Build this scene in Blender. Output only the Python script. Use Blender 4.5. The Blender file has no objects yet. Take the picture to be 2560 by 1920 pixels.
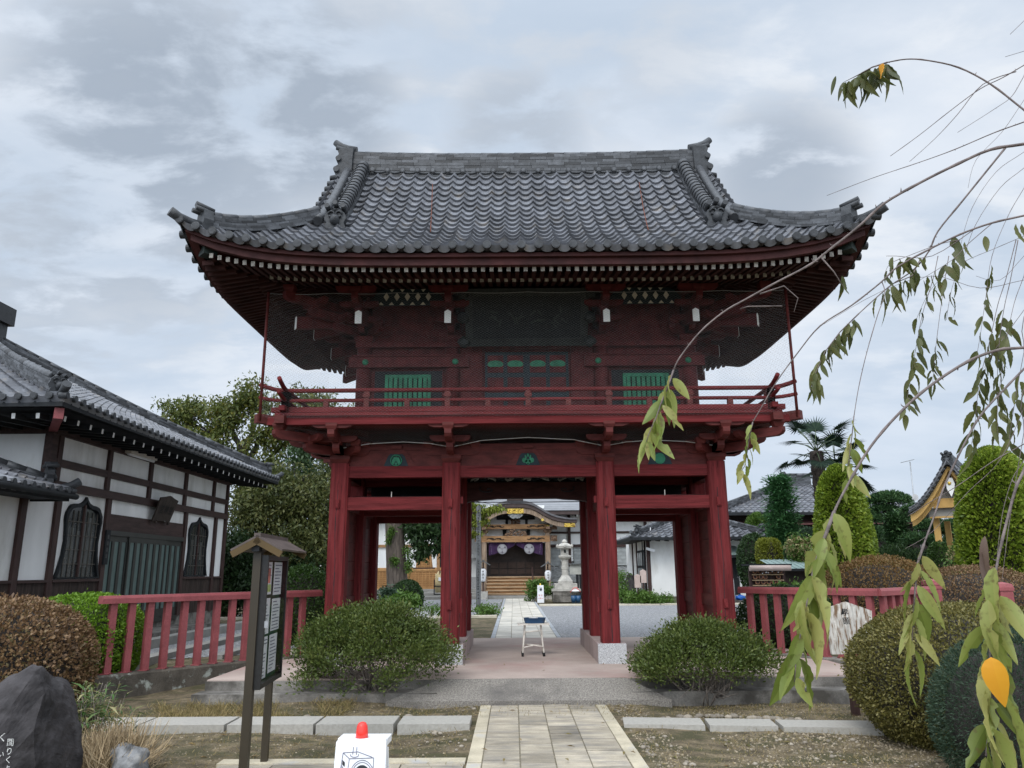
import bpy, math, random
import numpy as np
from math import sin, cos, pi, radians, atan2, sqrt
from mathutils import Vector, Matrix

random.seed(7)
RNG = np.random.default_rng(11)
scene = bpy.context.scene
COL = scene.collection

# ------------------------------------------------------------------ camera
PITCH, ROLL, EYE, FOC = radians(13.62), radians(0.42), 1.55, 1920.0
_f = Vector((0, cos(PITCH), sin(PITCH)))
_r0 = Vector((1, 0, 0))
_u0 = _r0.cross(_f)
_r = _r0 * cos(ROLL) - _u0 * sin(ROLL)
_u = _u0 * cos(ROLL) + _r0 * sin(ROLL)
cam_d = bpy.data.cameras.new("camera")
cam_d.sensor_width = 36.0
cam_d.lens = 36.0 * FOC / 2560.0
cam_d.clip_start, cam_d.clip_end = 0.05, 3000
cam = bpy.data.objects.new("camera", cam_d)
COL.objects.link(cam)
cam.matrix_world = Matrix(((_r.x, _u.x, -_f.x, 0), (_r.y, _u.y, -_f.y, 0), (_r.z, _u.z, -_f.z, EYE), (0, 0, 0, 1)))
scene.camera = cam

def ray(x, y):
    return _r * ((x - 1280) / FOC) - _u * ((y - 960) / FOC) + _f
def at(x, y, Y):            # picture measurement -> point at distance Y
    d = ray(x, y); return Vector((0, 0, EYE)) + d * (Y / d.y)
def ground(x, y, z=0.0):    # picture measurement -> point on level z
    d = ray(x, y); return Vector((0, 0, EYE)) + d * ((z - EYE) / d.z)
def wallx(x, y, X):         # picture measurement -> point on plane x = X
    d = ray(x, y); return Vector((0, 0, EYE)) + d * (X / d.x)

# ------------------------------------------------------------------ sky and sun (overcast)
SUN_EL, SUN_AZ = radians(47), radians(200)      # behind the camera, a little left
world = bpy.data.worlds.new("World"); scene.world = world; world.use_nodes = True
wn, wl = world.node_tree.nodes, world.node_tree.links
wn.clear()
def W(t, **k):
    n = wn.new(t)
    for a, b in k.items(): setattr(n, a, b)
    return n
def wmath(op, a, b=None, c=None):
    n = W("ShaderNodeMath", operation=op)
    for i, v in enumerate((a, b, c)):
        if v is None: continue
        if isinstance(v, (int, float)): n.inputs[i].default_value = v
        else: wl.new(v, n.inputs[i])
    return n.outputs[0]
def wsmooth(v, lo, hi, a=0.0, b=1.0):
    n = W("ShaderNodeMapRange", interpolation_type='SMOOTHSTEP')
    wl.new(v, n.inputs[0])
    for i, q in enumerate((lo, hi, a, b)): n.inputs[i + 1].default_value = q
    return n.outputs[0]
def wmix(f, a, b):
    n = W("ShaderNodeMix", data_type='RGBA')
    if isinstance(f, (int, float)): n.inputs[0].default_value = f
    else: wl.new(f, n.inputs[0])
    for i, v in ((6, a), (7, b)):
        if isinstance(v, tuple): n.inputs[i].default_value = (*v, 1)
        else: wl.new(v, n.inputs[i])
    return n.outputs[2]
tc = W("ShaderNodeTexCoord"); sep = W("ShaderNodeSeparateXYZ"); wl.new(tc.outputs["Generated"], sep.inputs[0])
zc = sep.outputs[2]
den = wmath('ADD', wmath('MAXIMUM', zc, 0.0), 0.22)
px, py = wmath('DIVIDE', sep.outputs[0], den), wmath('DIVIDE', sep.outputs[1], den)
cmb = W("ShaderNodeCombineXYZ"); wl.new(px, cmb.inputs[0]); wl.new(py, cmb.inputs[1])
def wnoise(scale, detail, rough, off, dist=0.0):
    mp = W("ShaderNodeMapping"); mp.inputs[1].default_value = off; mp.inputs[3].default_value = (1.0, 1.5, 1)
    wl.new(cmb.outputs[0], mp.inputs[0])
    n = W("ShaderNodeTexNoise"); n.inputs["Scale"].default_value = scale; n.inputs["Detail"].default_value = detail
    n.inputs["Roughness"].default_value = rough; n.inputs["Distortion"].default_value = dist
    wl.new(mp.outputs[0], n.inputs["Vector"]); return n.outputs[0]
n1 = wnoise(1.5, 9, 0.55, (3.1, 1.7, 0), 0.15)
n2 = wnoise(4.2, 9, 0.58, (7.3, 2.2, 0), 0.2)
def blob(px_, py_, r0, r1):
    d = ray(px_, py_).normalized()
    v = W("ShaderNodeVectorMath", operation='DOT_PRODUCT'); wl.new(tc.outputs["Generated"], v.inputs[0]); v.inputs[1].default_value = d
    return wsmooth(v.outputs["Value"], cos(radians(r1)), cos(radians(r0)))
clear = wsmooth(n1, 0.34, 0.68)
base = wmix(clear, (0.55, 0.645, 0.77), (0.77, 0.83, 0.915))
base = wmix(wmath('MULTIPLY', wmath('MULTIPLY', wsmooth(n2, 0.44, 0.66), wsmooth(zc, .06, .34)), 0.72), base, (0.87, 0.905, 0.95))
patches = None
for (bx, by, r0, r1, k) in ((400, 300, 3, 12, 1.), (740, 270, 2, 10, 1.), (560, 380, 2, 9, .9), (330, 560, 1, 11, .75), (1290, 340, 1, 7, .7), (90, 560, 1, 9, .7), (860, 60, 1, 8, .5),
                            (1950, 450, 1, 7, .9), (60, 760, 1, 9, .6), (1480, 60, 2, 12, .35), (1000, 60, 2, 10, .35)):
    b = wmath('MULTIPLY', blob(bx, by, r0, r1), k)
    patches = b if patches is None else wmath('MAXIMUM', patches, b)
dark = wmath('MULTIPLY', patches, wsmooth(wmath('ADD', wmath('MULTIPLY', n2, .7), wmath('MULTIPLY', n1, .3)), 0.42, 0.54, 0.05, 1.0))
base = wmix(wmath('MULTIPLY', dark, .90), base, (0.365, 0.43, 0.52))
low = wsmooth(zc, 0.0, 0.34, 1.0, 0.0)
base = wmix(wmath('MULTIPLY', low, 0.72), base, (0.60, 0.70, 0.84))
_sv = Vector((sin(SUN_AZ) * cos(SUN_EL), cos(SUN_AZ) * cos(SUN_EL), sin(SUN_EL)))
dt = W("ShaderNodeVectorMath", operation='DOT_PRODUCT'); wl.new(tc.outputs["Generated"], dt.inputs[0]); dt.inputs[1].default_value = _sv
# an overcast sky is brightest overhead and towards the veiled sun; lobe behind the camera added to brighten facing walls
bright = wmath('MULTIPLY', wsmooth(zc, 0.60, 0.95, 1.0, 1.45), wsmooth(dt.outputs["Value"], 0.05, 0.85, 1.0, 2.5))
sky = W("ShaderNodeTexSky", sky_type='NISHITA', sun_disc=False)
sky.sun_elevation, sky.sun_rotation = SUN_EL, SUN_AZ
sky.dust_density = 3.0
vm = W("ShaderNodeVectorMath", operation='SCALE'); wl.new(base, vm.inputs[0]); wl.new(bright, vm.inputs[3])
bg1 = W("ShaderNodeBackground"); wl.new(vm.outputs[0], bg1.inputs[0]); bg1.inputs[1].default_value = 0.99
bg2 = W("ShaderNodeBackground"); wl.new(sky.outputs[0], bg2.inputs[0]); bg2.inputs[1].default_value = 0.008
add = W("ShaderNodeAddShader"); wl.new(bg1.outputs[0], add.inputs[0]); wl.new(bg2.outputs[0], add.inputs[1])
wo = W("ShaderNodeOutputWorld"); wl.new(add.outputs[0], wo.inputs[0])
sun_d = bpy.data.lights.new("sun", 'SUN'); sun_d.energy = 1.3; sun_d.angle = radians(24); sun_d.color = (1.0, 0.965, 0.91)
sun = bpy.data.objects.new("sun", sun_d); COL.objects.link(sun)
_sd = Vector((sin(SUN_AZ) * cos(SUN_EL), cos(SUN_AZ) * cos(SUN_EL), sin(SUN_EL)))
sun.rotation_euler = _sd.to_track_quat('Z', 'Y').to_euler()
vs = scene.view_settings
vs.view_transform, vs.look, vs.exposure, vs.gamma = 'Standard', 'None', 0.0, 1.0
scene.render.film_transparent = False
scene.cycles.max_bounces = 8; scene.cycles.diffuse_bounces = 3; scene.cycles.transparent_max_bounces = 8
scene.cycles.use_denoising = True

# ------------------------------------------------------------------ materials
def M(name, col, rough=0.65, var=0.18, scale=4.0, stretch=(1, 1, 1), col2=None, bump=0.12, bscale=30.0, rnd=0.0,
      metal=0.0, spec=0.3, crack=None, fine=0.0, det=5.0, lo=0.35, hi=0.65, stain=None):
    m = bpy.data.materials.new(name); m.use_nodes = True
    nt = m.node_tree; N, L = nt.nodes, nt.links
    b = N["Principled BSDF"]; b.inputs["Roughness"].default_value = rough; b.inputs["Metallic"].default_value = metal
    b.inputs["Specular IOR Level"].default_value = spec
    t = N.new("ShaderNodeTexCoord"); mp = N.new("ShaderNodeMapping"); mp.inputs[3].default_value = stretch
    L.new(t.outputs["Object"], mp.inputs[0])
    def noise(sc, d=5.0, src=None):
        n = N.new("ShaderNodeTexNoise"); n.inputs["Scale"].default_value = sc; n.inputs["Detail"].default_value = d
        n.inputs["Roughness"].default_value = 0.6
        L.new((src or mp).outputs[0 if src is None else "Object"], n.inputs["Vector"]); return n.outputs[0]
    def mixc(f, a, bb, mode='MIX'):
        n = N.new("ShaderNodeMix"); n.data_type = 'RGBA'; n.blend_type = mode
        if isinstance(f, float): n.inputs[0].default_value = f
        else: L.new(f, n.inputs[0])
        for i, v in ((6, a), (7, bb)):
            if isinstance(v, tuple): n.inputs[i].default_value = (*v, 1)
            else: L.new(v, n.inputs[i])
        return n.outputs[2]
    def rng_(v, a, c, o0=0.0, o1=1.0):
        n = N.new("ShaderNodeMapRange"); L.new(v, n.inputs[0])
        for i, q in enumerate((a, c, o0, o1)): n.inputs[i + 1].default_value = q
        return n.outputs[0]
    ca = tuple(c * (1 - var) for c in col)
    cb = tuple(min(1, c * (1 + var)) for c in col) if col2 is None else col2
    c = mixc(rng_(noise(scale, det), lo, hi), ca, cb)
    if fine:
        nf = noise(bscale * 1.7, 3.0)
        c = mixc(fine, c, mixc(rng_(nf, 0.3, 0.7), (0.25, 0.25, 0.25), (0.75, 0.75, 0.75)), 'OVERLAY')
    if stain:
        ns = noise(stain[1], 6.0)
        c = mixc(rng_(ns, stain[2], stain[3]), c, stain[0])
    if crack:
        nc = noise(crack, 2.0)
        c = mixc(rng_(nc, 0.30, 0.36, 0.75, 0.0), c, tuple(x * 0.2 for x in col))
    if rnd:
        a = N.new("ShaderNodeAttribute"); a.attribute_name = "rnd"
        v = rng_(a.outputs["Fac"], 0, 1, 1 - rnd, 1 + rnd)
        vm_ = N.new("ShaderNodeVectorMath"); vm_.operation = 'SCALE'; L.new(c, vm_.inputs[0]); L.new(v, vm_.inputs[3]); c = vm_.outputs[0]
    L.new(c, b.inputs["Base Color"])
    if bump:
        bn = N.new("ShaderNodeBump"); bn.inputs["Strength"].default_value = bump; bn.inputs["Distance"].default_value = 0.02
        L.new(noise(bscale, 6.0), bn.inputs["Height"]); L.new(bn.outputs[0], b.inputs["Normal"])
    return m
def LEAF(name, cols, trans=0.25, rough=0.5, spec=0.35, spots=False):
    """leaf material: a colour picked per leaf from cols, part of the light passing through"""
    m = bpy.data.materials.new(name); m.use_nodes = True
    N, L = m.node_tree.nodes, m.node_tree.links
    b = N["Principled BSDF"]; b.inputs["Roughness"].default_value = rough; b.inputs["Specular IOR Level"].default_value = spec
    a = N.new("ShaderNodeAttribute"); a.attribute_name = "rnd"
    r = N.new("ShaderNodeValToRGB"); e = r.color_ramp.elements
    while len(e) > 1: e.remove(e[0])
    e[0].position = 0; e[0].color = (*cols[0], 1)
    for i, c in enumerate(cols[1:]):
        k = e.new((i + 1) / (len(cols) - 1)); k.color = (*c, 1)
    L.new(a.outputs["Fac"], r.inputs[0]); L.new(r.outputs[0], b.inputs["Base Color"])
    cc = r.outputs[0]
    if spots:
        tcn = N.new("ShaderNodeTexCoord"); nz = N.new("ShaderNodeTexNoise"); nz.inputs["Scale"].default_value = 55; nz.inputs["Detail"].default_value = 3; L.new(tcn.outputs["Object"], nz.inputs["Vector"])
        mr = N.new("ShaderNodeMapRange"); L.new(nz.outputs[0], mr.inputs[0]); mr.inputs[1].default_value = .57; mr.inputs[2].default_value = .72; mr.inputs[4].default_value = .75
        mx = N.new("ShaderNodeMix"); mx.data_type = 'RGBA'; L.new(mr.outputs[0], mx.inputs[0]); L.new(cc, mx.inputs[6]); mx.inputs[7].default_value = (.13, .10, .03, 1); cc = mx.outputs[2]; L.new(cc, b.inputs["Base Color"])
    t = N.new("ShaderNodeBsdfTranslucent"); L.new(cc, t.inputs[0])
    ms = N.new("ShaderNodeMixShader"); ms.inputs[0].default_value = trans
    L.new(b.outputs[0], ms.inputs[1]); L.new(t.outputs[0], ms.inputs[2])
    L.new(ms.outputs[0], N["Material Output"].inputs[0])
    return m
m_red = M("red_lacquer_post", (0.128, 0.019, 0.020), 0.68, .34, 2.2, (9, 9, .6), bump=.35, bscale=8, spec=.12, crack=5, stain=((.165, .036, .036), 1.6, .56, .74))
m_redh = M("red_lacquer_beam", (0.124, 0.019, 0.020), 0.68, .34, 2.2, (.6, 9, 9), bump=.35, bscale=8, spec=.12, stain=((.155, .034, .034), 1.6, .56, .74))
m_redu = M("shaded_storey_red_wood", (0.086, 0.017, 0.017), 0.65, .3, 2.2, (3, 3, 3), bump=.25, bscale=8, spec=.15)  # darker copy of the red: shade under the eaves put into the colour
m_redb = M("red_lacquer_board", (0.100, 0.022, 0.019), 0.6, .3, 2.5, (1.5, 1.5, 5), bump=.2, bscale=10, spec=.2)
m_reds = M("aged_and_shaded_red_wood", (0.042, 0.016, 0.014), 0.7, .35, 2.5, (1.5, 1.5, 5), bump=.2, bscale=10, spec=.15)  # bare old wood; also puts shade into ceiling, loft and rainbow beam
m_fred = M("faded_red_paint", (0.270, 0.072, 0.076), 0.5, .16, 3.0, bump=.1, bscale=25, spec=.35, fine=.25)
m_dark = M("black_wood_and_shade", (0.012, 0.014, 0.016), 0.7, .4, 5, bump=.1)  # also stands for shade in the loft, hall eaves and openings
m_dblue = M("dark_blue_green_paint", (0.010, 0.022, 0.028), 0.6, .3, 6)
m_green = M("green_paint", (0.020, 0.165, 0.085), 0.55, .3, 8, bump=.1)
m_white = M("white_paint", (0.78, 0.78, 0.75), 0.6, .06, 6, bump=.03)
m_tipw = M("weathered_white_end_paint", (0.30, 0.28, 0.25), 0.7, .35, 25, rnd=.25, bump=.1)
m_tile = M("grey_roof_tile", (0.112, 0.116, 0.128), 0.40, .25, 9, bump=.1, bscale=40, rnd=.34, spec=.55, stain=((.20, .18, .16), 3.5, .56, .75))
m_tiled = M("dark_ridge_tile", (0.052, 0.055, 0.060), 0.5, .3, 10, bump=.2, bscale=30, rnd=.75, spec=.4)
m_oni = M("charcoal_ornament_tile", (0.042, 0.045, 0.049), 0.5, .3, 10, bump=.3, bscale=25)
m_plaster = M("white_plaster", (0.82, 0.825, 0.81), 0.85, .08, 1.3, (1, 1, .35), bump=.05, bscale=60, stain=((.52, .51, .46), 1.5, .52, .80))
m_brown = M("dark_brown_timber", (0.055, 0.030, 0.026), 0.65, .3, 3, (6, 6, .8), bump=.2, bscale=10)
m_brownh = M("dark_brown_timber_beam", (0.055, 0.032, 0.028), 0.65, .3, 3, (6, .8, 6), bump=.2, bscale=10)
m_dado = M("weathered_brown_boards", (0.040, 0.027, 0.022), 0.75, .5, 3, (6, 6, .5), bump=.3, bscale=10)
m_glassd = M("dark_window_glass", (0.035, 0.040, 0.042), 0.12, .4, 2, bump=0, spec=.6)
m_frost = M("frosted_green_glass", (0.105, 0.155, 0.145), 0.35, .15, 3, bump=.05, spec=.5)
m_dalu = M("dark_bronze_aluminium", (0.030, 0.030, 0.026), 0.45, .15, 5, bump=.02, spec=.5)
m_granite = M("speckled_granite", (0.40, 0.40, 0.40), 0.6, .5, 120, bump=.1, bscale=90, det=2, lo=.42, hi=.58)
m_conc = M("pinkish_concrete", (0.42, 0.335, 0.29), 0.8, .14, 1.2, bump=.06, bscale=60, fine=.2, stain=((.36, .19, .17), .55, .54, .78))
m_plinth = M("stained_plinth_stone", (0.38, 0.30, 0.28), 0.7, .14, 2, bump=.06, bscale=60, fine=.2)
m_aggr = M("aggregate_concrete", (0.215, 0.195, 0.170), 0.9, .45, 70, bump=.3, bscale=80, det=3, stain=((.12, .11, .10), 1.6, .52, .72))
m_oldc = M("stained_old_concrete", (0.20, 0.185, 0.165), 0.9, .35, 3, bump=.25, bscale=40, fine=.4, stain=((.075, .068, .058), 2.2, .48, .62))
m_lichen = M("lichen_covered_concrete", (0.095, 0.082, 0.066), 0.95, .4, 3, bump=.3, bscale=40, fine=.4, stain=((.33, .35, .31), 5.0, .58, .66))
m_slab = M("buff_paving_stone", (0.345, 0.300, 0.230), 0.8, .22, 3, (1, 3, 1), bump=.2, bscale=40, rnd=.32, fine=.4, stain=((.20, .185, .165), 2.6, .46, .72))
m_cream = M("cream_border_stone", (0.45, 0.395, 0.29), 0.8, .18, 3, bump=.15, bscale=40, rnd=.1, fine=.25, stain=((.36, .36, .36), 2.0, .55, .7))
m_kerbs = M("grey_edging_granite", (0.37, 0.35, 0.31), 0.7, .10, 30, bump=.1, bscale=80, det=3, stain=((.36, .34, .30), 2, .5, .8))
m_joint = M("mossy_joint_mortar", (0.20, 0.175, 0.125), 0.95, .4, 20, bump=.3)
m_bark = M("grey_brown_bark", (0.105, 0.085, 0.070), 0.9, .5, 3, (7, 7, .7), bump=.8, bscale=6)
m_barkd = M("dark_bark", (0.035, 0.030, 0.027), 0.9, .4, 6, bump=.4)
m_twig = M("dry_grey_twigs", (0.20, 0.17, 0.145), 0.9, .4, 12, bump=.2)
m_cbark = M("cherry_bark", (0.150, 0.120, 0.112), 0.7, .35, 25, bump=.3, bscale=60)
m_rock = M("dark_standing_rock", (0.040, 0.036, 0.037), 0.8, .5, 3, bump=.7, bscale=7, fine=.4, stain=((.10, .093, .095), 2.6, .55, .75))
m_rock2 = M("grey_rock", (0.20, 0.20, 0.20), 0.85, .5, 6, bump=.7, bscale=12, fine=.4, stain=((.40, .38, .35), 4, .56, .7))
m_pebble = M("river_pebble", (0.25, 0.215, 0.17), 0.75, .25, 9, bump=.15, rnd=.35)
m_hallw = M("weathered_hall_timber", (0.26, 0.19, 0.135), 0.75, .35, 3, (5, 5, .7), bump=.2, bscale=12)
m_hallb = M("honey_hall_timber", (0.30, 0.165, 0.075), 0.7, .3, 3, (.7, 5, 5), bump=.2, bscale=12)
m_carve = M("carved_hall_wood", (0.16, 0.10, 0.065), 0.8, .6, 12, bump=1.0, bscale=14)
m_gold = M("gilt_metal", (0.70, 0.47, 0.10), 0.35, .5, 40, metal=.7, bump=.6, bscale=40)
m_copper = M("grey_brown_copper_roof", (0.105, 0.100, 0.105), 0.5, .2, 4, bump=.1, spec=.5)
m_copperb = M("brown_roof_edge", (0.060, 0.042, 0.038), 0.6, .2, 4, bump=.1)
m_hroof = M("grey_sheet_roof", (0.20, 0.205, 0.215), 0.5, .1, 3, bump=.05, rnd=.12, spec=.5)
m_purple = M("purple_curtain", (0.040, 0.018, 0.055), 0.9, .25, 5, bump=.2)
m_doorw = M("dark_door_wood", (0.022, 0.014, 0.011), 0.6, .3, 4, bump=.1)
m_lstone = M("pale_lantern_stone", (0.42, 0.40, 0.36), 0.85, .2, 5, bump=.3, bscale=40, fine=.3)
m_ink = M("black_ink", (0.010, 0.010, 0.010), 0.7, .1, 5, bump=0)
m_paper = M("white_paper", (0.74, 0.75, 0.77), 0.8, .05, 6, bump=0)
m_postw = M("grey_wooden_post", (0.115, 0.120, 0.122), 0.85, .3, 3, (7, 7, .7), bump=.3, bscale=12)
m_bronze = M("brown_painted_metal", (0.032, 0.023, 0.011), 0.45, .12, 4, bump=.03, spec=.5)
m_fascia = M("ochre_brown_metal", (0.090, 0.058, 0.021), 0.5, .1, 4, bump=.02)
m_broof = M("brown_sheet_roof", (0.095, 0.074, 0.066), 0.5, .2, 8, bump=.05)
m_gboard = M("green_felt_board", (0.020, 0.060, 0.035), 0.9, .1, 4, bump=0)
m_plasw = M("white_plastic", (0.80, 0.81, 0.83), 0.4, .02, 4, bump=0, spec=.5)
m_plasr = M("red_plastic", (0.75, 0.035, 0.025), 0.3, .08, 4, bump=0, spec=.5)
m_line = M("grey_printed_line", (0.16, 0.16, 0.22), 0.6, .05, 4, bump=0)
m_blue = M("blue_plastic", (0.020, 0.075, 0.170), 0.4, .15, 6, bump=.02, spec=.5)
m_ivory = M("ivory_painted_steel", (0.62, 0.57, 0.50), 0.5, .12, 12, bump=.03)
m_rubber = M("black_rubber", (0.015, 0.014, 0.014), 0.8, .1, 4, bump=0)
m_wire = M("galvanised_wire", (0.26, 0.26, 0.26), 0.6, .1, 4, bump=0)
m_rope = M("white_rope", (0.62, 0.60, 0.58), 0.8, .1, 4, bump=0)
m_latt = M("pale_lattice_wood", (0.46, 0.25, 0.10), 0.7, .2, 3, (4, 4, 1), bump=.1)
m_lattb = M("orange_lattice_backing", (0.36, 0.19, 0.075), 0.8, .15, 3, bump=.05)
m_ochre = M("yellow_ochre_board", (0.52, 0.32, 0.105), 0.7, .12, 3, bump=.05)
m_greyp = M("grey_gable_panel", (0.27, 0.265, 0.245), 0.8, .1, 3, bump=.05)
m_grsheet = M("grey_green_sheet_roof", (0.195, 0.260, 0.245), 0.5, .12, 4, bump=.05, spec=.5)
m_awn = M("pinkish_awning", (0.46, 0.36, 0.32), 0.7, .1, 4, bump=.05)
m_terra = M("reddish_wood_plaque", (0.35, 0.17, 0.10), 0.7, .35, 12, bump=.1)
m_weath = M("flaking_white_board", (0.50, 0.47, 0.42), 0.85, .3, 4, (6, 1, 1), bump=.5, bscale=12, stain=((.17, .105, .06), 5, .47, .60))
m_palmt = M("fibrous_palm_trunk", (0.030, 0.023, 0.019), 0.95, .5, 10, bump=1.0, bscale=14)
m_steel = M("grey_steel", (0.35, 0.36, 0.37), 0.45, .1, 5, metal=.5, bump=0)
m_tarp = M("blue_tarp", (0.02, 0.11, 0.42), 0.5, .2, 5, bump=.1)
# ---- ground materials
m_dirt = M("mossy_dry_soil", (0.138, 0.108, 0.066), 0.95, .5, 5, (1, 1.3, 1), bump=.9, bscale=26, fine=.8, stain=((.068, .062, .030), 2.0, .46, .60))
m_gravel = M("grey_gravel", (0.235, 0.235, 0.238), 0.95, .5, 30, bump=.9, bscale=45, det=3, lo=.38, hi=.62, stain=((.37, .345, .30), .45, .60, .80))
m_sand = M("pale_stone_kerb", (0.55, 0.50, 0.40), 0.85, .15, 3, bump=.15)
l_grass = LEAF("dry_grass_blades", [(.10, .085, .035), (.26, .20, .09), (.40, .30, .14), (.13, .13, .04)], .2, .7, .2)
l_bamb = LEAF("bamboo_grass_leaves", [(.035, .085, .018), (.07, .14, .03), (.16, .17, .06), (.36, .32, .16)], .25)
l_aza = LEAF("azalea_leaves", [(.040, .060, .013), (.068, .100, .020), (.105, .140, .030), (.170, .185, .050)], .25)
l_grn = LEAF("bright_green_hedge_leaves", [(.085, .165, .011), (.145, .265, .018), (.20, .34, .028)], .3)
l_brn = LEAF("bronze_hedge_leaves", [(.095, .055, .028), (.175, .100, .050), (.27, .165, .082), (.070, .074, .022)], .2)
l_olv = LEAF("olive_hedge_leaves", [(.056, .054, .014), (.105, .098, .022), (.165, .145, .036), (.29, .24, .085)], .2)
l_rust = LEAF("rusty_hedge_leaves", [(.110, .062, .022), (.185, .105, .036), (.27, .155, .055), (.125, .110, .026)], .2)
l_dk = LEAF("dark_green_leaves", [(.015, .036, .011), (.027, .058, .017), (.046, .086, .024)], .2)
l_box = LEAF("clipped_box_leaves", [(.020, .048, .008), (.032, .072, .010), (.048, .098, .014)], .2)
l_jun = LEAF("blue_green_juniper_needles", [(.020, .042, .023), (.036, .066, .036), (.056, .092, .052)], .15)
l_thu = LEAF("lime_green_thuja_sprays", [(.060, .105, .010), (.125, .190, .016), (.21, .285, .028), (.31, .37, .052)], .25)
l_con = LEAF("deep_green_conifer_needles", [(.030, .098, .036), (.058, .155, .054), (.10, .22, .080)], .15)
l_pine = LEAF("pine_needles", [(.024, .064, .024), (.048, .106, .036), (.085, .155, .054)], .15)
l_tree = LEAF("autumn_tinged_leaves", [(.042, .064, .016), (.080, .105, .022), (.125, .145, .030), (.25, .195, .038)], .3)
l_weep = LEAF("pale_yellow_green_leaves", [(.026, .040, .012), (.060, .078, .020), (.115, .128, .038), (.20, .195, .070)], .3)
l_palm = LEAF("palm_fronds", [(.006, .017, .010), (.012, .028, .016), (.022, .040, .022)], .1, .65, .12)
l_maple = LEAF("yellow_green_maple_leaves", [(.12, .17, .02), (.20, .24, .035), (.28, .30, .06)], .4)
l_weed = LEAF("fresh_weed_leaves", [(.050, .110, .016), (.09, .17, .028), (.15, .24, .05)], .3)
l_tan = LEAF("tan_seedheads", [(.26, .22, .10), (.36, .30, .15), (.20, .19, .08)], .2)
l_gold = LEAF("golden_topiary_leaves", [(.085, .105, .010), (.16, .18, .016), (.24, .25, .03)], .3)
l_chy = LEAF("cherry_leaves", [(.110, .150, .022), (.200, .250, .050), (.290, .330, .085), (.360, .350, .110)], .45, .42, .45, True)
l_chd = LEAF("backlit_dark_cherry_leaves", [(.050, .062, .017), (.085, .100, .026), (.135, .145, .042)], .4, .45, .4, True)  # darker copy of the cherry leaves: backlighting by the sky put into the colour
l_chl = LEAF("orange_leaf", [(.70, .30, .02), (.76, .40, .03)], .3)

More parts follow.
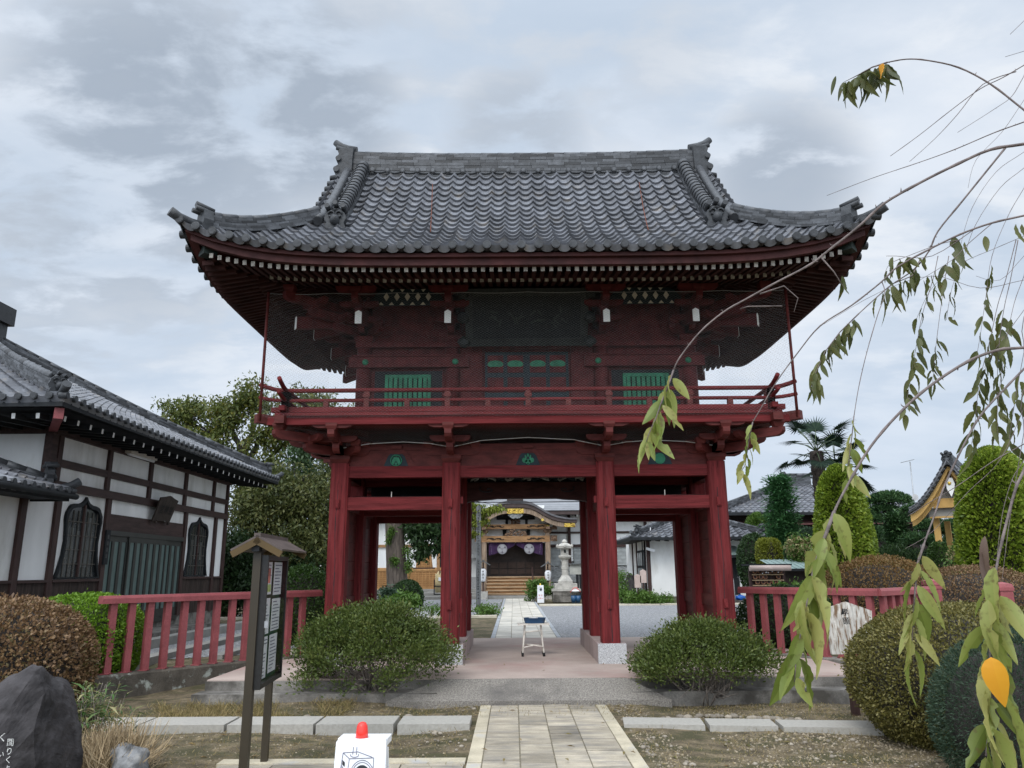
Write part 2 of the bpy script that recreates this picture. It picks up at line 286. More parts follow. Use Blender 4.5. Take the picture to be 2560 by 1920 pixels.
# ------------------------------------------------------------------ mesh builder
class MB:
    def __init__(s): s.v, s.f, s.m, s.s, s.r = [], [], [], [], []
    def add(s, vs_, fs, mi=0, sm=False, r=None):
        o = len(s.v); s.v.extend([tuple(p) for p in vs_])
        for q in fs:
            s.f.append(tuple(o + i for i in q)); s.m.append(mi); s.s.append(sm)
            s.r.append(random.random() if r is None else r)
        return s
    def box(s, c, d, mi=0, rz=0.0, r=None, taper=1.0):
        hx, hy, hz = d[0] / 2, d[1] / 2, d[2] / 2; ca, sa = cos(rz), sin(rz); P = []
        for z, k in ((-hz, taper), (hz, 1.0)):
            for x, y in ((-hx, -hy), (hx, -hy), (hx, hy), (-hx, hy)):
                x, y = x * k, y * k
                P.append((c[0] + x * ca - y * sa, c[1] + x * sa + y * ca, c[2] + z))
        rr = random.random() if r is None else r
        return s.add(P, [(3, 2, 1, 0), (4, 5, 6, 7), (0, 1, 5, 4), (1, 2, 6, 5), (2, 3, 7, 6), (3, 0, 4, 7)], mi, False, rr)
    def b2(s, x0, x1, y0, y1, z0, z1, mi=0, r=None):
        return s.box(((x0 + x1) / 2, (y0 + y1) / 2, (z0 + z1) / 2), (x1 - x0, y1 - y0, z1 - z0), mi, 0, r)
    def bar(s, p, q, w, h, mi=0, up=(0, 0, 1), endmi=None, r=None):
        p, q = Vector(p), Vector(q); d = (q - p).normalized(); u = Vector(up); sd = d.cross(u)
        if sd.length < 1e-4: sd = d.cross(Vector((1, 0, 0)))
        sd.normalize(); u = sd.cross(d).normalized(); P = []
        for e in (p, q):
            for a, b in ((-1, -1), (1, -1), (1, 1), (-1, 1)): P.append(e + sd * (a * w / 2) + u * (b * h / 2))
        F = [(0, 1, 5, 4), (1, 2, 6, 5), (2, 3, 7, 6), (3, 0, 4, 7)]
        rr = random.random() if r is None else r
        s.add(P, F, mi, False, rr)
        o = len(s.v) - 8
        for k, q_ in enumerate(((3, 2, 1, 0), (4, 5, 6, 7))):
            s.f.append(tuple(o + i for i in q_)); s.m.append(endmi if (endmi is not None and k == 0) else mi); s.s.append(False); s.r.append(rr)
        return s
    def tube(s, pts, rad, n=8, mi=0, caps=True, sm=True, r=None):
        pts = [Vector(p) for p in pts]
        if isinstance(rad, (int, float)): rad = [rad] * len(pts)
        rings = []; prev = None
        for i, p in enumerate(pts):
            d = (pts[min(i + 1, len(pts) - 1)] - pts[max(i - 1, 0)])
            d = d.normalized() if d.length > 1e-9 else Vector((0, 0, 1))
            if prev is None:
                a = d.cross(Vector((0, 0, 1)))
                if a.length < 1e-3: a = d.cross(Vector((1, 0, 0)))
            else:
                a = prev - d * prev.dot(d)
                if a.length < 1e-5: a = d.cross(Vector((1, 0, 0)))
            a.normalize(); prev = a; b = d.cross(a)
            rings.append([p + (a * cos(2 * pi * k / n) + b * sin(2 * pi * k / n)) * rad[i] for k in range(n)])
        P = [q for R_ in rings for q in R_]; F = []
        for i in range(len(pts) - 1):
            for k in range(n):
                F.append((i * n + k, i * n + (k + 1) % n, (i + 1) * n + (k + 1) % n, (i + 1) * n + k))
        rr = random.random() if r is None else r
        s.add(P, F, mi, sm, rr)
        if caps:
            o = len(s.v) - len(P)
            for q in ([o + k for k in range(n)][::-1], [o + (len(pts) - 1) * n + k for k in range(n)]):
                s.f.append(tuple(q)); s.m.append(mi); s.s.append(False); s.r.append(rr)
        return s
    def lathe(s, prof, c, n=16, mi=0, sm=True, r=None):
        P, F = [], []
        for (rr, z) in prof:
            for k in range(n): P.append((c[0] + rr * cos(2 * pi * (k + .5) / n), c[1] + rr * sin(2 * pi * (k + .5) / n), c[2] + z))
        for i in range(len(prof) - 1):
            for k in range(n): F.append((i * n + k, i * n + (k + 1) % n, (i + 1) * n + (k + 1) % n, (i + 1) * n + k))
        rr = random.random() if r is None else r
        s.add(P, F, mi, sm, rr); o = len(s.v) - len(P)
        for q in ([o + k for k in range(n)][::-1], [o + (len(prof) - 1) * n + k for k in range(n)]):
            s.f.append(tuple(q)); s.m.append(mi); s.s.append(False); s.r.append(rr)
        return s
    def prism(s, poly, o, ux, uy, depth, mi=0, sidemi=None, r=None):
        """outline poly (2-D) in the frame o, ux, uy, thickened by the vector depth"""
        o, ux, uy, dp = Vector(o), Vector(ux), Vector(uy), Vector(depth); n = len(poly)
        A = [o + ux * a + uy * b for a, b in poly]; B = [p + dp for p in A]
        rr = random.random() if r is None else r
        s.add(A + B, [tuple(range(n)), tuple(range(2 * n - 1, n - 1, -1))], mi, False, rr)
        k0 = len(s.v) - 2 * n
        for i in range(n):
            j = (i + 1) % n
            s.f.append((k0 + i, k0 + n + i, k0 + n + j, k0 + j)); s.m.append(mi if sidemi is None else sidemi); s.s.append(False); s.r.append(rr)
        return s
    def disc(s, c, rad, nrm, thick=.02, n=14, mi=0, r=None):
        c, nn = Vector(c), Vector(nrm).normalized()
        return s.tube([c, c + nn * thick], rad, n, mi, True, False, r)
    def ball(s, c, rad, mi=0, nu=12, nv=8, noise=0.0, seed=0, r=None, zmin=None):
        rx, ry, rz = (rad, rad, rad) if isinstance(rad, (int, float)) else rad
        P, F = [], []; rg = random.Random(seed)
        ph = [rg.uniform(0, 6.28) for _ in range(9)]
        for j in range(nv + 1):
            th = pi * j / nv
            for i in range(nu):
                a = 2 * pi * i / nu
                k = 1 + noise * (sin(3 * a + ph[0] + 2 * th) * .4 + sin(5 * a + ph[1]) * sin(4 * th + ph[2]) * .35 + sin(2 * a + ph[3]) * sin(3 * th + ph[4]) * .5)
                z = c[2] + rz * k * cos(th)
                if zmin is not None: z = max(z, zmin)
                P.append((c[0] + rx * k * sin(th) * cos(a), c[1] + ry * k * sin(th) * sin(a), z))
        for j in range(nv):
            for i in range(nu):
                F.append((j * nu + i, (j + 1) * nu + i, (j + 1) * nu + (i + 1) % nu, j * nu + (i + 1) % nu))
        return s.add(P, F, mi, True, random.random() if r is None else r)
    def build(s, name, mats, parent=None, kind=None):
        me = bpy.data.meshes.new(name); me.from_pydata(s.v, [], s.f)
        for m in (mats if isinstance(mats, (list, tuple)) else [mats]): me.materials.append(m)
        me.polygons.foreach_set("material_index", s.m); me.polygons.foreach_set("use_smooth", s.s)
        at_ = me.attributes.new("rnd", 'FLOAT', 'FACE'); at_.data.foreach_set("value", s.r)
        me.update()
        return link(name, me, parent, kind)
def link(name, me, parent=None, kind=None):
    o = bpy.data.objects.new(name, me); COL.objects.link(o)
    if parent is not None:
        o.parent = parent; loc = parent.location
        q = parent
        off = Vector((0, 0, 0))
        while q is not None:
            off += q.location; q = q.parent
        if parent.type == 'EMPTY': o.matrix_parent_inverse = Matrix.Translation(-off)
        else: o.matrix_parent_inverse = Matrix.Identity(4)
    if kind: o["kind"] = kind
    return o
def tag(o, label, cat, group=None, kind=None):
    o["label"] = label; o["category"] = cat
    if group: o["group"] = group
    if kind: o["kind"] = kind
    return o
def thing(name, label, cat, loc=(0, 0, 0), group=None):
    o = bpy.data.objects.new(name, None); COL.objects.link(o); o.location = loc; o.empty_display_size = .2
    return tag(o, label, cat, group)
def mesh_thing(mb, name, mats, label, cat, group=None, kind=None):
    return tag(mb.build(name, mats), label, cat, group, kind)
def structure(mb, name, mats): return mb.build(name, mats, None, "structure")
def dup(root, delta, label, group=None):
    """copy of a thing with copies of its parts and sub-parts, moved by delta"""
    c = root.copy(); COL.objects.link(c); c.location = Vector(root.location) + Vector(delta); c["label"] = label
    if group: c["group"] = group
    def rec(a, b):
        for ch in a.children:
            k = ch.copy(); COL.objects.link(k); k.parent = b; rec(ch, k)
    rec(root, c); return c

# ---- leaves, many at once
def nrm(a): return a / np.maximum(np.linalg.norm(a, axis=1, keepdims=True), 1e-9)
def leaf_mesh(name, P, D, Nn, Ln, Wd, mat, parent=None, rnd=None, kind=None, fold=0.12):
    n = len(P); P, D, Nn = np.asarray(P, float), nrm(np.asarray(D, float)), np.asarray(Nn, float)
    S = nrm(np.cross(D, Nn)); Nn = np.cross(S, D)
    Ln = np.broadcast_to(np.asarray(Ln, float), (n,))[:, None]; Wd = np.broadcast_to(np.asarray(Wd, float), (n,))[:, None]
    V = np.empty((n, 4, 3))
    V[:, 0] = P; V[:, 2] = P + D * Ln - Nn * Ln * fold
    V[:, 1] = P + D * Ln * .48 + S * Wd * .5 + Nn * Ln * fold * .5; V[:, 3] = P + D * Ln * .48 - S * Wd * .5 + Nn * Ln * fold * .5
    me = bpy.data.meshes.new(name)
    me.vertices.add(n * 4); me.vertices.foreach_set("co", V.reshape(-1))
    me.loops.add(n * 4); me.loops.foreach_set("vertex_index", np.arange(n * 4, dtype=np.int32))
    me.polygons.add(n); me.polygons.foreach_set("loop_start", np.arange(0, n * 4, 4, dtype=np.int32))
    me.polygons.foreach_set("loop_total", np.full(n, 4, dtype=np.int32))
    me.materials.append(mat)
    a = me.attributes.new("rnd", 'FLOAT', 'FACE'); a.data.foreach_set("value", (RNG.random(n) if rnd is None else np.clip(rnd, 0, 1)).astype(np.float32))
    me.update(); me.validate()
    return link(name, me, parent, kind)
def rand_dir(n): return nrm(RNG.normal(size=(n, 3)))

# ---- writing
_glyph = {}
def glyph(ch):
    if ch not in _glyph:
        cu = bpy.data.curves.new("glyph", 'FONT'); cu.body = ch; cu.size = 1.0; cu.resolution_u = 3
        cu.align_x = 'CENTER'; cu.align_y = 'CENTER'
        ob = bpy.data.objects.new("glyph", cu); COL.objects.link(ob)
        bpy.context.view_layer.update()
        ev = ob.evaluated_get(bpy.context.evaluated_depsgraph_get()); me = ev.to_mesh()
        vs_ = [v.co.copy() for v in me.vertices]; fs = [tuple(p.vertices) for p in me.polygons]
        if vs_:
            cx = (min(v.x for v in vs_) + max(v.x for v in vs_)) / 2; cy = (min(v.y for v in vs_) + max(v.y for v in vs_)) / 2
            vs_ = [Vector((v.x - cx, v.y - cy, 0)) for v in vs_]
        ev.to_mesh_clear(); bpy.data.objects.remove(ob); bpy.data.curves.remove(cu)
        _glyph[ch] = (vs_, fs)
    return _glyph[ch]
def write(mb, text, o, ux, uy, size, mi=0, vertical=False, pitch=1.05):
    o, ux, uy = Vector(o), Vector(ux), Vector(uy)
    for i, ch in enumerate(text):
        c = o + ((-uy if vertical else ux) * (size * pitch * i))
        vs_, fs = glyph(ch)
        mb.add([c + ux * (v.x * size) + uy * (v.y * size) for v in vs_], fs, mi)
# ================================================================== ground and paving
def smooth(a, b, x):
    t = min(1, max(0, (x - a) / (b - a))); return t * t * (3 - 2 * t)
def gz(x, y):
    """height of the terrain: garden bed in front, the precinct one step higher"""
    z = 0.17 * smooth(10.6, 13.2, y)
    if y < 11 and abs(x - .3) > 1.2:
        z += .02 * sin(x * 2.3 + y) * sin(y * 1.7) - .03
    if y < 11 and x > -6:
        z += .07 * smooth(9.2, 10.0, y) * smooth(-.6, -1.8, x) * smooth(-5.2, -3.5, x)
    return z
mb = MB()
xs = [-900, -300, -120, -60, -40] + [-30 + .5 * i for i in range(121)] + [40, 60, 120, 300, 900]
ys = [-300, -60, -20, -5] + [0.25 * i for i in range(72)] + [18 + 1.0 * i for i in range(50)] + [75, 100, 150, 300, 900, 2500]
P = [(x, y, gz(x, y)) for y in ys for x in xs]; nx = len(xs)
F = [(j * nx + i, j * nx + i + 1, (j + 1) * nx + i + 1, (j + 1) * nx + i) for j in range(len(ys) - 1) for i in range(nx - 1)]
mb.add(P, F, 0, True); structure(mb, "ground", m_dirt)

GX, GY = 0.235, 13.0          # axis of the gate, its middle row of posts
SL_Z, PL_Z, FR_Y = 0.25, 0.52, 10.13
# gate platform: three slabs with joints, stepped edge to the garden
mb = MB()
for a, b in ((10.13, 11.95), (11.956, 12.95), (12.956, 15.9)): mb.b2(GX - 4.05, GX + 4.3, a, b, .02, SL_Z, 0, .5)
mb.b2(GX - 4.10, GX - 1.16, 9.80, 10.125, -.1, .125, 1); mb.b2(GX + 1.16, GX + 4.9, 9.80, 10.125, -.1, .125, 1)
mb.b2(GX - 4.06, GX + 4.31, 10.105, 10.129, -.1, .235, 1)
structure(mb, "gate_platform", [m_conc, m_oldc])
mb = MB()
mb.add([(GX - 1.75, 9.66, -.05), (GX + 1.62, 9.66, -.05), (GX + 1.62, 9.66, .055), (GX - 1.75, 9.66, .055),
        (GX - 1.15, 10.10, .246), (GX + 1.15, 10.10, .246), (GX + 1.15, 10.10, -.05), (GX - 1.15, 10.10, -.05)],
       [(0, 1, 2, 3), (3, 2, 5, 4), (1, 6, 5, 2), (0, 3, 4, 7)], 0)
structure(mb, "concrete_ramp", m_aggr)
# front path: rows of buff slabs between two cream borders
def path(name, x0, x1, y0, y1, z, cols, border, seed, joints, mats=None):
    mb = MB(); rg = random.Random(seed); zz = z
    mb.b2(x0 + .004, x1 - .004, y0, y1, zz - .12, zz - .007, 2)
    def seg(a, b, ya, yb, mi, ln0, ln1):
        y = ya
        while y < yb - .02:
            l = min(rg.uniform(ln0, ln1), yb - y); g = .006
            if yb - y - l < .15: l = yb - y
            c = rg.uniform(-.003, .003)
            mb.b2(a + g, b - g, y + g, y + l - g, zz - .06, zz + c, mi, rg.random()); y += l
    seg(x0, x0 + border, y0, y1, 1, .9, 1.5); seg(x1 - border, x1, y0, y1, 1, .9, 1.5)
    e = [x0 + border + (x1 - x0 - 2 * border) * k for k in joints]
    for i in range(len(e) - 1): seg(e[i], e[i + 1], y0, y1, 0, .32, .62)
    return structure(mb, name, mats or [m_slab, m_cream, m_joint])
path("front_path", -.40, 1.075, -3, 9.64, .012, 4, .13, 3, (0, .26, .5, .74, 1))
path("rear_path", -.48, .98, 15.92, 40.0, .205, 4, .10, 8, (0, .26, .5, .75, 1), [M("pale_rear_paving_stone", (.50, .465, .40), .8, .14, 2, bump=.1, rnd=.12, fine=.2, stain=((.36, .35, .32), 1.2, .52, .75)), M("blue_grey_border_stone", (.33, .34, .35), .8, .15, 4, bump=.1), m_joint])
mb = MB(); rg = random.Random(5)                       # cross path at the bottom left
mb.b2(-2.35, -.43, 6.25, 6.98, -.1, -.004, 2)
mb.b2(-2.45, -.41, 6.86, 7.02, -.06, .020, 1, .8)
for i, (a, b) in enumerate(((-2.42, -1.98), (-1.975, -1.45), (-1.445, -.93), (-.925, -.415))):
    mb.b2(a + .004, b - .004, 6.2, 6.855, -.06, .012, 0, (.45, .1, .7, .55)[i])
structure(mb, "cross_path", [m_slab, m_cream, m_joint])
# gravel court on both sides of the rear path
mb = MB()
def sheet(mb, pts, z): mb.add([(x, y, z) for x, y in pts], [tuple(range(len(pts)))], 0, False, .5)
sheet(mb, [(1.0, 15.92), (16, 15.92), (16, 31.0), (.99, 31.0)], .182)
sheet(mb, [(-9, 24.4), (-.52, 24.4), (-.52, 38.6), (-9, 38.6)], .182)
sheet(mb, [(-8.3, 11.6), (-3.4, 14.6), (-3.4, 22), (-8.0, 22)], .178)
structure(mb, "gravel_court", m_gravel)
mb = MB()
mb.b2(1.0, 16, 31.0, 31.5, .05, .235, 0, .6); mb.b2(-9, -.5, 23.9, 24.15, .05, .24, 0, .3)
mb.b2(-11, 1.6, 38.7, 39.4, .05, .33, 1, .5); mb.b2(-11, -1.6, 39.4, 40.4, .05, .47, 1, .4); mb.b2(-11, -1.7, 40.4, 41.4, .05, .62, 1, .5)
mb.b2(-2.4, 3.2, 40.02, 41.6, .05, .30, 1, .5)
mb.b2(-6.95, -6.7, 10.6, 21, .0, .34, 1, .4); mb.b2(-5.9, -5.65, 12.0, 21, .0, .27, 1, .7); mb.b2(-4.95, -4.75, 13.2, 21, .0, .24, 1, .2)
structure(mb, "stone_kerbs", [m_sand, M("grey_step_stone", (.25, .24, .22), .8, .15, 4, bump=.1)])

# ================================================================== the gate
gate = thing("temple_gate", "two-storey red lacquered gate with grey tiled hip-and-gable roof over the paved path", "gate", (GX, GY, SL_Z))
def g(x, y, z): return Vector((GX + x, GY + y, z))
def gb(mb, x0, x1, y0, y1, z0, z1, mi=0): return mb.b2(GX + x0, GX + x1, GY + y0, GY + y1, z0, z1, mi)
IN, OUT = 1.165, 2.85
ROWS = (-1.29, 0.0, 1.30)
for sx in (-1, 1):                                     # granite plinths under the two inner post rows and the outer ones
    for xc, w in ((sx * (IN + .0), .40), (sx * OUT, .42)):
        mb = MB(); off = .03 if abs(xc) < 2 else 0
        gb(mb, xc - w / 2 + sx * 0, xc + w / 2, -1.49, 1.55, SL_Z - .02, PL_Z, 1)
        gb(mb, xc - w / 2 - .002, xc + w / 2 + .002, -1.493, -1.46, SL_Z - .015, PL_Z + .001, 0)
        mb.build("plinth", [m_granite, m_plinth], gate)
def chamfer(w, c):
    h = w / 2; return [(-h + c, -h), (h - c, -h), (h, -h + c), (h, h - c), (h - c, h), (-h + c, h), (-h, h - c), (-h, -h + c)]
for ri, y in enumerate(ROWS):
    for x in (-OUT, -IN, IN, OUT):
        w = .268 if ri == 0 else (.33 if abs(x) < 2 else .28)
        mb = MB(); mb.prism(chamfer(w, .03), g(x, y, PL_Z), (1, 0, 0), (0, 1, 0), (0, 0, 3.14 - PL_Z), 0)
        if ri == 0:
            rg = random.Random(int(x * 10)); p = []; xx = rg.uniform(-.02, .03)      # drying crack down the front face
            for k in range(12): p.append((x + xx + .012 * sin(k * .9 + x), PL_Z + .02 + k * .2))
            for k in range(11):
                a, b = p[k], p[k + 1]; t = .0035 if k % 4 else .006
                mb.add([g(a[0] - t, y - w / 2 - .0012, a[1]), g(a[0] + t, y - w / 2 - .0012, a[1]), g(b[0] + t, y - w / 2 - .0012, b[1]), g(b[0] - t, y - w / 2 - .0012, b[1])], [(0, 1, 2, 3)], 1)
            for zp in (1.06, 2.53):                                                     # wedge plugs
                mb.box(g(x - .005, y - w / 2 - .012, zp), (.062, .03, .13), 0)
                mb.box(g(x - .005, y - w / 2 - .028, zp - .02), (.045, .012, .06), 0)
        if abs(x) < 2:
            mb.box(g(x + (-.15 if x > 0 else .15), y, 1.05), (.05, .11, .20), 0); mb.box(g(x + (-.15 if x > 0 else .15), y, 2.58), (.05, .11, .10), 0)
        mb.build("post", [m_red, m_dark], gate)
def beam(name, x0, x1, y0, y1, z0, z1, mat=m_redh):
    mb = MB(); gb(mb, x0, x1, y0, y1, z0, z1); return mb.build(name, mat, gate)
for ri, y in enumerate(ROWS):
    for x0, x1 in ((-OUT + .13, -IN - .13), (-IN + .13, IN - .13), (IN + .13, OUT - .13)):
        if ri != 1 or abs(x0 + x1) > .1: beam("head_beam", x0, x1, y - .085, y + .085, 2.925, 3.095)
        if abs(x0 + x1) > .1: beam("tie_beam", x0, x1, y - .09, y + .09, 2.44 if ri < 2 else 2.40, 2.63)
for x in (-OUT, -IN, IN, OUT):
    for y0, y1 in ((ROWS[0] + .15, ROWS[1] - .16), (ROWS[1] + .16, ROWS[2] - .15)):
        beam("head_beam", x - .08, x + .08, y0, y1, 2.93, 3.09, m_redb); beam("tie_beam", x - .08, x + .08, y0, y1, 2.46, 2.63, m_redb)
for sx in (-1, 1):                                      # boarded side walls between the outer posts
    for y0, y1 in ((ROWS[0] + .14, ROWS[1] - .15), (ROWS[1] + .15, ROWS[2] - .14)):
        mb = MB(); z = PL_Z
        while z < 2.44:
            h = min(.295, 2.46 - z); gb(mb, sx * OUT - .03 + random.uniform(-.003, .003), sx * OUT + .03, y0, y1, z + .004, z + h - .003, 0); z += h
        mb.build("side_wall", m_redb, gate); beam("rail_board", sx * OUT - .055, sx * OUT + .055, y0, y1, 1.0, 1.17, m_redb)
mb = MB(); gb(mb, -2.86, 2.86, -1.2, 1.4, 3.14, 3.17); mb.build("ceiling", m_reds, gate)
# carved rainbow beam across the middle bay, painted carving above it, hanging cable
mb = MB(); pl = [(-1.0, 2.98), (1.0, 2.98), (1.0, 2.655), (.92, 2.675), (.80, 2.69), (.62, 2.70), (.5, 2.715), (-.5, 2.715), (-.62, 2.70), (-.80, 2.69), (-.92, 2.675), (-1.0, 2.655)]
mb.prism(pl, g(0, -.1, 0), (1, 0, 0), (0, 0, 1), (0, .2, 0), 0)
for sx in (-1, 1):
    sp = [g(sx * (.55 + .16 * t * cos(7 * t) + .1), -.104, 2.86 + .06 * t * sin(7 * t)) for t in [i / 14 for i in range(15)]]
    mb.tube(sp, .010, 5, 1)
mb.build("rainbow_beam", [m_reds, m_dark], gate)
mb = MB(); gb(mb, -1.0, 1.0, -.06, .06, 3.05, 3.10, 1)
for i in range(13):
    x = -.88 + i * .147
    mb.tube([g(x + .07 * sin(k * .9), -.075 - .015 * sin(k), 3.005 + .055 * abs(sin(k * .62 + i))) for k in range(7)], [.012, .02, .024, .02, .024, .018, .01], 6, i % 2)
mb.build("painted_carving", [M("pale_grey_carving", (.24, .25, .23), .8, .4, 20, bump=.3), m_dblue], gate)
mb = MB(); mb.tube([g(-1.0, .1, 2.67), g(0, .1, 2.665), g(1.0, .1, 2.67)], .007, 5, 0); mb.build("cable", m_dark, gate)
for sx in (-1, 1):
    xa, xb = sorted((sx * (IN + .17), sx * (OUT - .14)))
    mb = MB(); gb(mb, xa, xb, -1.1, 1.18, 2.635, 2.665); mb.build("loft_board", m_reds, gate)
    mb = MB(); gb(mb, xa, xb, .5, .54, 2.667, 3.13); mb.build("loft_wall", m_dark, gate)  # back wall added in black so that the loft reads dark
    mb = MB(); mb.box(g(sx * 2.1, -1.13, 2.685), (.012, .012, .10)); mb.build("loft_nail", m_ivory, gate)
mb = MB(); gb(mb, -1.0, 1.0, .12, .16, 2.80, 3.13); mb.build("transom_board", m_dark, gate)
# frieze and the frog-leg struts with green crests
def frog(mb, cx, y, z, w, h, mi, mback):
    out = [(-w * .5, 0), (-w * .40, h * .10), (-w * .31, h * .20), (-w * .24, h * .55), (-w * .16, h * .88), (-w * .08, h), (w * .08, h), (w * .16, h * .88), (w * .24, h * .55), (w * .31, h * .20), (w * .40, h * .10), (w * .5, 0)]
    mb.prism(out, g(cx, y - .035, z), (1, 0, 0), (0, 0, 1), (0, .035, 0), mi)
    inn = [(-w * .22, 0), (-w * .19, h * .25), (-w * .15, h * .55), (-w * .11, h * .68), (w * .11, h * .68), (w * .15, h * .55), (w * .19, h * .25), (w * .22, 0)]
    mb.prism(inn, g(cx, y - .042, z + .002), (1, 0, 0), (0, 0, 1), (0, .006, 0), mback)
for k, (x0, x1) in enumerate(((-OUT + .1, -IN - .1), (-IN + .1, IN - .1), (IN + .1, OUT - .1))):
    for yy, fr in ((ROWS[0], 1), (ROWS[2], 0)):
        mb = MB(); gb(mb, x0, x1, yy - .03, yy + .03, 3.096, 3.44, 0); gb(mb, x0, x1, yy - .045, yy + .045, 3.345, 3.40, 0)
        cx = (x0 + x1) / 2
        if fr:
            frog(mb, cx, yy - .03, 3.097, .84, .27, 0, 1)
            mb.box(g(cx, yy - .075, 3.385), (.165, .06, .05), 0)
        w_ = mb.build("frieze", [m_redb, m_dblue], gate)
        if fr:
            mb = MB(); c = g(cx, yy - .080, 3.185); ux, uz = Vector((1, 0, 0)), Vector((0, 0, 1))
            def ov(a, b, rx, rz, th=0.0, thick=.008, mi=0):
                mb.prism([(rx * cos(2 * pi * i / 14) * cos(th) - rz * sin(2 * pi * i / 14) * sin(th), rx * cos(2 * pi * i / 14) * sin(th) + rz * sin(2 * pi * i / 14) * cos(th)) for i in range(14)], c + ux * a + uz * b + Vector((0, -.002 * thick / .008, 0)), ux, uz, (0, thick, 0), mi)
            if k == 0:
                mb.tube([c + ux * (.082 * cos(2 * pi * i / 24)) + uz * (.082 * sin(2 * pi * i / 24)) for i in range(25)], .009, 5, 0)
                for s in (-1, 1): ov(s * .036, -.008, .022, .060, s * .25)
                ov(0, .02, .012, .045); ov(0, -.05, .02, .02)
            elif k == 1:
                for s in (-1, 0, 1): ov(s * .052, -.012 - .022 * (s == 0), .042, .038, s * .5)
                for s in (-1, 0, 1): ov(s * .035, .045 + .02 * (s == 0), .013, .028, -s * .3)
                ov(0, -.066, .012, .014)
            else: ov(0, 0, .082, .082)
            mb.build("crest", m_green, gate)
# ---- brackets carrying the balcony
def block(mb, p, w, h, mi=0):
    mb.box((p[0], p[1], p[2] + h * .28), (w, w, h * .56), mi, 0, None, .72); mb.box((p[0], p[1], p[2] + h * .78), (w, w, h * .44), mi)
def arm(mb, p, d, l0, l1, z, w=.10, h=.12, mi=0):
    d = Vector(d).normalized(); sd = Vector((-d.y, d.x, 0))
    pr = [(l0, h), (l0, h * .45), (l0 + (abs(l0) > .01) * .08, 0), (l1 - .10, 0), (l1 - .03, h * .2), (l1, h * .5), (l1, h)]
    mb.prism(pr, Vector((p[0], p[1], z)) - sd * (w / 2), d, (0, 0, 1), sd * w, mi)
def bracket(p, dirs, zs, name="bracket", lat=True, steps=((.38, .10), (.72, .20))):
    mb = MB(); block(mb, (p[0], p[1], zs), .30, .13)
    for d in dirs:
        d = Vector(d); ln = d.length; d = d.normalized(); sd = Vector((-d.y, d.x, 0)); z = zs + .13
        if lat:
            for s in (-1, 1):
                arm(mb, p, sd * s, 0, .42, z); q = Vector(p) + sd * s * .36; block(mb, (q.x, q.y, z + .12), .15, .09)
        for i, (so, dz) in enumerate(steps):
            so *= ln; arm(mb, p, d, -.05, so + .09, z + .15 * i, .10, .13)
            q = Vector(p) + d * so; block(mb, (q.x, q.y, z + .13 + .15 * i), .165, .10)
            if lat and i < len(steps) - 1 or (lat and ln < 1.1):
                for s in (-1, 1): arm(mb, (q.x, q.y, 0), sd * s, 0, .30, z + .18 + .15 * i - .02, .09, .09)
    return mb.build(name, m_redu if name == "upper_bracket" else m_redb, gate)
BZ = 3.13
for y, s in ((ROWS[0], -1), (ROWS[2], 1)):
    for x in (-IN, IN): bracket(g(x, y, 0), [(0, s, 0)], BZ)
    for sx in (-1, 1): bracket(g(sx * OUT, y, 0), [(0, s, 0), (sx, 0, 0), (sx * 1.05, s * 1.05, 0)], BZ, "corner_bracket")
for sx in (-1, 1): bracket(g(sx * OUT, 0, 0), [(sx, 0, 0)], BZ)
BW, BD = OUT + .72, 1.295 + .72          # balcony half width / depth
for y in (-BD, BD): beam("balcony_beam", -BW - .22, BW + .22, y - .07, y + .07, 3.615, 3.735)
for x in (-BW, BW): beam("balcony_beam", x - .07, x + .07, -BD - .2, BD + .2, 3.617, 3.733, m_redb)
mb = MB(); gb(mb, -BW - .10, BW + .10, -BD - .10, BD + .10, 3.738, 3.785); gb(mb, -BW, BW, -BD, BD, 3.70, 3.736); mb.build("balcony_floor", m_redh, gate)
for sx in (-1, 1):
    for sy in (-1, 1):
        mb = MB(); mb.bar(g(sx * (OUT - .3), sy * (1.29 - .3), 3.66), g(sx * (BW + .36), sy * (BD + .12), 3.70), .12, .13); mb.build("corner_beam", m_redb, gate)
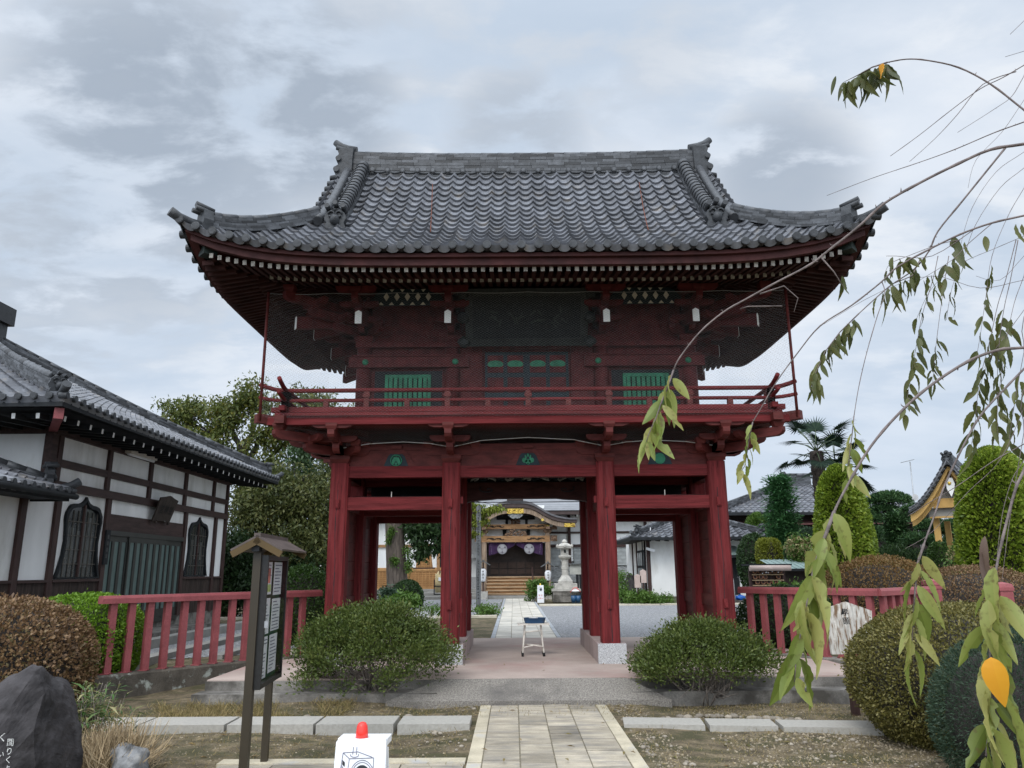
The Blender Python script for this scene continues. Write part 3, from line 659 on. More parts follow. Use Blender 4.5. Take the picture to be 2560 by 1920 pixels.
# ---- railing
def rail(name, p, q, up, r, square=None):
    """rail from p to q with both ends running past the corner and turned up"""
    p, q = Vector(p), Vector(q); d = (q - p).normalized(); n = []
    for t in (0.40, .30, .18, .06): n.append(p - d * t + Vector((0, 0, up * (t / .40) ** 1.8)))
    m_ = [p + (q - p) * k / 6 for k in range(0, 7)]
    e = [q + d * t + Vector((0, 0, up * (t / .40) ** 1.8)) for t in (.06, .18, .30, .40)]
    mb = MB(); mb.tube(n + m_ + e, r, 8 if square is None else 4, 0); return mb.build(name, m_redh, None)
def railing_side(p, q, nposts):
    p, q = Vector(p), Vector(q)
    root = bpy.data.objects.new("railing", None); COL.objects.link(root); root.parent = gate
    root.matrix_parent_inverse = Matrix.Translation(-gate.location); root.empty_display_size = .1
    zup = Vector((0, 0, 1)); parts = []
    parts.append(rail("top_rail", p + zup * 4.135, q + zup * 4.135, .10, .033))
    parts.append(rail("middle_rail", p + zup * 3.985, q + zup * 3.985, .055, .028))
    d = (q - p).normalized(); mb = MB(); mb.bar(p - d * .2 + zup * 3.845, q + d * .2 + zup * 3.845, .085, .075); parts.append(mb.build("bottom_rail", m_redh))
    for i in range(nposts + 1):
        c = p + (q - p) * i / nposts; tall = i % 2 == 0; mb = MB()
        z1 = 4.11 if tall else 3.985
        w = .11 if i in (0, nposts) else .075
        mb.bar(c + zup * 3.785, c + zup * z1, w, w, 0, d)
        if tall: mb.box(c + zup * 4.05, (w + .03, w + .03, .05))
        parts.append(mb.build("post", m_redb))
    for o in parts: o.parent = root; o.matrix_parent_inverse = Matrix.Identity(4)
    for o in parts: o.matrix_parent_inverse = Matrix.Identity(4)
    return root
RW, RD = BW - .02, BD - .02
for a, b, n in ((g(-RW, -RD, 0), g(RW, -RD, 0), 12), (g(-RW, RD, 0), g(RW, RD, 0), 12), (g(-RW, -RD, 0), g(-RW, RD, 0), 6), (g(RW, -RD, 0), g(RW, RD, 0), 6)):
    a.z = b.z = 0; railing_side(a, b, n)
# ---- upper storey
UX, UY, UT = 2.58, 1.19, 5.05
for y in (-UY, UY):
    for x in (-UX, -IN - .02, IN + .02, UX):
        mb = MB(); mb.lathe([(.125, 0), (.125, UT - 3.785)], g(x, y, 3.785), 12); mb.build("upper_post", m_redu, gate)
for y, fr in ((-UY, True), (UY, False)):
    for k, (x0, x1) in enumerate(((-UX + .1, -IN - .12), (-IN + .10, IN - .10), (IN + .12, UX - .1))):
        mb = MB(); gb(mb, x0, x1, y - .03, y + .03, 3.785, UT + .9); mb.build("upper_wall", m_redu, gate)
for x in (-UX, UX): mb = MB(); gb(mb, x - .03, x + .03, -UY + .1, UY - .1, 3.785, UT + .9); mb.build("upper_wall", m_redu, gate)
yf = -UY - .03
for sx in (-1, 1):
    xa, xb = sorted((sx * (UX + .22), sx * (IN - .25)))
    mb = MB(); gb(mb, xa, xb, yf - .12, yf - .10 + .04, 4.66, 4.83); gb(mb, xa + .05, xb - .05, yf - .14, yf - .08, 4.835, 4.86)
    gb(mb, sx * UX - .12 if sx < 0 else sx * IN - .3, sx * IN + .3 if sx < 0 else sx * UX + .12, yf - .11, yf - .06, 4.99, 5.07)
    mb.build("wall_beam", m_redu, gate)
    for xs_ in (sx * UX * .985, sx * (IN - .04)):
        mb = MB(); mb.lathe([(.052, 0), (.045, .012), (.02, .022)], (0, 0, 0), 8)
        mb.v = [tuple(g(xs_, yf - .12, 4.745) + Vector((v[0], -v[2], v[1]))) for v in mb.v]; mb.build("stud", m_green, gate)
    # barred window
    wx = sx * 1.87; wr = MB(); gb(wr, wx - .53, wx + .53, yf - .02, yf + .015, 3.88, 4.62, 1)
    win = wr.build("window", [m_redu, m_dark], gate); mb = MB()
    for a, b, c, d in ((-.36, .36, 4.50, 4.55), (-.36, .36, 3.90, 3.95), (-.36, -.31, 3.95, 4.50), (.31, .36, 3.95, 4.50)): gb(mb, wx + a, wx + b, yf - .07, yf - .02, c, d)
    mb.build("window_frame", m_green, win)
    for i in range(8):
        mb = MB(); x = wx - .27 + i * .077; gb(mb, x - .028, x + .028, yf - .065, yf - .045, 3.95, 4.50); mb.build("bar", m_green, win)
# centre doors: dark framed leaves with red panels and green cut-outs
mb = MB(); gb(mb, -.66, .66, yf - .03, yf - .005, 3.79, 4.92, 0); door = mb.build("door", m_dblue, gate)
for i in range(4):
    cx = -.475 + i * .315 + (.02 if i > 1 else -.02)
    for z0, z1 in ((4.58, 4.86), (4.26, 4.50), (3.84, 4.17)):
        mb = MB(); gb(mb, cx - .125, cx + .125, yf - .045, yf - .03, z0, z1, 0)
        if z0 > 4.5:
            pl = [(.125 * cos(a), .062 * sin(a) * (1 if sin(a) > 0 else (.9 + .25 * cos(2 * a)))) for a in [2 * pi * j / 20 for j in range(20)]]
            mb.prism(pl, g(cx, yf - .052, 4.715), (1, 0, 0), (0, 0, 1), (0, .007, 0), 1)
        mb.build("panel", [m_redu, m_green], door)
mb = MB(); gb(mb, -.64, .64, yf - .10, yf - .03, 4.95, 5.06); mb.build("lintel", m_redu, gate)
for sx in (-1, 1): mb = MB(); gb(mb, sx * .87 - .17, sx * .87 + .17, yf - .045, yf, 3.79, 5.0); mb.build("door_jamb_board", m_redu, gate)
# upper bracket sets with projecting white-ended tail beams
for y, s in ((-UY, -1), (UY, 1)):
    for x in (-IN - .02, IN + .02): bracket(g(x, y, 0), [(0, s, 0)], UT, "upper_bracket", steps=((.32, .1), (.60, .2), (.88, .3)))
    for sx in (-1, 1): bracket(g(sx * UX, y, 0), [(0, s, 0), (sx, 0, 0), (sx * 1.1, s * 1.1, 0)], UT, "upper_bracket", steps=((.32, .1), (.60, .2), (.88, .3)))
for sx in (-1, 1): bracket(g(sx * UX, 0, 0), [(sx, 0, 0)], UT, "upper_bracket", steps=((.32, .1), (.60, .2), (.88, .3)))
HEX = [(-.05, -.105), (.05, -.105), (.05, .075), (0, .105), (-.05, .075)]
def tail(x, y, dx, dy, ln=1.0, z=5.27):
    d = Vector((dx, dy, 0)).normalized(); sd = Vector((d.y, -d.x, 0)) * -1; mb = MB()
    o = g(x, y, z) + d * ln; mb.prism(HEX, o, sd, Vector((0, 0, 1)), -d * ln + Vector((0, 0, .18)), 0)
    mb.prism(HEX, o + d * .006, sd, Vector((0, 0, 1)), -d * .006, 1); return mb.build("tail_beam", [m_redu, m_white], gate)
for s in (-1, 1):
    for x in (-IN - .03, IN + .03, -UX + .04, UX - .04): tail(x, s * UY, 0, s, .82)
    for y in (-UY, 0, UY): tail(s * UX, y, s, 0, .82)
    for sx in (-1, 1): tail(sx * UX, s * UY, sx * .95, s * .55, 1.12, 5.27)
for y in (-UY - .62, UY + .62): beam("eave_purlin", -UX - .9, UX + .9, y - .07, y + .07, 5.86, 6.0, m_reds)
for x in (-UX - .62, UX + .62): beam("eave_purlin", x - .07, x + .07, -UY - .9, UY + .9, 5.862, 5.998, m_reds)
# lattice panels under the eaves
for cx, hw, fr in ((-1.87, .60, 1), (1.87, .60, 1), (0, .9, 0)):
    mb = MB(); z0, h = 5.60, .27; y = yf - .36
    out = [(-hw, 0), (hw, 0), (hw * .90, h * .50), (hw * .78, h * .82), (hw * .6, h), (-hw * .6, h), (-hw * .78, h * .82), (-hw * .90, h * .50)]
    mb.prism(out, g(cx, y, z0), (1, 0, 0), (0, 0, 1), (0, .02, 0), 1)
    def inside(px_, pz_):
        a = abs(px_) / hw
        return 0 <= pz_ <= h * (1 if a < .66 else 1 - (a - .66) / .34 * .95) and a < .98
    n = int(hw / .165) + 1
    for i in range(-n, n + 1):
        for pl in ([(i * .165 - .044, h * .52), (i * .165, h * .52 - .072), (i * .165 + .044, h * .52), (i * .165, h * .52 + .072)],
                   [((i + .5) * .165 - .042, .006), ((i + .5) * .165 + .042, .006), ((i + .5) * .165, .056)], [((i + .5) * .165 - .036, h - .006), ((i + .5) * .165, h - .05), ((i + .5) * .165 + .036, h - .006)]):
            if all(inside(*q) for q in pl): mb.prism(pl, g(cx, y - .005, z0), (1, 0, 0), (0, 0, 1), (0, .004, 0), 0)
    mb.build("lattice_panel", [M("cream_lattice_field", (.62, .58, .48), .7) if fr else M("shaded_board", (.10, .10, .095)), m_dblue], gate)  # centre panel: field darkened, shade put into its colour
# large dark name plaque leaning forward under the eaves
pt = bpy.data.objects.new("name_plaque", None); COL.objects.link(pt); pt.parent = gate; pt.matrix_parent_inverse = Matrix.Translation(-gate.location); pt.empty_display_size = .1
c0, c1 = g(0, yf - .28, 5.02), g(0, yf - .62, 5.70); uz = (c1 - c0); hgt = uz.length; uz.normalize(); ux = Vector((1, 0, 0)); nn = ux.cross(uz) * -1
nn = Vector((0, -uz.z, uz.y)); 
if nn.y > 0: nn = -nn
mb = MB(); mb.prism([(-.86, 0), (.86, 0), (.86, hgt), (-.86, hgt)], c0, ux, uz, -nn * .04, 0)
for i in range(4):
    for k in range(5):
        a = random.uniform(0, 3.1); p = c0 + ux * (.50 - i * .33 + random.uniform(-.08, .08)) + uz * (hgt / 2 + random.uniform(-.12, .12)) + nn * .004
        mb.bar(p - (ux * cos(a) + uz * sin(a)) * .06, p + (ux * cos(a) + uz * sin(a)) * .06, .02, .008, 1, nn)
o1 = mb.build("plaque_board", [M("blackened_plaque", (.007, .010, .011), .7), M("dull_green_relief", (.022, .030, .025))], None)
mb = MB()
for a, b in (((-.95, -.07), (.95, .05)), ((-.95, hgt - .05), (.95, hgt + .07))): mb.prism([(a[0], a[1]), (b[0], a[1]), (b[0], b[1]), (a[0], b[1])], c0 + nn * .03, ux, uz, -nn * .09, 0)
for s in (-1, 1):
    x0, x1 = sorted((s * .95, s * .84)); mb.prism([(x0, .05), (x1, .05), (x1, hgt - .05), (x0, hgt - .05)], c0 + nn * .025, ux, uz, -nn * .08, 0)
    for q in (0, hgt / 2, hgt): mb.ball(c0 + ux * s * .98 + uz * q + nn * .02, (.10, .06, .09), 0, 8, 6, .2, int(q * 9))
o2 = mb.build("plaque_frame", M("dull_dark_frame", (.014, .018, .017), .6, .4, 9, bump=.3), None)
for o in (o1, o2): o.parent = pt; o.matrix_parent_inverse = Matrix.Identity(4)
# ---- roof surfaces
LX, LY, ZE, RISE, ZR = 4.80, 3.28, 5.82, .42, 8.63      # eave half lengths, eave level, upturn of the corners, foot of the ridge
GABX, THIP = 3.42, 1.41
def prof(t): return .55 * t + .111 * t * t
def lift(s, L, t): return RISE * (abs(s) / L) ** 5.5 * max(0, 1 - t / 2.4) ** 1.5
def surf(side, s, t):
    L = LX if side in 'fb' else LY
    z = ZE + prof(t) + lift(s, L, t)
    if side == 'f': return g(s, -LY + t, z)
    if side == 'b': return g(s, LY - t, z)
    if side == 'l': return g(-LX + t, s, z)
    return g(LX - t, s, z)
INW = {'f': Vector((0, 1, 0)), 'b': Vector((0, -1, 0)), 'l': Vector((1, 0, 0)), 'r': Vector((-1, 0, 0))}
def sn(side, t):
    a = .55 + .222 * t; d = INW[side]; return (Vector((0, 0, 1)) - d * a).normalized()
TRIM = [1]
WAVE = [(0, .032), (.10, .056), (.20, .034), (.34, .004), (.50, -.010), (.66, -.012), (.82, -.002), (.93, .018), (1, .032)]
def tiles(mb, side, S, N, L, ncol, rows, tmax, mi=0, step=.040, caps=True, flip=1, lip=.05):
    """one pan-tile per cell: S(s,t) surface point, N(t) normal"""
    w = 2 * L / ncol
    for i in range(ncol):
        s0 = -L + i * w
        for r in range(len(rows) - 1):
            t0, t1 = rows[r], rows[r + 1]; low, up, fr = [], [], []; ok = False
            for k, h in WAVE:
                s = s0 + w * (k if flip > 0 else 1 - k); tm = tmax(s); a, b = min(t0, tm), min(t1, tm)
                if b - a > .02: ok = True
                low.append(S(s, a) + N(a) * (h + step)); up.append(S(s, b) + N(b) * (h + .002))
                fr.append(S(s, a) + N(a) * (h - .004 - (lip if r == 0 else 0)))
            if not ok: continue
            n = len(WAVE); F = []
            for k in range(n - 1): F.append((k, k + 1, n + k + 1, n + k))
            for k in range(n - 1): F.append((2 * n + k, 2 * n + k + 1, k + 1, k))
            q = random.random(); mb.add(low + up + fr, F, mi, False, q)
            if r == 0 and caps:
                p = S(s0 + w * (.10 if flip > 0 else .9), 0) + N(0) * .03; d = -INW[side]
                mb.disc(p - d * .10, .058, d, .135, 14, mi + 1, .5); mb.disc(p + d * .028, .046, d, .010, 14, mi + 1, .2); mb.tube([p + d * .030 + (Vector((0, 0, 1)) * cos(a_) + d.cross(Vector((0, 0, 1))) * sin(a_)) * .050 for a_ in [k_ * pi / 6 for k_ in range(13)]], .008, 4, len(TRIM) and mi + 2, False)
def rowset(t1, n): return [t1 * k / n * (1.12 - .12 * k / n) for k in range(n + 1)]
tm_main = lambda s: 3.16 if abs(s) < GABX else max(0, LX - abs(s))
tm_side = lambda s: min(1.62, max(0, LY - abs(s)))
rt = MB()
tiles(rt, 'f', lambda s, t: surf('f', s, t), lambda t: sn('f', t), LX, 41, rowset(3.16, 17), tm_main)
tiles(rt, 'b', lambda s, t: surf('b', s, t), lambda t: sn('b', t), LX, 41, rowset(3.16, 17), tm_main)
for sd in 'lr':
    tiles(rt, sd, (lambda q: lambda s, t: surf(q, s, t))(sd), (lambda q: lambda t: sn(q, t))(sd), LY, 28, rowset(1.62, 8), tm_side, flip=1 if sd == 'r' else -1)
rt.build("tiled_roof", [m_tile, m_oni, m_tiled], gate)
mb = MB()                                     # two rusty wires lying on the front slope
for x in (-1.62, 2.05):
    mb.tube([surf('f', x * (1 - .12 * k / 9) , 2.75 - k * .21) + sn('f', 2) * .075 for k in range(10)], .008, 5)
mb.build("rusty_wire", M("rust", (.12, .035, .018), .8), gate)
# eave boards, soffit
def ring(mb, inset, z0, z1, th, mi=0):
    for sd in 'fblr':
        L = LX if sd in 'fb' else LY; n = 24; P = []
        for k in range(n + 1):
            s = (-1 + 2 * k / n) * (L - inset); b = surf(sd, s, inset); b.z = ZE + lift(s * L / (L - inset), L, inset * .6)
            d = INW[sd]
            P += [b + Vector((0, 0, z0)), b + Vector((0, 0, z1)), b + d * th + Vector((0, 0, z1)), b + d * th + Vector((0, 0, z0))]
        F = []
        for k in range(n):
            o = 4 * k
            for j in range(4): F.append((o + j, o + (j + 1) % 4, o + 4 + (j + 1) % 4, o + 4 + j))
        mb.add(P, F, mi, False, .5)
mb = MB(); ring(mb, .07, -.10, -.045, .10); ring(mb, .13, -.20, -.103, .09); ring(mb, .78, -.14, -.06, .08); mb.build("eave_fascia", M("shade_darkened_eave_board", (.052, .014, .013), .7, .3, 3), gate)  # fascia colour darkened to carry the shadow below the tiles
mb = MB()
for sd in 'fblr':
    L = LX if sd in 'fb' else LY; n = 26; P = []; ts = (.16, .8, 1.5, 2.25)
    for t in ts:
        for k in range(n + 1):
            s = (-1 + 2 * k / n) * (L - t); b = surf(sd, s, t); b.z = ZE - .075 + .29 * t * .98 + lift(s * L / (L - t + .01) * .98, L, t * .75) + .012; P.append(b)
    F = [(j * (n + 1) + k, j * (n + 1) + k + 1, (j + 1) * (n + 1) + k + 1, (j + 1) * (n + 1) + k) for j in range(len(ts) - 1) for k in range(n)]
    mb.add(P, F, 0, True, .5)
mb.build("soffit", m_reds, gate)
shown = MB(); rest = MB(); cnt = 0
def rafter(mb, sd, s, t0, t1, z0, sl, w=.055, h=.068):
    L = LX if sd in 'fb' else LY
    a, b = surf(sd, s, t0), surf(sd, s, t1); a.z = ZE + z0 + lift(s, L, t0 * .8); b.z = ZE + z0 + sl * (t1 - t0) + lift(s, L, t1 * .9)
    mb.bar(a, b, w, h, 0, (0, 0, 1), 1); return mb
nfly = int(2 * (LX - .42) / .118)
for sd in 'fblr':
    L = LX if sd in 'fb' else LY
    for k in range(int(2 * (L - .40) / .118) + 1):
        s = -(L - .40) + k * .118; te = min(1.05, L - abs(s) - .02)
        if te < .30: continue
        q = rafter(MB() if sd == 'f' else rest, sd, s, .22, te, -.225, .20)
        if sd == 'f': q.build("rafter", [m_reds, m_tipw], gate); cnt += 1
for sd in 'fblr':
    L = LX if sd in 'fb' else LY
    for k in range(int(2 * (L - .95) / .118) + 1):
        s = -(L - .95) + k * .118; te = min(2.2, L - abs(s) - .02)
        if te < .95: continue
        one = sd == 'f' and abs(s) < 1.6 and cnt < 99
        q = rafter(MB() if one else rest, sd, s, .80, te, -.155, .26, .055, .065)
        if one: q.build("rafter", [m_reds, m_tipw], gate); cnt += 1
rest.build("rafters", [m_reds, m_tipw], gate)["kind"] = "stuff"
for sx in (-1, 1):
    for sy in (-1, 1):
        mb = MB(); c = g(sx * (LX - .30), sy * (LY - .30), ZE + .14); e = g(sx * (UX - .1), sy * (UY - .1), 6.02)
        mb.bar(c, e, .15, .20, 0, (0, 0, 1), 1); d = (c - e).normalized(); mb.bar(c - d * .12 + Vector((0, 0, -.01)), c + d * .07 + Vector((0, 0, .0)), .19, .21, 1); mb.build("hip_rafter", [m_redb, M("dark_green_beam_end", (.022, .032, .028), .6)], gate)
# ---- ridges
def stack(mb, pts, wid, up, layers, seg, mi=0, sidev=None, capr=None, taper=.85):
    """ridge built of courses of flat tiles along a curve, each course broken into tiles"""
    pts = [Vector(p) for p in pts]; n = len(pts); cum = [0.0]
    for a, b in zip(pts, pts[1:]): cum.append(cum[-1] + (b - a).length)
    def P(u):
        u = max(0, min(cum[-1], u))
        for i in range(n - 1):
            if u <= cum[i + 1] + 1e-9:
                f = (u - cum[i]) / max(1e-9, cum[i + 1] - cum[i]); return pts[i].lerp(pts[i + 1], f), (pts[i + 1] - pts[i]).normalized()
        return pts[-1], (pts[-1] - pts[-2]).normalized()
    for l in range(layers):
        u = -random.random() * seg; h = up / layers; w = wid * (1 - (1 - taper) * l / layers) * (1 + .04 * (l % 2))
        while u < cum[-1]:
            a, da = P(u); b, db = P(u + seg * .985)
            if (b - a).length > .02:
                mb.bar(a + Vector((0, 0, h * (l + .5))), b + Vector((0, 0, h * (l + .5))), w * (1 + random.uniform(-.03, .03)), h * .92, mi)
            u += seg
    if capr:
        u = 0
        while u < cum[-1] - .05:
            a, _ = P(u); b, _ = P(u + seg * 1.0); z = Vector((0, 0, up + capr * .25))
            mb.tube([a + z, b + z], [capr, capr * .9], 10, mi, True, True, random.random()); u += seg
RT = 9.17 - ZR
rp = [g(x, 0, ZR - .10 + .07 * (abs(x) / 3.4) ** 3) for x in [-3.26 + 6.52 * k / 22 for k in range(23)]]
mb = MB(); stack(mb, rp, .30, RT, 9, .31, 0, None, .075, .8)
for k in range(23):                            # row of round end tiles along the foot of the ridge
    x = -3.05 + 6.1 * k / 22; z = ZR + .06 + .07 * (abs(x) / 3.4) ** 3
    for s in (-1, 1):
        mb.disc(g(x, s * .20, z), .052, (0, s, 0), .03, 12, 1); mb.disc(g(x, s * .225, z), .034, (0, s, 0), .01, 10, 0, .9)
        if k < 22: mb.tube([g(x + .277 * q, s * .205, z - .03 - .035 * sin(pi * q)) for q in (.1, .3, .5, .7, .9)], .022, 6, 1)
for s in (-1, 1): gb(mb, -3.1, 3.1, s * .19 - .05, s * .19 + .05, ZR - .13, ZR - .045, 1)
mb.build("ridge", [m_tiled, m_oni], gate)
def oni(mb, o, ux, nn_, k=1.0):
    """ridge-end tile seen from its front: shield with volutes and three round tiles"""
    o, ux, nn_ = Vector(o), Vector(ux), Vector(nn_).normalized(); uz = Vector((0, 0, 1))
    sh = [(-.13, 0), (.13, 0), (.17, .08), (.14, .16), (.18, .24), (.15, .33), (.08, .38), (0, .41), (-.08, .38), (-.15, .33), (-.18, .24), (-.14, .16), (-.17, .08)]
    mb.prism([(a * k, b * k) for a, b in sh], o, ux, uz, -nn_ * .12 * k, 0)
    mb.ball(o + uz * .20 * k + nn_ * .02, (.08 * k, .08 * k, .09 * k), 0, 10, 7, .15, 3)
    for s in (-1, 1): mb.tube([o + ux * s * (.06 + .05 * cos(a)) * k + uz * (.30 + .05 * sin(a)) * k + nn_ * .02 for a in [j * .7 for j in range(9)]], .016 * k, 5, 0)
    for a, b in ((-.13, .42), (0, .47), (.13, .42)): mb.tube([o + ux * a * k + uz * b * k - nn_ * .16 * k, o + ux * a * k + uz * (b + .015) * k + nn_ * .07 * k], .042 * k, 10, 0)
for sx in (-1, 1):                             # main ridge ends: tall stepped ornament with an upturned horn
    mb = MB(); x = sx * 3.27
    pf = [(-.10, -.42), (.10, -.42), (.16, -.34), (.13, -.25), (.20, -.16), (.21, -.06), (.13, .0), (.15, .06), (.19, .14), (.14, .20), (.16, .26), (.12, .32), (-.12, .32)]
    mb.prism(pf, g(x, -.19, ZR + .23), (sx, 0, 0), (0, 0, 1), (0, .38, 0), 0)
    for a, b, r_ in ((.17, -.12, .055), (.14, .10, .05), (.10, -.36, .05)): mb.tube([g(x + sx * a, -.23, ZR + .23 + b), g(x + sx * a, .23, ZR + .23 + b)], r_, 10)
    mb.tube([g(x - sx * .15, 0, ZR + .60), g(x + sx * .02, 0, ZR + .63), g(x + sx * .14, 0, ZR + .68), g(x + sx * .26, 0, ZR + .78)], [.075, .08, .075, .06], 12)
    mb.tube([g(x - sx * .05, -.12, ZR + .55), g(x + sx * .08, -.12, ZR + .56), g(x + sx * .2, -.12, ZR + .60)], .045, 10); mb.tube([g(x - sx * .05, .12, ZR + .55), g(x + sx * .08, .12, ZR + .56), g(x + sx * .2, .12, ZR + .60)], .045, 10)
    mb.build("ridge_end_ornament", m_oni, gate)
    for s, sd in ((-1, 'f'), (1, 'b')):
        # descending ridge
        ts = [3.12 - (3.12 - 1.25) * k / 14 for k in range(15)]
        pts = [surf(sd, sx * 2.95, t) + Vector((0, 0, .02)) for t in ts]
        mb = MB(); stack(mb, pts, .22, .17, 4, .26, 0, None, None, .9)
        for k in range(19):
            t0 = 3.12 - (3.12 - 1.25) * k / 19; t1 = 3.12 - (3.12 - 1.25) * (k + 1.08) / 19
            a, b = surf(sd, sx * 2.95, t0) + Vector((0, 0, .215)), surf(sd, sx * 2.95, t1) + Vector((0, 0, .215))
            mb.tube([a, b], [.105, .120], 10, 0, True, True, .25 + .3 * random.random())
        mb.build("descending_ridge", m_tiled, gate)
        mb = MB(); oni(mb, surf(sd, sx * 2.95, 1.20) + Vector((0, 0, -.02)), (1, 0, 0), (0, s, 0), .95); mb.build("ridge_end_ornament", m_oni, gate)
        # verge tiles of the gable
        mb = MB()
        for k in range(11):
            t0 = 3.1 - k * .165
            a = surf(sd, sx * 3.10, t0) + Vector((0, 0, .05)); b = surf(sd, sx * 3.10, t0 - .02); b = b + Vector((sx * .42, 0, -.02))
            mb.tube([a, b], .062, 10, 0, True, True, random.random()); mb.disc(b, .058, (sx, 0, 0), .02, 12, 0, .2)
        pts = [surf(sd, sx * 3.24, 3.1 - k * .2) + Vector((0, 0, .12)) for k in range(10)]; mb.tube(pts, .075, 10, 0)
        mb.build("verge_tiles", m_tiled, gate)
        # hip ridge to the corner
        def hp(t): return g(sx * (LX - t), s * (LY - t), ZE + prof(t) + lift(LX - t, LX, t) * 1.0 + .02)
        pts = [hp(1.50 - 1.22 * k / 12) for k in range(13)]
        mb = MB(); stack(mb, pts, .20, .20, 5, .24, 0, None, .062, .85); mb.build("hip_ridge", m_tiled, gate)
        mb = MB(); d = Vector((sx, s, 0)).normalized(); q = hp(.25); mb.prism([(-.10, -.05), (.10, -.05), (.13, .1), (.10, .24), (-.10, .24), (-.13, .1)], q + d * .06, Vector((-d.y, d.x, 0)), (0, 0, 1), -d * .14, 0)
        for a in (-.06, .06): mb.tube([q + Vector((-d.y, d.x, 0)) * a + Vector((0, 0, .22)) - d * .1, q + Vector((-d.y, d.x, 0)) * a + Vector((0, 0, .25)) + d * .16], .036, 10)
        mb.tube([q + Vector((0, 0, .29)) - d * .12, q + Vector((0, 0, .33)) + d * .14], .042, 10)
        mb.tube([hp(.30) + Vector((0, 0, .02)), hp(.12) + Vector((0, 0, .03)), hp(.0) + Vector((0, 0, .04)), hp(-.09) + Vector((0, 0, .07))], [.06, .062, .066, .07], 12)
        mb.build("hip_end_ornament", m_oni, gate)
    mb = MB(); mb.add([g(sx * 3.22, -2.0, ZE + prof(1.3)), g(sx * 3.22, 2.0, ZE + prof(1.3)), g(sx * 3.22, .05, ZR), g(sx * 3.22, -.05, ZR)], [(0, 1, 2, 3)]); mb.build("gable_wall", m_redb, gate)

# ================================================================== bird net hung round the upper storey
net = thing("bird_net", "fine wire bird net on red poles hung round the balcony of the red gate", "bird net", (GX, GY - 2.1, 3.7))
NW, NY = 3.87, -BD - .13
def netpanel(A, B, C, D, pitch=.060, rw=.00058):
    """diamond mesh on the patch A-B (bottom) / D-C (top)"""
    A, B, C, D = map(Vector, (A, B, C, D)); mb = MB(); w = ((B - A).length + (C - D).length) / 2; h = ((D - A).length + (C - B).length) / 2
    def Q(u, v): return A.lerp(B, u).lerp(D.lerp(C, u), v)
    sl = .62
    for s in (-1, 1):
        k = -int(h / sl / pitch) - 2
        while k * pitch < w + h / sl:
            x0 = k * pitch; k += 1; pts = []
            # line x = x0 + s*v*h/sl
            va, vb = 0.0, 1.0; dx = s * h / sl
            lo, hi = sorted(((0 - x0) / dx, (w - x0) / dx)); va, vb = max(va, lo), min(vb, hi)
            if vb - va < .01: continue
            p = Q((x0 + dx * va) / w, va); q = Q((x0 + dx * vb) / w, vb); mb.tube([p, q], rw, 3, 0, False, False, .5)
    return mb
zt, zb = 5.60, 3.74
for P4 in ((g(-NW, NY, zb), g(NW, NY, zb), g(NW, NY, zt), g(-NW, NY, zt)),
           (g(-NW, NY, zb), g(-NW, 1.8, zb), g(-NW, 1.8, zt), g(-NW, NY, zt)), (g(NW, NY, zb), g(NW, 1.8, zb), g(NW, 1.8, zt), g(NW, NY, zt))):
    netpanel(*P4, pitch=.060 if abs(P4[0][0] - P4[1][0]) > 1 else .16, rw=.00058 if abs(P4[0][0] - P4[1][0]) > 1 else .0005).build("net", m_wire, net)
fy = ROWS[0] - .16
sc = [(-OUT - .5, 3.375), (-OUT - .12, 3.385), (-OUT, 3.36), (-2.4, 3.43), (-1.9, 3.455), (-1.5, 3.43), (-IN, 3.37), (-.7, 3.47), (0, 3.51), (.7, 3.47), (IN, 3.37), (1.5, 3.43), (1.9, 3.455), (2.4, 3.43), (OUT, 3.36), (OUT + .12, 3.385), (OUT + .5, 3.375)]
mbn = MB()
for (xa, za), (xb, zb2) in zip(sc, sc[1:]):
    ka, kb = xa / (OUT + .5) * NW, xb / (OUT + .5) * NW
    t_ = netpanel(g(xa, fy, za), g(xb, fy, zb2), g(kb, NY, zb), g(ka, NY, zb)); mbn.add(t_.v, t_.f, 0, False, .5)
mbn.build("net", m_wire, net)
mb = MB(); mb.tube([g(x, fy - .004, z) for x, z in sc], .006, 5); mb.build("edge_rope", m_rope, net)
mb = MB(); mb.tube([g(-NW + 2 * NW * k / 48, NY, zt + .0 - .018 * abs(sin(k * pi / 6))) for k in range(49)], .004, 4); mb.build("edge_rope", m_wire, net)
for sx in (-1, 1): mb = MB(); mb.tube([g(sx * NW, NY, 3.66), g(sx * NW, NY, 5.62)], .022, 8); mb.build("pole", m_redb, net)
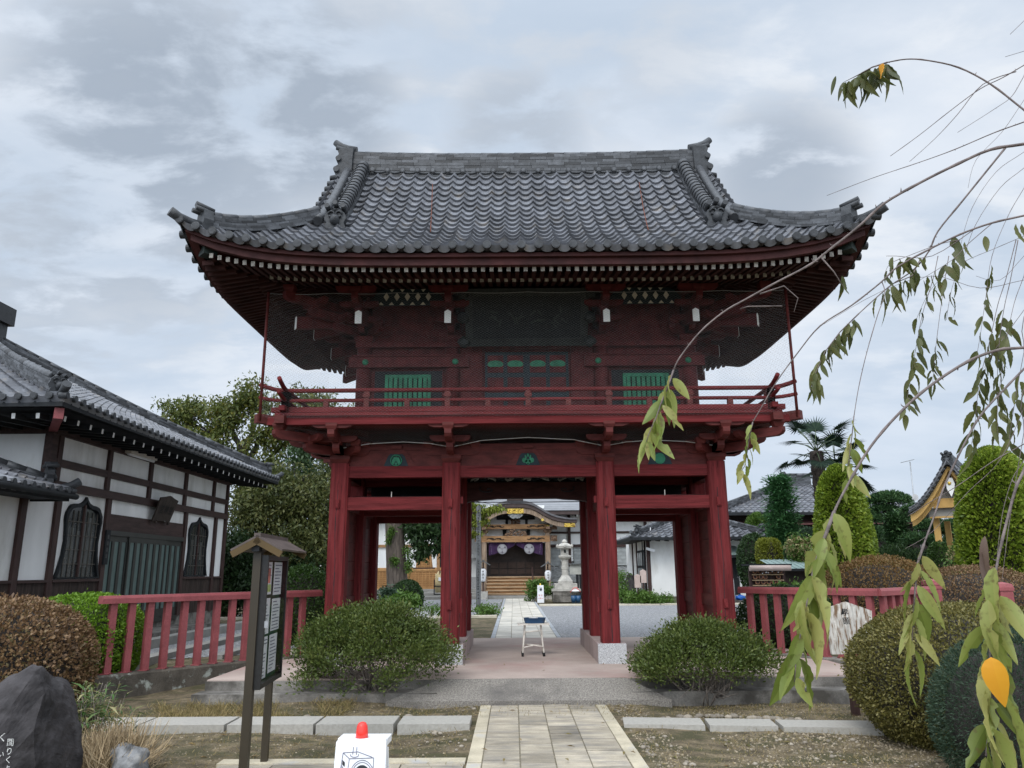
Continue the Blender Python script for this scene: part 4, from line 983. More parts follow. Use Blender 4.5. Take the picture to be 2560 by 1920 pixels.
# ================================================================== generic tiled hip roof
def hip_roof(parent, cx, cy, hx, hy, ze, a, b, sp=.26, nrow=18, rise=.15, sides='fblr', T=None, hips=(), name="tiled_roof", hipw=.22, hiph=.22, mats=None):
    T = T or min(hx, hy)
    pf = lambda t: a * t + b * t * t
    def S(sd):
        def f(s, t):
            L = hx if sd in 'fb' else hy
            z = ze + pf(t) + rise * (abs(s) / L) ** 4 * max(0, 1 - t / 2.5)
            return {'f': Vector((cx + s, cy - hy + t, z)), 'b': Vector((cx + s, cy + hy - t, z)), 'l': Vector((cx - hx + t, cy + s, z)), 'r': Vector((cx + hx - t, cy + s, z))}[sd]
        return f
    mb = MB()
    for sd in sides:
        L = hx if sd in 'fb' else hy
        N = (lambda q: lambda t: (Vector((0, 0, 1)) - INW[q] * (a + 2 * b * t)).normalized())(sd)
        tiles(mb, sd, S(sd), N, L, int(2 * L / sp), rowset(T, nrow), (lambda LL: lambda s: min(T, max(0, LL - abs(s))))(L), flip=-1 if sd in 'lb' else 1, lip=.10)
    mb.build(name, mats or [m_tile, m_oni, m_tiled], parent)
    for sx, sy in hips:
        pts = [Vector((cx + sx * (hx - t), cy + sy * (hy - t), ze + pf(t) + rise * max(0, 1 - t / 2.5))) for t in [T - (T - .3) * k / 12 for k in range(13)]]
        mb = MB(); stack(mb, pts, hipw, hiph, 5, .3, 0, None, .075, .85); mb.build("hip_ridge", m_tiled, parent)
        d = Vector((sx, sy, 0)).normalized(); q = pts[-1]
        mb = MB(); oni(mb, q + d * .05 - Vector((0, 0, .05)), Vector((-d.y, d.x, 0)), d, .85)
        mb.tube([q - Vector((0, 0, .02)), q + d * .2 + Vector((0, 0, -.06)), q + d * .38 + Vector((0, 0, 0)), q + d * .5 + Vector((0, 0, .08))], [.06, .065, .07, .075], 12); mb.build("ridge_end_ornament", m_oni, parent)
    return S, pf
def plain_soffit(parent, x0, x1, y0, y1, z, t=.05, mat=m_brown):
    mb = MB(); mb.b2(x0, x1, y0, y1, z - t, z); return mb.build("soffit", mat, parent)

# ================================================================== plaster hall on the left
XW = -8.5
hall = thing("plaster_hall", "white plaster hall with dark timber frame, cusped windows and grey hip tile roof", "building", (XW, 18, 0))
def wy(sx, sy): return wallx(sx, sy, XW).y
YN, YF = 14.0, 23.0
Z_D, Z_L, Z_M, Z_T = 1.44, 3.08, 3.56, 4.12
Y_LOW = 11.9
mb = MB(); mb.b2(XW - .12, XW, Y_LOW, YF, Z_D, Z_L); mb.b2(XW - .12, XW - .002, YN, YF, Z_L, Z_T + .25); mb.b2(-18, XW - .13, YF - .12, YF, .5, Z_T); mb.build("plaster_wall", m_plaster, hall)
mb = MB(); mb.b2(-18, XW - .13, YN, YN + .12, 2.5, Z_T + .3); mb.build("plaster_wall", m_plaster, hall)
mb = MB(); mb.b2(-18, XW - .13, Y_LOW + .0, Y_LOW + .12, .5, 2.9); mb.build("plaster_wall", m_plaster, hall)
mb = MB(); mb.b2(XW - .14, XW + .03, Y_LOW, YF + .02, -.1, .52); mb.build("foundation", m_oldc, hall)
yp = [wy(30, 1432), wy(118, 1440), wy(252, 1400), wy(452, 1400), wy(529, 1400), YF - .06]
up = [YN + .06, wy(146, 1125), wy(272, 1150), wy(375, 1180), wy(463, 1205), wy(534, 1215), YF - .06]
def dado(y0, y1):
    mb = MB(); y = y0
    while y < y1 - .01:
        w = min(.16, y1 - y); mb.b2(XW + .002, XW + .022 + random.uniform(0, .005), y + .002, y + w - .002, .52, Z_D - .05, 0); y += w
    mb.build("dado", m_dado, hall); mb = MB(); mb.b2(XW + .001, XW + .07, y0, y1, Z_D - .05, Z_D, 0); mb.build("sill_rail", m_brownh, hall)
edges = [Y_LOW] + yp
for i in range(len(edges) - 1):
    if i == 3: continue
    dado(edges[i] + (.08 if i else 0), edges[i + 1] - .08)
for y in yp + [Y_LOW + .08]:
    mb = MB(); mb.b2(XW - .02, XW + .06, y - .08, y + .08, .5, Z_L - .01); mb.build("timber_post", m_brown, hall)
for y in up:
    mb = MB(); mb.b2(XW - .02, XW + .055, y - .07, y + .07, Z_L + .15, Z_T + .2); mb.build("timber_post", m_brown, hall)
for z0, z1, th, y0 in ((Z_L - .02, Z_L + .14, .085, YN), (Z_M - .07, Z_M + .07, .05, YN), (Z_T - .06, Z_T + .2, .09, YN)):
    mb = MB(); mb.b2(XW - .02, XW + th, y0, YF, z0, z1); mb.build("timber_beam", m_brownh, hall)
mb = MB(); mb.b2(-18, XW, YN - .05, YN + .02, 3.0, 3.14); mb.b2(-18, XW, YN - .04, YN + .02, Z_T - .06, Z_T + .2); mb.b2(XW - .08, XW + .08, YN - .08, YN + .08, 2.9, Z_T + .2); mb.build("timber_beam", m_brownh, hall)
mb = MB(); mb.b2(-9.8, -9.65, Y_LOW - .04, Y_LOW + .02, .5, 2.9); mb.b2(-18, XW, Y_LOW - .03, Y_LOW + .02, 1.4, 1.5); mb.build("timber_post", m_brown, hall)
def katomado(y0, y1, z0, z1):
    """cusped bell window set in the wall"""
    c, h = (y0 + y1) / 2, z1 - z0; w = (y1 - y0) / 2
    half = [(1.0, 0), (.90, .12), (.80, .28), (.76, .45), (.80, .60), (.84, .70), (.82, .78), (.70, .86), (.62, .885), (.48, .90), (.30, .905), (.16, .925), (.06, .96), (0, 1.0)]
    pts = [(w * a, h * b) for a, b in half] + [(-w * a, h * b) for a, b in half[-2::-1]]
    inn = [(x * (1 - .13 / max(w, .3) * .55), z * .95 if z > h * .1 else z + .03) for x, z in pts]
    fr = MB(); n = len(pts); o = Vector((XW, c, z0)); A = [o + Vector((.055, x, z)) for x, z in pts]; B = [o + Vector((.055, x, z)) for x, z in inn]; C = [o + Vector((-.04, x, z)) for x, z in inn]; D = [o + Vector((0, x, z)) for x, z in pts]
    F = []
    for i in range(n):
        j = (i + 1) % n
        F += [(i, j, n + j, n + i), (n + i, n + j, 2 * n + j, 2 * n + i), (3 * n + i, 3 * n + j, j, i)]
    fr.add(A + B + C + D, F, 0); win = fr.build("window", m_dark, hall)
    mb = MB(); mb.prism(inn, o + Vector((.004, 0, 0)), (0, 1, 0), (0, 0, 1), (-.02, 0, 0), 0)
    for k in range(4): mb.b2(XW + .004, XW + .006, c - w * .5 + k * w * .27, c - w * .5 + k * w * .27 + w * .16, z0 + h * random.uniform(.05, .4), z0 + h * random.uniform(.5, .8), 1)
    mb.build("glass", [m_glassd, M("pale_pane_strip", (.10, .105, .10), .4)], win)  # paler upright strips set on the dark pane
    mb = MB(); mb.b2(XW + .006, XW + .04, c - .025, c + .025, z0 + .03, z0 + h * .90, 0)
    for k in range(1, 5): mb.b2(XW + .008, XW + .025, c - w * .78, c + w * .78, z0 + h * .17 * k, z0 + h * .17 * k + .015, 1)
    for k in (-3, -2, -1, 1, 2, 3): mb.b2(XW + .008, XW + .022, c + k * w * .22 - .006, c + k * w * .22 + .006, z0 + .03, z0 + h * .82, 1)
    mb.build("window_bars", [m_brown, M("grey_brown_bars", (.10, .09, .075))], win)
katomado(wy(132, 1430), wy(243, 1430), Z_D + .01, 3.02)
katomado(wy(452, 1430) + .1, wy(513, 1430), Z_D + .01, 3.0)
# sliding doors with frosted glass between slats
yd0, yd1 = yp[2] + .08, yp[3] - .08
mb = MB(); mb.b2(XW - .02, XW + .03, yd0, yd1, 2.42, 2.76, 0); mb.build("lintel_board", m_brownh, hall)
mb = MB(); mb.b2(XW - .02, XW + .06, yd0, yd1, 2.32, 2.42); mb.b2(XW - .02, XW + .06, yd0, yd1, .42, .52); mb.build("door_frame", m_dalu, hall)
for i in range(4):
    a, b = yd0 + (yd1 - yd0) * i / 4, yd0 + (yd1 - yd0) * (i + 1) / 4; dx = .03 if i in (1, 2) else 0.0
    mb = MB(); x0 = XW - .01 + dx
    mb.b2(x0, x0 + .025, a, b, .52, .72, 0); mb.b2(x0, x0 + .025, a, b, 2.20, 2.32, 0)
    n = 3; w = (b - a) / n
    for k in range(n + 1): mb.b2(x0, x0 + .035, a + k * w - .055 + (.055 if k == 0 else 0), a + k * w + .055 - (.055 if k == n else 0), .72, 2.20, 0)
    door_ = mb.build("sliding_door", m_dalu, hall); mb = MB(); mb.b2(x0 + .004, x0 + .012, a, b, .72, 2.20, 0); mb.build("glass", m_frost, door_)
mb = MB(); mb.b2(XW + .07, XW + .10, yp[2] - .08, yp[2] + .09, 1.72, 2.42, 0)
for k in range(4): mb.b2(XW + .10, XW + .104, yp[2] - .03, yp[2] + .04, 1.85 + k * .13, 1.93 + k * .13, 1)
mb.build("vertical_nameboard", [m_dark, M("grey_relief", (.06, .06, .06))], hall)
# tilted signboard over the doors
c = wallx(393, 1275, XW); o = Vector((XW + .12, c.y, 2.72)); uy = Vector((.30, 0, .95)).normalized(); ux = Vector((0, 1, 0))
mb = MB(); mb.prism([(-.44, 0), (-.22, .035), (0, .02), (.22, .035), (.44, 0), (.47, .56), (.2, .60), (0, .64), (-.2, .60), (-.47, .56)], o, ux, uy, Vector((-.035, 0, .01)), 0)
write(mb, "堂禅坐", o + ux * -.25 + uy * .31 + Vector((.012, 0, 0)), ux, uy, .23, 1, pitch=1.08)
for s in (-1, 1): mb.box(o + ux * s * .33 + Vector((.02, 0, -.02)), (.05, .06, .06), 0)
mb.build("signboard", [M("dark_brown_carved_board", (.045, .034, .028), .8, .3, 6, (1, 4, 1), bump=.2), m_ink], hall)
c = wallx(387, 1158, XW + .5); mb = MB(); mb.b2(XW + .12, XW + .26, c.y - .62, c.y + .62, 4.07, 4.15, 0); mb.tube([(XW + .19, c.y - .60, 4.055), (XW + .19, c.y + .60, 4.055)], .03, 10, 1); mb.build("strip_light", [m_ivory, m_plasw], hall)
mb = MB(); y = (yd0 + yd1) / 2; mb.b2(XW + .04, XW + .9, yd0 - .2, yd1 + .2, -.05, .30); mb.b2(XW + .91, XW + 1.4, yd0 - .3, yd1 + .3, -.05, .17); mb.build("entrance_step", m_oldc, hall)
RCX, RCY, RH = -13.25, 18.15, 5.95
S, pf = hip_roof(hall, RCX, RCY, RH, RH, 4.30, .43, .012, .25, 24, .05, 'fr', None, ((1, -1), (1, 1)))
mb = MB(); z = 4.30 + pf(RH)
mb.box((RCX, RCY, z + .15), (.9, .9, .5)); mb.box((RCX, RCY, z + .62), (1.1, 1.1, .45)); mb.build("roof_finial", m_tiled, hall)
plain_soffit(hall, RCX - RH + .1, RCX + RH - .1, RCY - RH + .1, RCY + RH - .1, 4.24, .04, m_dark)
mb = MB(); mb.b2(RCX + RH - .16, RCX + RH - .03, RCY - RH + .03, RCY + RH - .03, 4.20, 4.33); mb.b2(RCX - RH, RCX + RH - .16, RCY - RH + .03, RCY - RH + .16, 4.20, 4.332); mb.build("eave_board", m_dark, hall)  # black board: the dark under the eave is put into its colour
for k in range(28):
    y = RCY - RH + .55 + k * .405; mb = MB(); mb.bar((RCX + RH - .26, y, 4.09), (XW + .02, y, 4.18), .062, .09, 0, (0, 0, 1), 1); mb.build("rafter", [m_dark, m_white], hall)
for k in range(5):
    x = RCX + RH - .55 - k * .405; mb = MB(); mb.bar((x, RCY - RH + .26, 4.09), (x, YN, 4.18), .062, .09, 0, (0, 0, 1), 1); mb.build("rafter", [m_dark, m_white], hall)
mb = MB(); mb.bar((RCX + RH - .12, RCY - RH + .12, 4.10), (XW, YN, 4.18), .14, .18, 0, (0, 0, 1)); mb.build("hip_rafter", m_fred, hall)
# lower wing towards the camera: pent roof along the same side
lz_ = at(186, 1232, 13.45).z
S2, _ = hip_roof(hall, -10.4, 9.2, 2.6, 4.5, lz_, .42, .0, .25, 10, .03, 'rbf', 2.6, ((1, 1),), "lean_to_roof", .14, .08)
mb = MB(); mb.b2(-12.8, -7.86, 4.8, 13.62, lz_ - .10, lz_ - .05); mb.b2(-7.90, -7.84, 4.75, 13.66, lz_ - .13, lz_ + .02); mb.b2(-12.8, -7.84, 13.60, 13.66, lz_ - .129, lz_ + .019); mb.build("lean_to_soffit", m_dark, hall)
mb = MB(); mb.tube([(-7.74, 4.7, lz_ - .05), (-7.74, 13.7, lz_ - .05)], .05, 8); mb.build("gutter", m_dark, hall)
# ================================================================== main temple hall behind the gate
HY = 41.0
temple = thing("temple_hall", "main temple hall with curved gable porch, gilt fittings and purple curtain seen through the gate", "building", (.13, HY, .2))
def K(x, y, Y=HY): return Vector((.13 + (x - 890) * .00303, Y, 5.08 - (y - 95) * .00302))
def kb(mb, x0, x1, y0, y1, Ya, Yb, mi=0): a, b = K(x0, y1), K(x1, y0); return mb.b2(a.x, b.x, Ya, Yb, a.z, b.z, mi)
crv = [(890, 95), (970, 96), (1050, 104), (1130, 122), (1200, 148), (1300, 205), (1400, 270), (1500, 322), (1600, 360), (1750, 395), (1850, 404), (1940, 405)]
full = [(1780 - x, y) for x, y in crv[::-1]] + crv[1:]
def band(mb, o0, o1, Ya, Yb, mi, xl=1.0):
    def off(o):
        r = []
        for x, y in full:
            k = abs(x - 890) / 1050; r.append((890 + (x - 890) * xl, y + o[0] + (o[1] - o[0]) * k))
        return r
    a, b = off(o0), off(o1); n = len(a); V = []
    for Y in (Ya, Yb): V += [K(x, y, Y) for x, y in a] + [K(x, y, Y) for x, y in b]
    F = []
    for i in range(n - 1):
        F += [(i, i + 1, n + i + 1, n + i), (2 * n + n + i, 2 * n + n + i + 1, 2 * n + i + 1, 2 * n + i), (2 * n + i, 2 * n + i + 1, i + 1, i), (n + i, n + i + 1, 3 * n + i + 1, 3 * n + i)]
    F += [(0, n, 3 * n, 2 * n), (n - 1, 3 * n - 1, 4 * n - 1, 2 * n - 1)]
    mb.add(V, F, mi, False, .5)
mb = MB(); band(mb, (0, 0), (52, 22), HY - .75, HY + 3.2, 0); band(mb, (54, 24), (125, 72), HY - .70, HY + 3.2, 1); mb.build("porch_roof", [m_copper, m_copperb], temple)
mb = MB(); band(mb, (130, 76), (222, 148), HY - .62, HY - .52, 0, .985); mb.build("bargeboard", m_hallw, temple)
mb = MB(); kb(mb, 745, 1025, 42, 100, HY - .8, HY + .6); mb.build("roof_finial", m_copperb, temple)
def gold(x0, x1, y0, y1, Y=HY - .66):
    mb = MB(); rg = random.Random(x0); kb(mb, x0, x1, y0, y1, Y, Y + .03, 0)
    for i in range(22):
        p = K(rg.uniform(x0, x1), rg.uniform(y0, y1), Y); mb.ball((p.x, p.y, p.z), (.035, .02, .03), i % 2, 6, 4)
    mb.build("gilt_fitting", [m_gold, M("gilt_shadow", (.16, .10, .02), .5, metal=.5)], temple)  # every other knob in darker gilt, shadow put into the colour
gold(745, 1028, 236, 318); gold(1725, 1898, 490, 552); gold(-118, 60, 490, 552)
for x, y in ((1352, 430), (428, 430)): mb = MB(); mb.disc(K(x, y, HY - .62), .07, (0, -1, 0), .05, 14); mb.build("gilt_boss", m_gold, temple)
for x in (1425, 305): gold(x, x + 48, 505, 552, HY - .30)
mb = MB(); mb.prism([(-.40, .04), (.40, .04), (.38, -.08), (.2, -.22), (.08, -.24), (0, -.20), (-.08, -.24), (-.2, -.22), (-.38, -.08)], K(890, 325, HY - .60), (1, 0, 0), (0, 0, 1), (0, .06, 0)); mb.build("gable_pendant", M("pale_grey_pendant", (.20, .21, .21), .7, .6, 14, bump=1, bscale=16), temple)
mb = MB(); kb(mb, 380, 1400, 150, 800, HY + .5, HY + .6, 0); mb.build("porch_wall", m_plaster, temple)
mb = MB()
for x in (665, 1080): kb(mb, x, x + 65, 575, 672, HY + .42, HY + .499)
for x in (715, 1060): kb(mb, x, x + 45, 390, 500, HY + .42, HY + .499)
kb(mb, 560, 1230, 330, 400, HY + .3, HY + .499); mb.build("porch_strut", m_dark, temple)
for yy0, yy1, xx0, xx1, mat in ((490, 568, 350, 1440, m_hallb), (688, 792, 300, 1480, m_hallb)):
    mb = MB(); kb(mb, xx0, xx1, yy0, yy1, HY - .14, HY + .14)
    for s in (-1, 1):
        for j in range(2):
            p = [K(890 + s * (270 + j * 130 + 20 * cos(a) * a * .3), (yy0 + yy1) / 2 + 9 * sin(a) * a * .3, HY - .15) for a in [i * .55 for i in range(13)]]
            mb.tube(p, .022, 5, 1)
        mb.tube([K(890 + s * (200 + 60 * t), (yy0 + yy1) / 2 + 14 * sin(t * 2.6), HY - .15) for t in [i * .45 for i in range(12)]], .022, 5, 1)
    mb.build("rainbow_beam", [mat, m_doorw], temple)
mb = MB(); rg = random.Random(4)
for i in range(46):
    u = rg.uniform(-1, 1); p = K(900 + u * 180, 675 - rg.random() * 100 * (1 - u * u * .8), HY - .1); mb.ball((p.x, p.y, p.z), (rg.uniform(.05, .09), .07, rg.uniform(.03, .07)), 0, 7, 5, .3, i)
mb.build("carved_panel", m_carve, temple)
mb = MB(); rg = random.Random(5)
for i in range(14): p = K(895 + rg.uniform(-70, 70), 490 - rg.random() * 80, HY + .2); mb.ball((p.x, p.y, p.z), (.07, .06, .06), 0, 7, 5, .3, i)
mb.build("carved_strut", m_carve, temple)
for x in (345, 1445):
    p = K(x, 640); mb = MB(); mb.prism(chamfer(.26, .05), (p.x, HY, .45), (1, 0, 0), (0, 1, 0), (0, 0, p.z - .45)); mb.build("porch_post", m_hallw, temple)
    mb = MB(); mb.box((p.x, HY, .36), (.42, .42, .22)); mb.build("post_base", m_lstone, temple)
    mb = MB(); block(mb, (p.x, HY, p.z), .42, .16); mb.box((p.x, HY, p.z + .24), (1.0, .2, .14)); mb.box((p.x, HY, p.z + .24), (.2, 1.0, .14)); block(mb, (p.x - .38, HY, p.z + .31), .2, .12); block(mb, (p.x + .38, HY, p.z + .31), .2, .12); mb.build("bracket", m_carve, temple)
    s = 1 if x > 890 else -1; mb = MB(); mb.box((p.x + s * .32, HY, p.z - .28), (.34, .2, .30)); mb.ball((p.x + s * .34, HY - .1, p.z - .28), (.12, .06, .11), 0, 8, 6, .3, 3); mb.build("beam_nose", m_carve, temple)
# purple curtain with white crests
for s in (-1, 1):
    n = 14; V, F = [], []
    for i in range(n + 1):
        u = i / n; x = 890 + s * (10 + 455 * u); yb = 835 + 190 * (u ** .75 if u < .9 else .924 + .2 * (u - .9))
        dy = .03 * sin(u * 19)
        V += [K(x, 796, HY + .02 + dy), K(x + s * -2, yb, HY + .02 + dy * .5)]
    for i in range(n): F.append((2 * i, 2 * i + 1, 2 * i + 3, 2 * i + 2))
    mb = MB(); mb.add(V, F, 0, True, .5); cu = mb.build("curtain", m_purple, temple)
    mb = MB(); c = K(890 + s * 232, 910, HY - .045); mb.disc(c, .26, (0, -1, 0), .01, 26, 0)
    for k in range(3):
        a = radians(90 + 120 * k); q = c + Vector((.125 * cos(a), -.012, .125 * sin(a))); ax = Vector((cos(a), 0, sin(a))); sd = Vector((-sin(a), 0, cos(a)))
        mb.prism([(.095, 0), (.06, .085), (-.02, .10), (-.08, .05), (-.06, 0), (-.08, -.05), (-.02, -.10), (.06, -.085)], q, ax, sd, (0, .002, 0), 2)
        a2 = radians(30 + 120 * k); q = c + Vector((.19 * cos(a2), -.012, .19 * sin(a2))); ax = Vector((cos(a2), 0, sin(a2))); sd = Vector((-sin(a2), 0, cos(a2)))
        mb.prism([(.05, 0), (-.02, .05), (-.10, 0), (-.02, -.05)], q, ax, sd, (0, .002, 0), 1)
    mb.build("crest", [M("grey_white_crest", (.22, .215, .23), .8, .05), M("crest_gap_grey", (.11, .10, .12), .8, .1), M("crest_leaf_grey", (.29, .285, .30), .8, .1)], cu)
    mb = MB(); x_ = 890 + s * 430
    for k in range(6): mb.bar(K(x_ + s * -k * 3, 830 + k * 28, HY - .04), K(x_ + s * (-k * 3 - 4), 848 + k * 28, HY - .04), .03, .01, 0)
    mb.build("white_lettering_strokes", M("lilac_grey_stroke", (.22, .18, .26)), cu)
# doors, steps, handrail
mb = MB(); kb(mb, 385, 1405, 790, 1392, HY + .8, HY + .9, 0); dr = mb.build("door_wall", m_doorw, temple)
mb = MB()
for i in range(6):
    for z0, z1 in ((1130, 1230), (1245, 1330)): kb(mb, 450 + i * 155, 580 + i * 155, z0, z1, HY + .77, HY + .8)
mb.build("door_panel", M("brown_door_panel", (.035, .020, .014), .6), dr)
for i in range(6):
    z1 = 1.23 - i * .165; y0 = HY + .55 - i * .24
    mb = MB(); mb.b2(-1.40, 1.68, y0 - .30, y0 + .02, z1 - .06, z1); mb.b2(-1.38, 1.66, y0 - .24, y0, z1 - .168, z1 - .062, 1); mb.build("wooden_step", [M("pale_step_wood", (.36, .25, .15), .7, .25, 3, (.7, 5, 5), bump=.1), m_hallb], temple)
mb = MB(); mb.tube([K(1180, 1560, HY - .4), K(1180, 1220, HY + .3)], .02, 8); mb.tube([K(1165, 1220, HY + .2), K(1165, 1560, HY - .5)], .015, 8); mb.build("handrail", m_brown, temple)
# front wall of the hall and its big sheet roof
mb = MB(); mb.b2(-10.5, -1.75, HY + 1.6, HY + 1.75, 2.2, 4.9); mb.b2(2.0, 10.5, HY + 1.6, HY + 1.75, 2.0, 4.9); mb.build("plaster_wall", m_plaster, temple)
mb = MB(); mb.b2(-10.5, 10.5, HY + 1.55, HY + 1.9, .1, 1.2); mb.build("foundation", m_granite, temple)
for x0, x1, z0, z1 in ((2.0, 10.5, 3.46, 3.56), (2.0, 10.5, 2.72, 2.88), (-10.5, -1.7, 3.40, 3.52)):
    mb = MB(); mb.b2(x0, x1, HY + 1.50, HY + 1.62, z0, z1); mb.build("wall_beam", m_hallb if x0 < 0 else m_brownh, temple)
for x in (3.05, 5.2, 7.2, 9.3): mb = MB(); mb.b2(x - .075, x + .075, HY + 1.48, HY + 1.62, .6, 4.5); mb.build("wall_post", m_brown, temple)
for x0, x1 in ((2.0, 2.55), (3.25, 4.6), (5.4, 6.9)):
    mb = MB(); mb.b2(x0, x1, HY + 1.55, HY + 1.60, 1.75, 2.68, 0)
    for k in range(12): mb.b2(x0 + .03, x1 - .03, HY + 1.535, HY + 1.552, 1.78 + k * .073, 1.825 + k * .073, 1)
    mb.build("shuttered_window", [M("grey_window_frame", (.20, .21, .20)), M("pale_blind_slat", (.40, .42, .42), .5)], temple)
mb = MB(); mb.b2(2.0, 10.4, HY + 1.45, HY + 1.6, .9, 1.7); mb.build("stone_facing", M("grey_stone_courses", (.24, .25, .25), .8, .4, 6, (1, 1, 5), bump=.4), temple)
# honey-coloured lattice front on the left
ya = HY + .9
la, lb = at(1022, 1440, ya), at(1093, 1440, ya)
zt1, zt2, zb1 = at(1030, 1427, ya).z, at(1030, 1421, ya).z, at(1030, 1474, ya).z
mb = MB(); mb.b2(-9.5, lb.x, ya, ya + .06, zb1 + .1, zt1, 1)
for xx in [lb.x - .03 - k * .19 for k in range(24)]: mb.b2(xx - .015, xx + .015, ya - .03, ya, zb1 + .12, zt1 - .03, 0)
for k in range(8): z = zb1 + .15 + k * (zt1 - zb1 - .2) / 7; mb.b2(-9.5, lb.x, ya - .025, ya - .002, z - .014, z + .014, 0)
mb.b2(-9.5, lb.x + .2, ya - .05, ya + .07, zt1, zt1 + .16, 0); mb.b2(-9.5, lb.x + .2, ya - .05, ya + .07, zb1 - .05, zb1 + .12, 0); mb.b2(la.x - .22, la.x - .02, ya - .06, ya + .08, zb1 - .05, zt1 + .05, 0)
mb.build("lattice_panel", [m_latt, m_lattb], temple)
mb = MB(); mb.b2(-9.5, lb.x + .05, ya + .02, ya + .12, zt1 + .16, 4.3, 0); mb.build("plaster_wall", m_plaster, temple)
wa, wb = at(1039, 1419, ya), at(1082, 1419, ya); wt = at(1060, 1375, ya).z; w = wb.x - wa.x; h = wt - wa.z
mb = MB(); mb.prism([(0, 0), (w, 0), (w * .95, h * .3), (w * .90, h * .75), (w * .82, h * .92), (w * .5, h), (w * .18, h * .92), (w * .10, h * .75), (w * .05, h * .3)], (wa.x, ya + .0, wa.z), (1, 0, 0), (0, 0, 1), (0, .02, 0), 1)
for k in range(1, 8): mb.b2(wa.x + w * k / 8 - .012, wa.x + w * k / 8 + .012, ya - .03, ya, wa.z, wa.z + h * (.95 - .5 * (abs(k - 4) / 4) ** 4), 0)
for k in range(1, 8): mb.b2(wa.x + w * .10, wa.x + w * .90, ya - .025, ya - .002, wa.z + h * k / 8.6 - .012, wa.z + h * k / 8.6 + .012, 0)
mb.b2(wa.x - .12, wb.x + .12, ya - .06, ya + .02, wa.z - .06, wa.z, 2); mb.build("cusped_lattice_window", [m_latt, m_lattb, m_brown], temple)
p = at(1096, 1400, ya); mb = MB(); mb.b2(p.x - .08, p.x + .08, ya - .08, ya + .12, zb1, 4.3); mb.b2(-9.5, p.x + 1, ya - .07, ya + .02, at(1060, 1365, ya).z - .06, at(1060, 1365, ya).z + .08); mb.build("timber_post", m_hallb, temple)
mb = MB(); mb.b2(p.x + .09, p.x + .9, ya - .02, ya + .08, zt1, 3.4); mb.build("dark_opening", m_dark, temple)  # black slab standing in for the shade inside the opening
mb = MB(); y0, z0 = HY + .2, 4.62; n = 26
for i in range(n):
    t0, t1 = i / n, (i + 1) / n; Y0, Y1 = y0 + 7 * t0, y0 + 7 * t1; Z0, Z1 = z0 + 3.0 * t0 + 1.6 * t0 * t0, z0 + 3.0 * t1 + 1.6 * t1 * t1
    mb.add([(-11, Y0, Z0 + .008), (11, Y0, Z0 + .008), (11, Y1, Z1), (-11, Y1, Z1), (-11, Y0, Z0 - .01), (11, Y0, Z0 - .01)], [(0, 1, 2, 3), (4, 5, 1, 0)], 0)
mb.add([(-11, y0 + 7, z0 + 4.6), (11, y0 + 7, z0 + 4.6), (11, y0 + 14, z0), (-11, y0 + 14, z0)], [(0, 1, 2, 3)], 0)
mb.b2(-11, 11, y0 + .05, y0 + .3, z0 - .22, z0 - .03, 1); mb.b2(-10.9, 10.9, y0 + .3, y0 + 1.6, z0 - .16, z0 - .1, 1)
mb.build("sheet_roof", [m_hroof, m_copperb], temple)
for k in range(9):
    x = 3.42 + k * .55; mb = MB(); mb.bar((x, HY + .42, 4.36), (x, HY + 1.5, 4.42), .08, .10, 0, (0, 0, 1), 1); mb.build("rafter", [m_brown, m_white], temple)
mb = MB(); mb.b2(-10.6, 10.6, HY + 1.9, HY + 13, .1, 4.55); mb.build("rear_body", m_plaster, temple)

# ================================================================== small things in the rear court
def paper_lantern(px_, py0, py1, Y, label):
    t = thing("paper_lantern", label, "lantern", (at(px_, py1, Y).x, Y, .2), "paper lanterns on posts before the hall steps")
    a, b = at(px_, py0, Y), at(px_, py1, Y); x, z1, z0 = a.x, a.z, b.z; h = z1 - z0; w = .125
    mb = MB(); mb.lathe([(.09, 0), (.11, h * .06), (w, h * .18), (w * 1.25, h * .55), (w * 1.28, h * .78), (w * 1.05, h * .94), (.09, h)], (x, Y, z0), 18, 0)
    write(mb, "孝顕寺", Vector((x, Y - w * 1.30, z0 + h * .78)), Vector((1, 0, 0)), Vector((0, 0, 1)), h * .19, 1, True, 1.25); mb.build("shade", [m_paper, m_ink], t)
    mb = MB(); mb.lathe([(.075, 0), (.075, h * .06)], (x, Y, z0 - h * .06), 12); mb.lathe([(.075, 0), (.075, h * .06)], (x, Y, z1), 12); mb.build("rim", m_dark, t)
    mb = MB(); mb.box((x, Y + .02, (z0 + .2) / 2), (.06, .06, z0 - .2)); mb.box((x, Y + .18, (z1 + .3 + .2) / 2), (.06, .06, z1 + .3 - .2)); mb.build("post", m_brown, t)
    mb = MB()
    for s in (-1, 1): mb.bar((x, Y, z1 + .36), (x + s * .34, Y, z1 + .17), .5, .045, 0, (0, 0, 1))
    mb.bar((x, Y - .3, z1 + .39), (x, Y + .3, z1 + .39), .07, .06); mb.build("little_roof", m_postw, t)
    mb = MB(); mb.b2(x - .22, x + .22, Y - .15, Y + .35, .1, .55); mb.build("stone_foot", m_lstone, t)
def hsrc(x, y): return 1160 + x * .14467, 1240 + y * .14467
paper_lantern(*hsrc(330, 1255)[:1], hsrc(0, 1255)[1], hsrc(0, 1480)[1], 38.6, "white paper lantern on a post left of the hall steps, beside the wooden pillar")
paper_lantern(*hsrc(1450, 1280)[:1], hsrc(0, 1285)[1], hsrc(0, 1465)[1], 38.6, "white paper lantern on a post right of the hall steps, beside the stone lantern")
LY_ = 34.6; lx = at(1412, 1400, LY_).x; lz = lambda y: at(*hsrc(1740, y), LY_).z; k_ = .00262
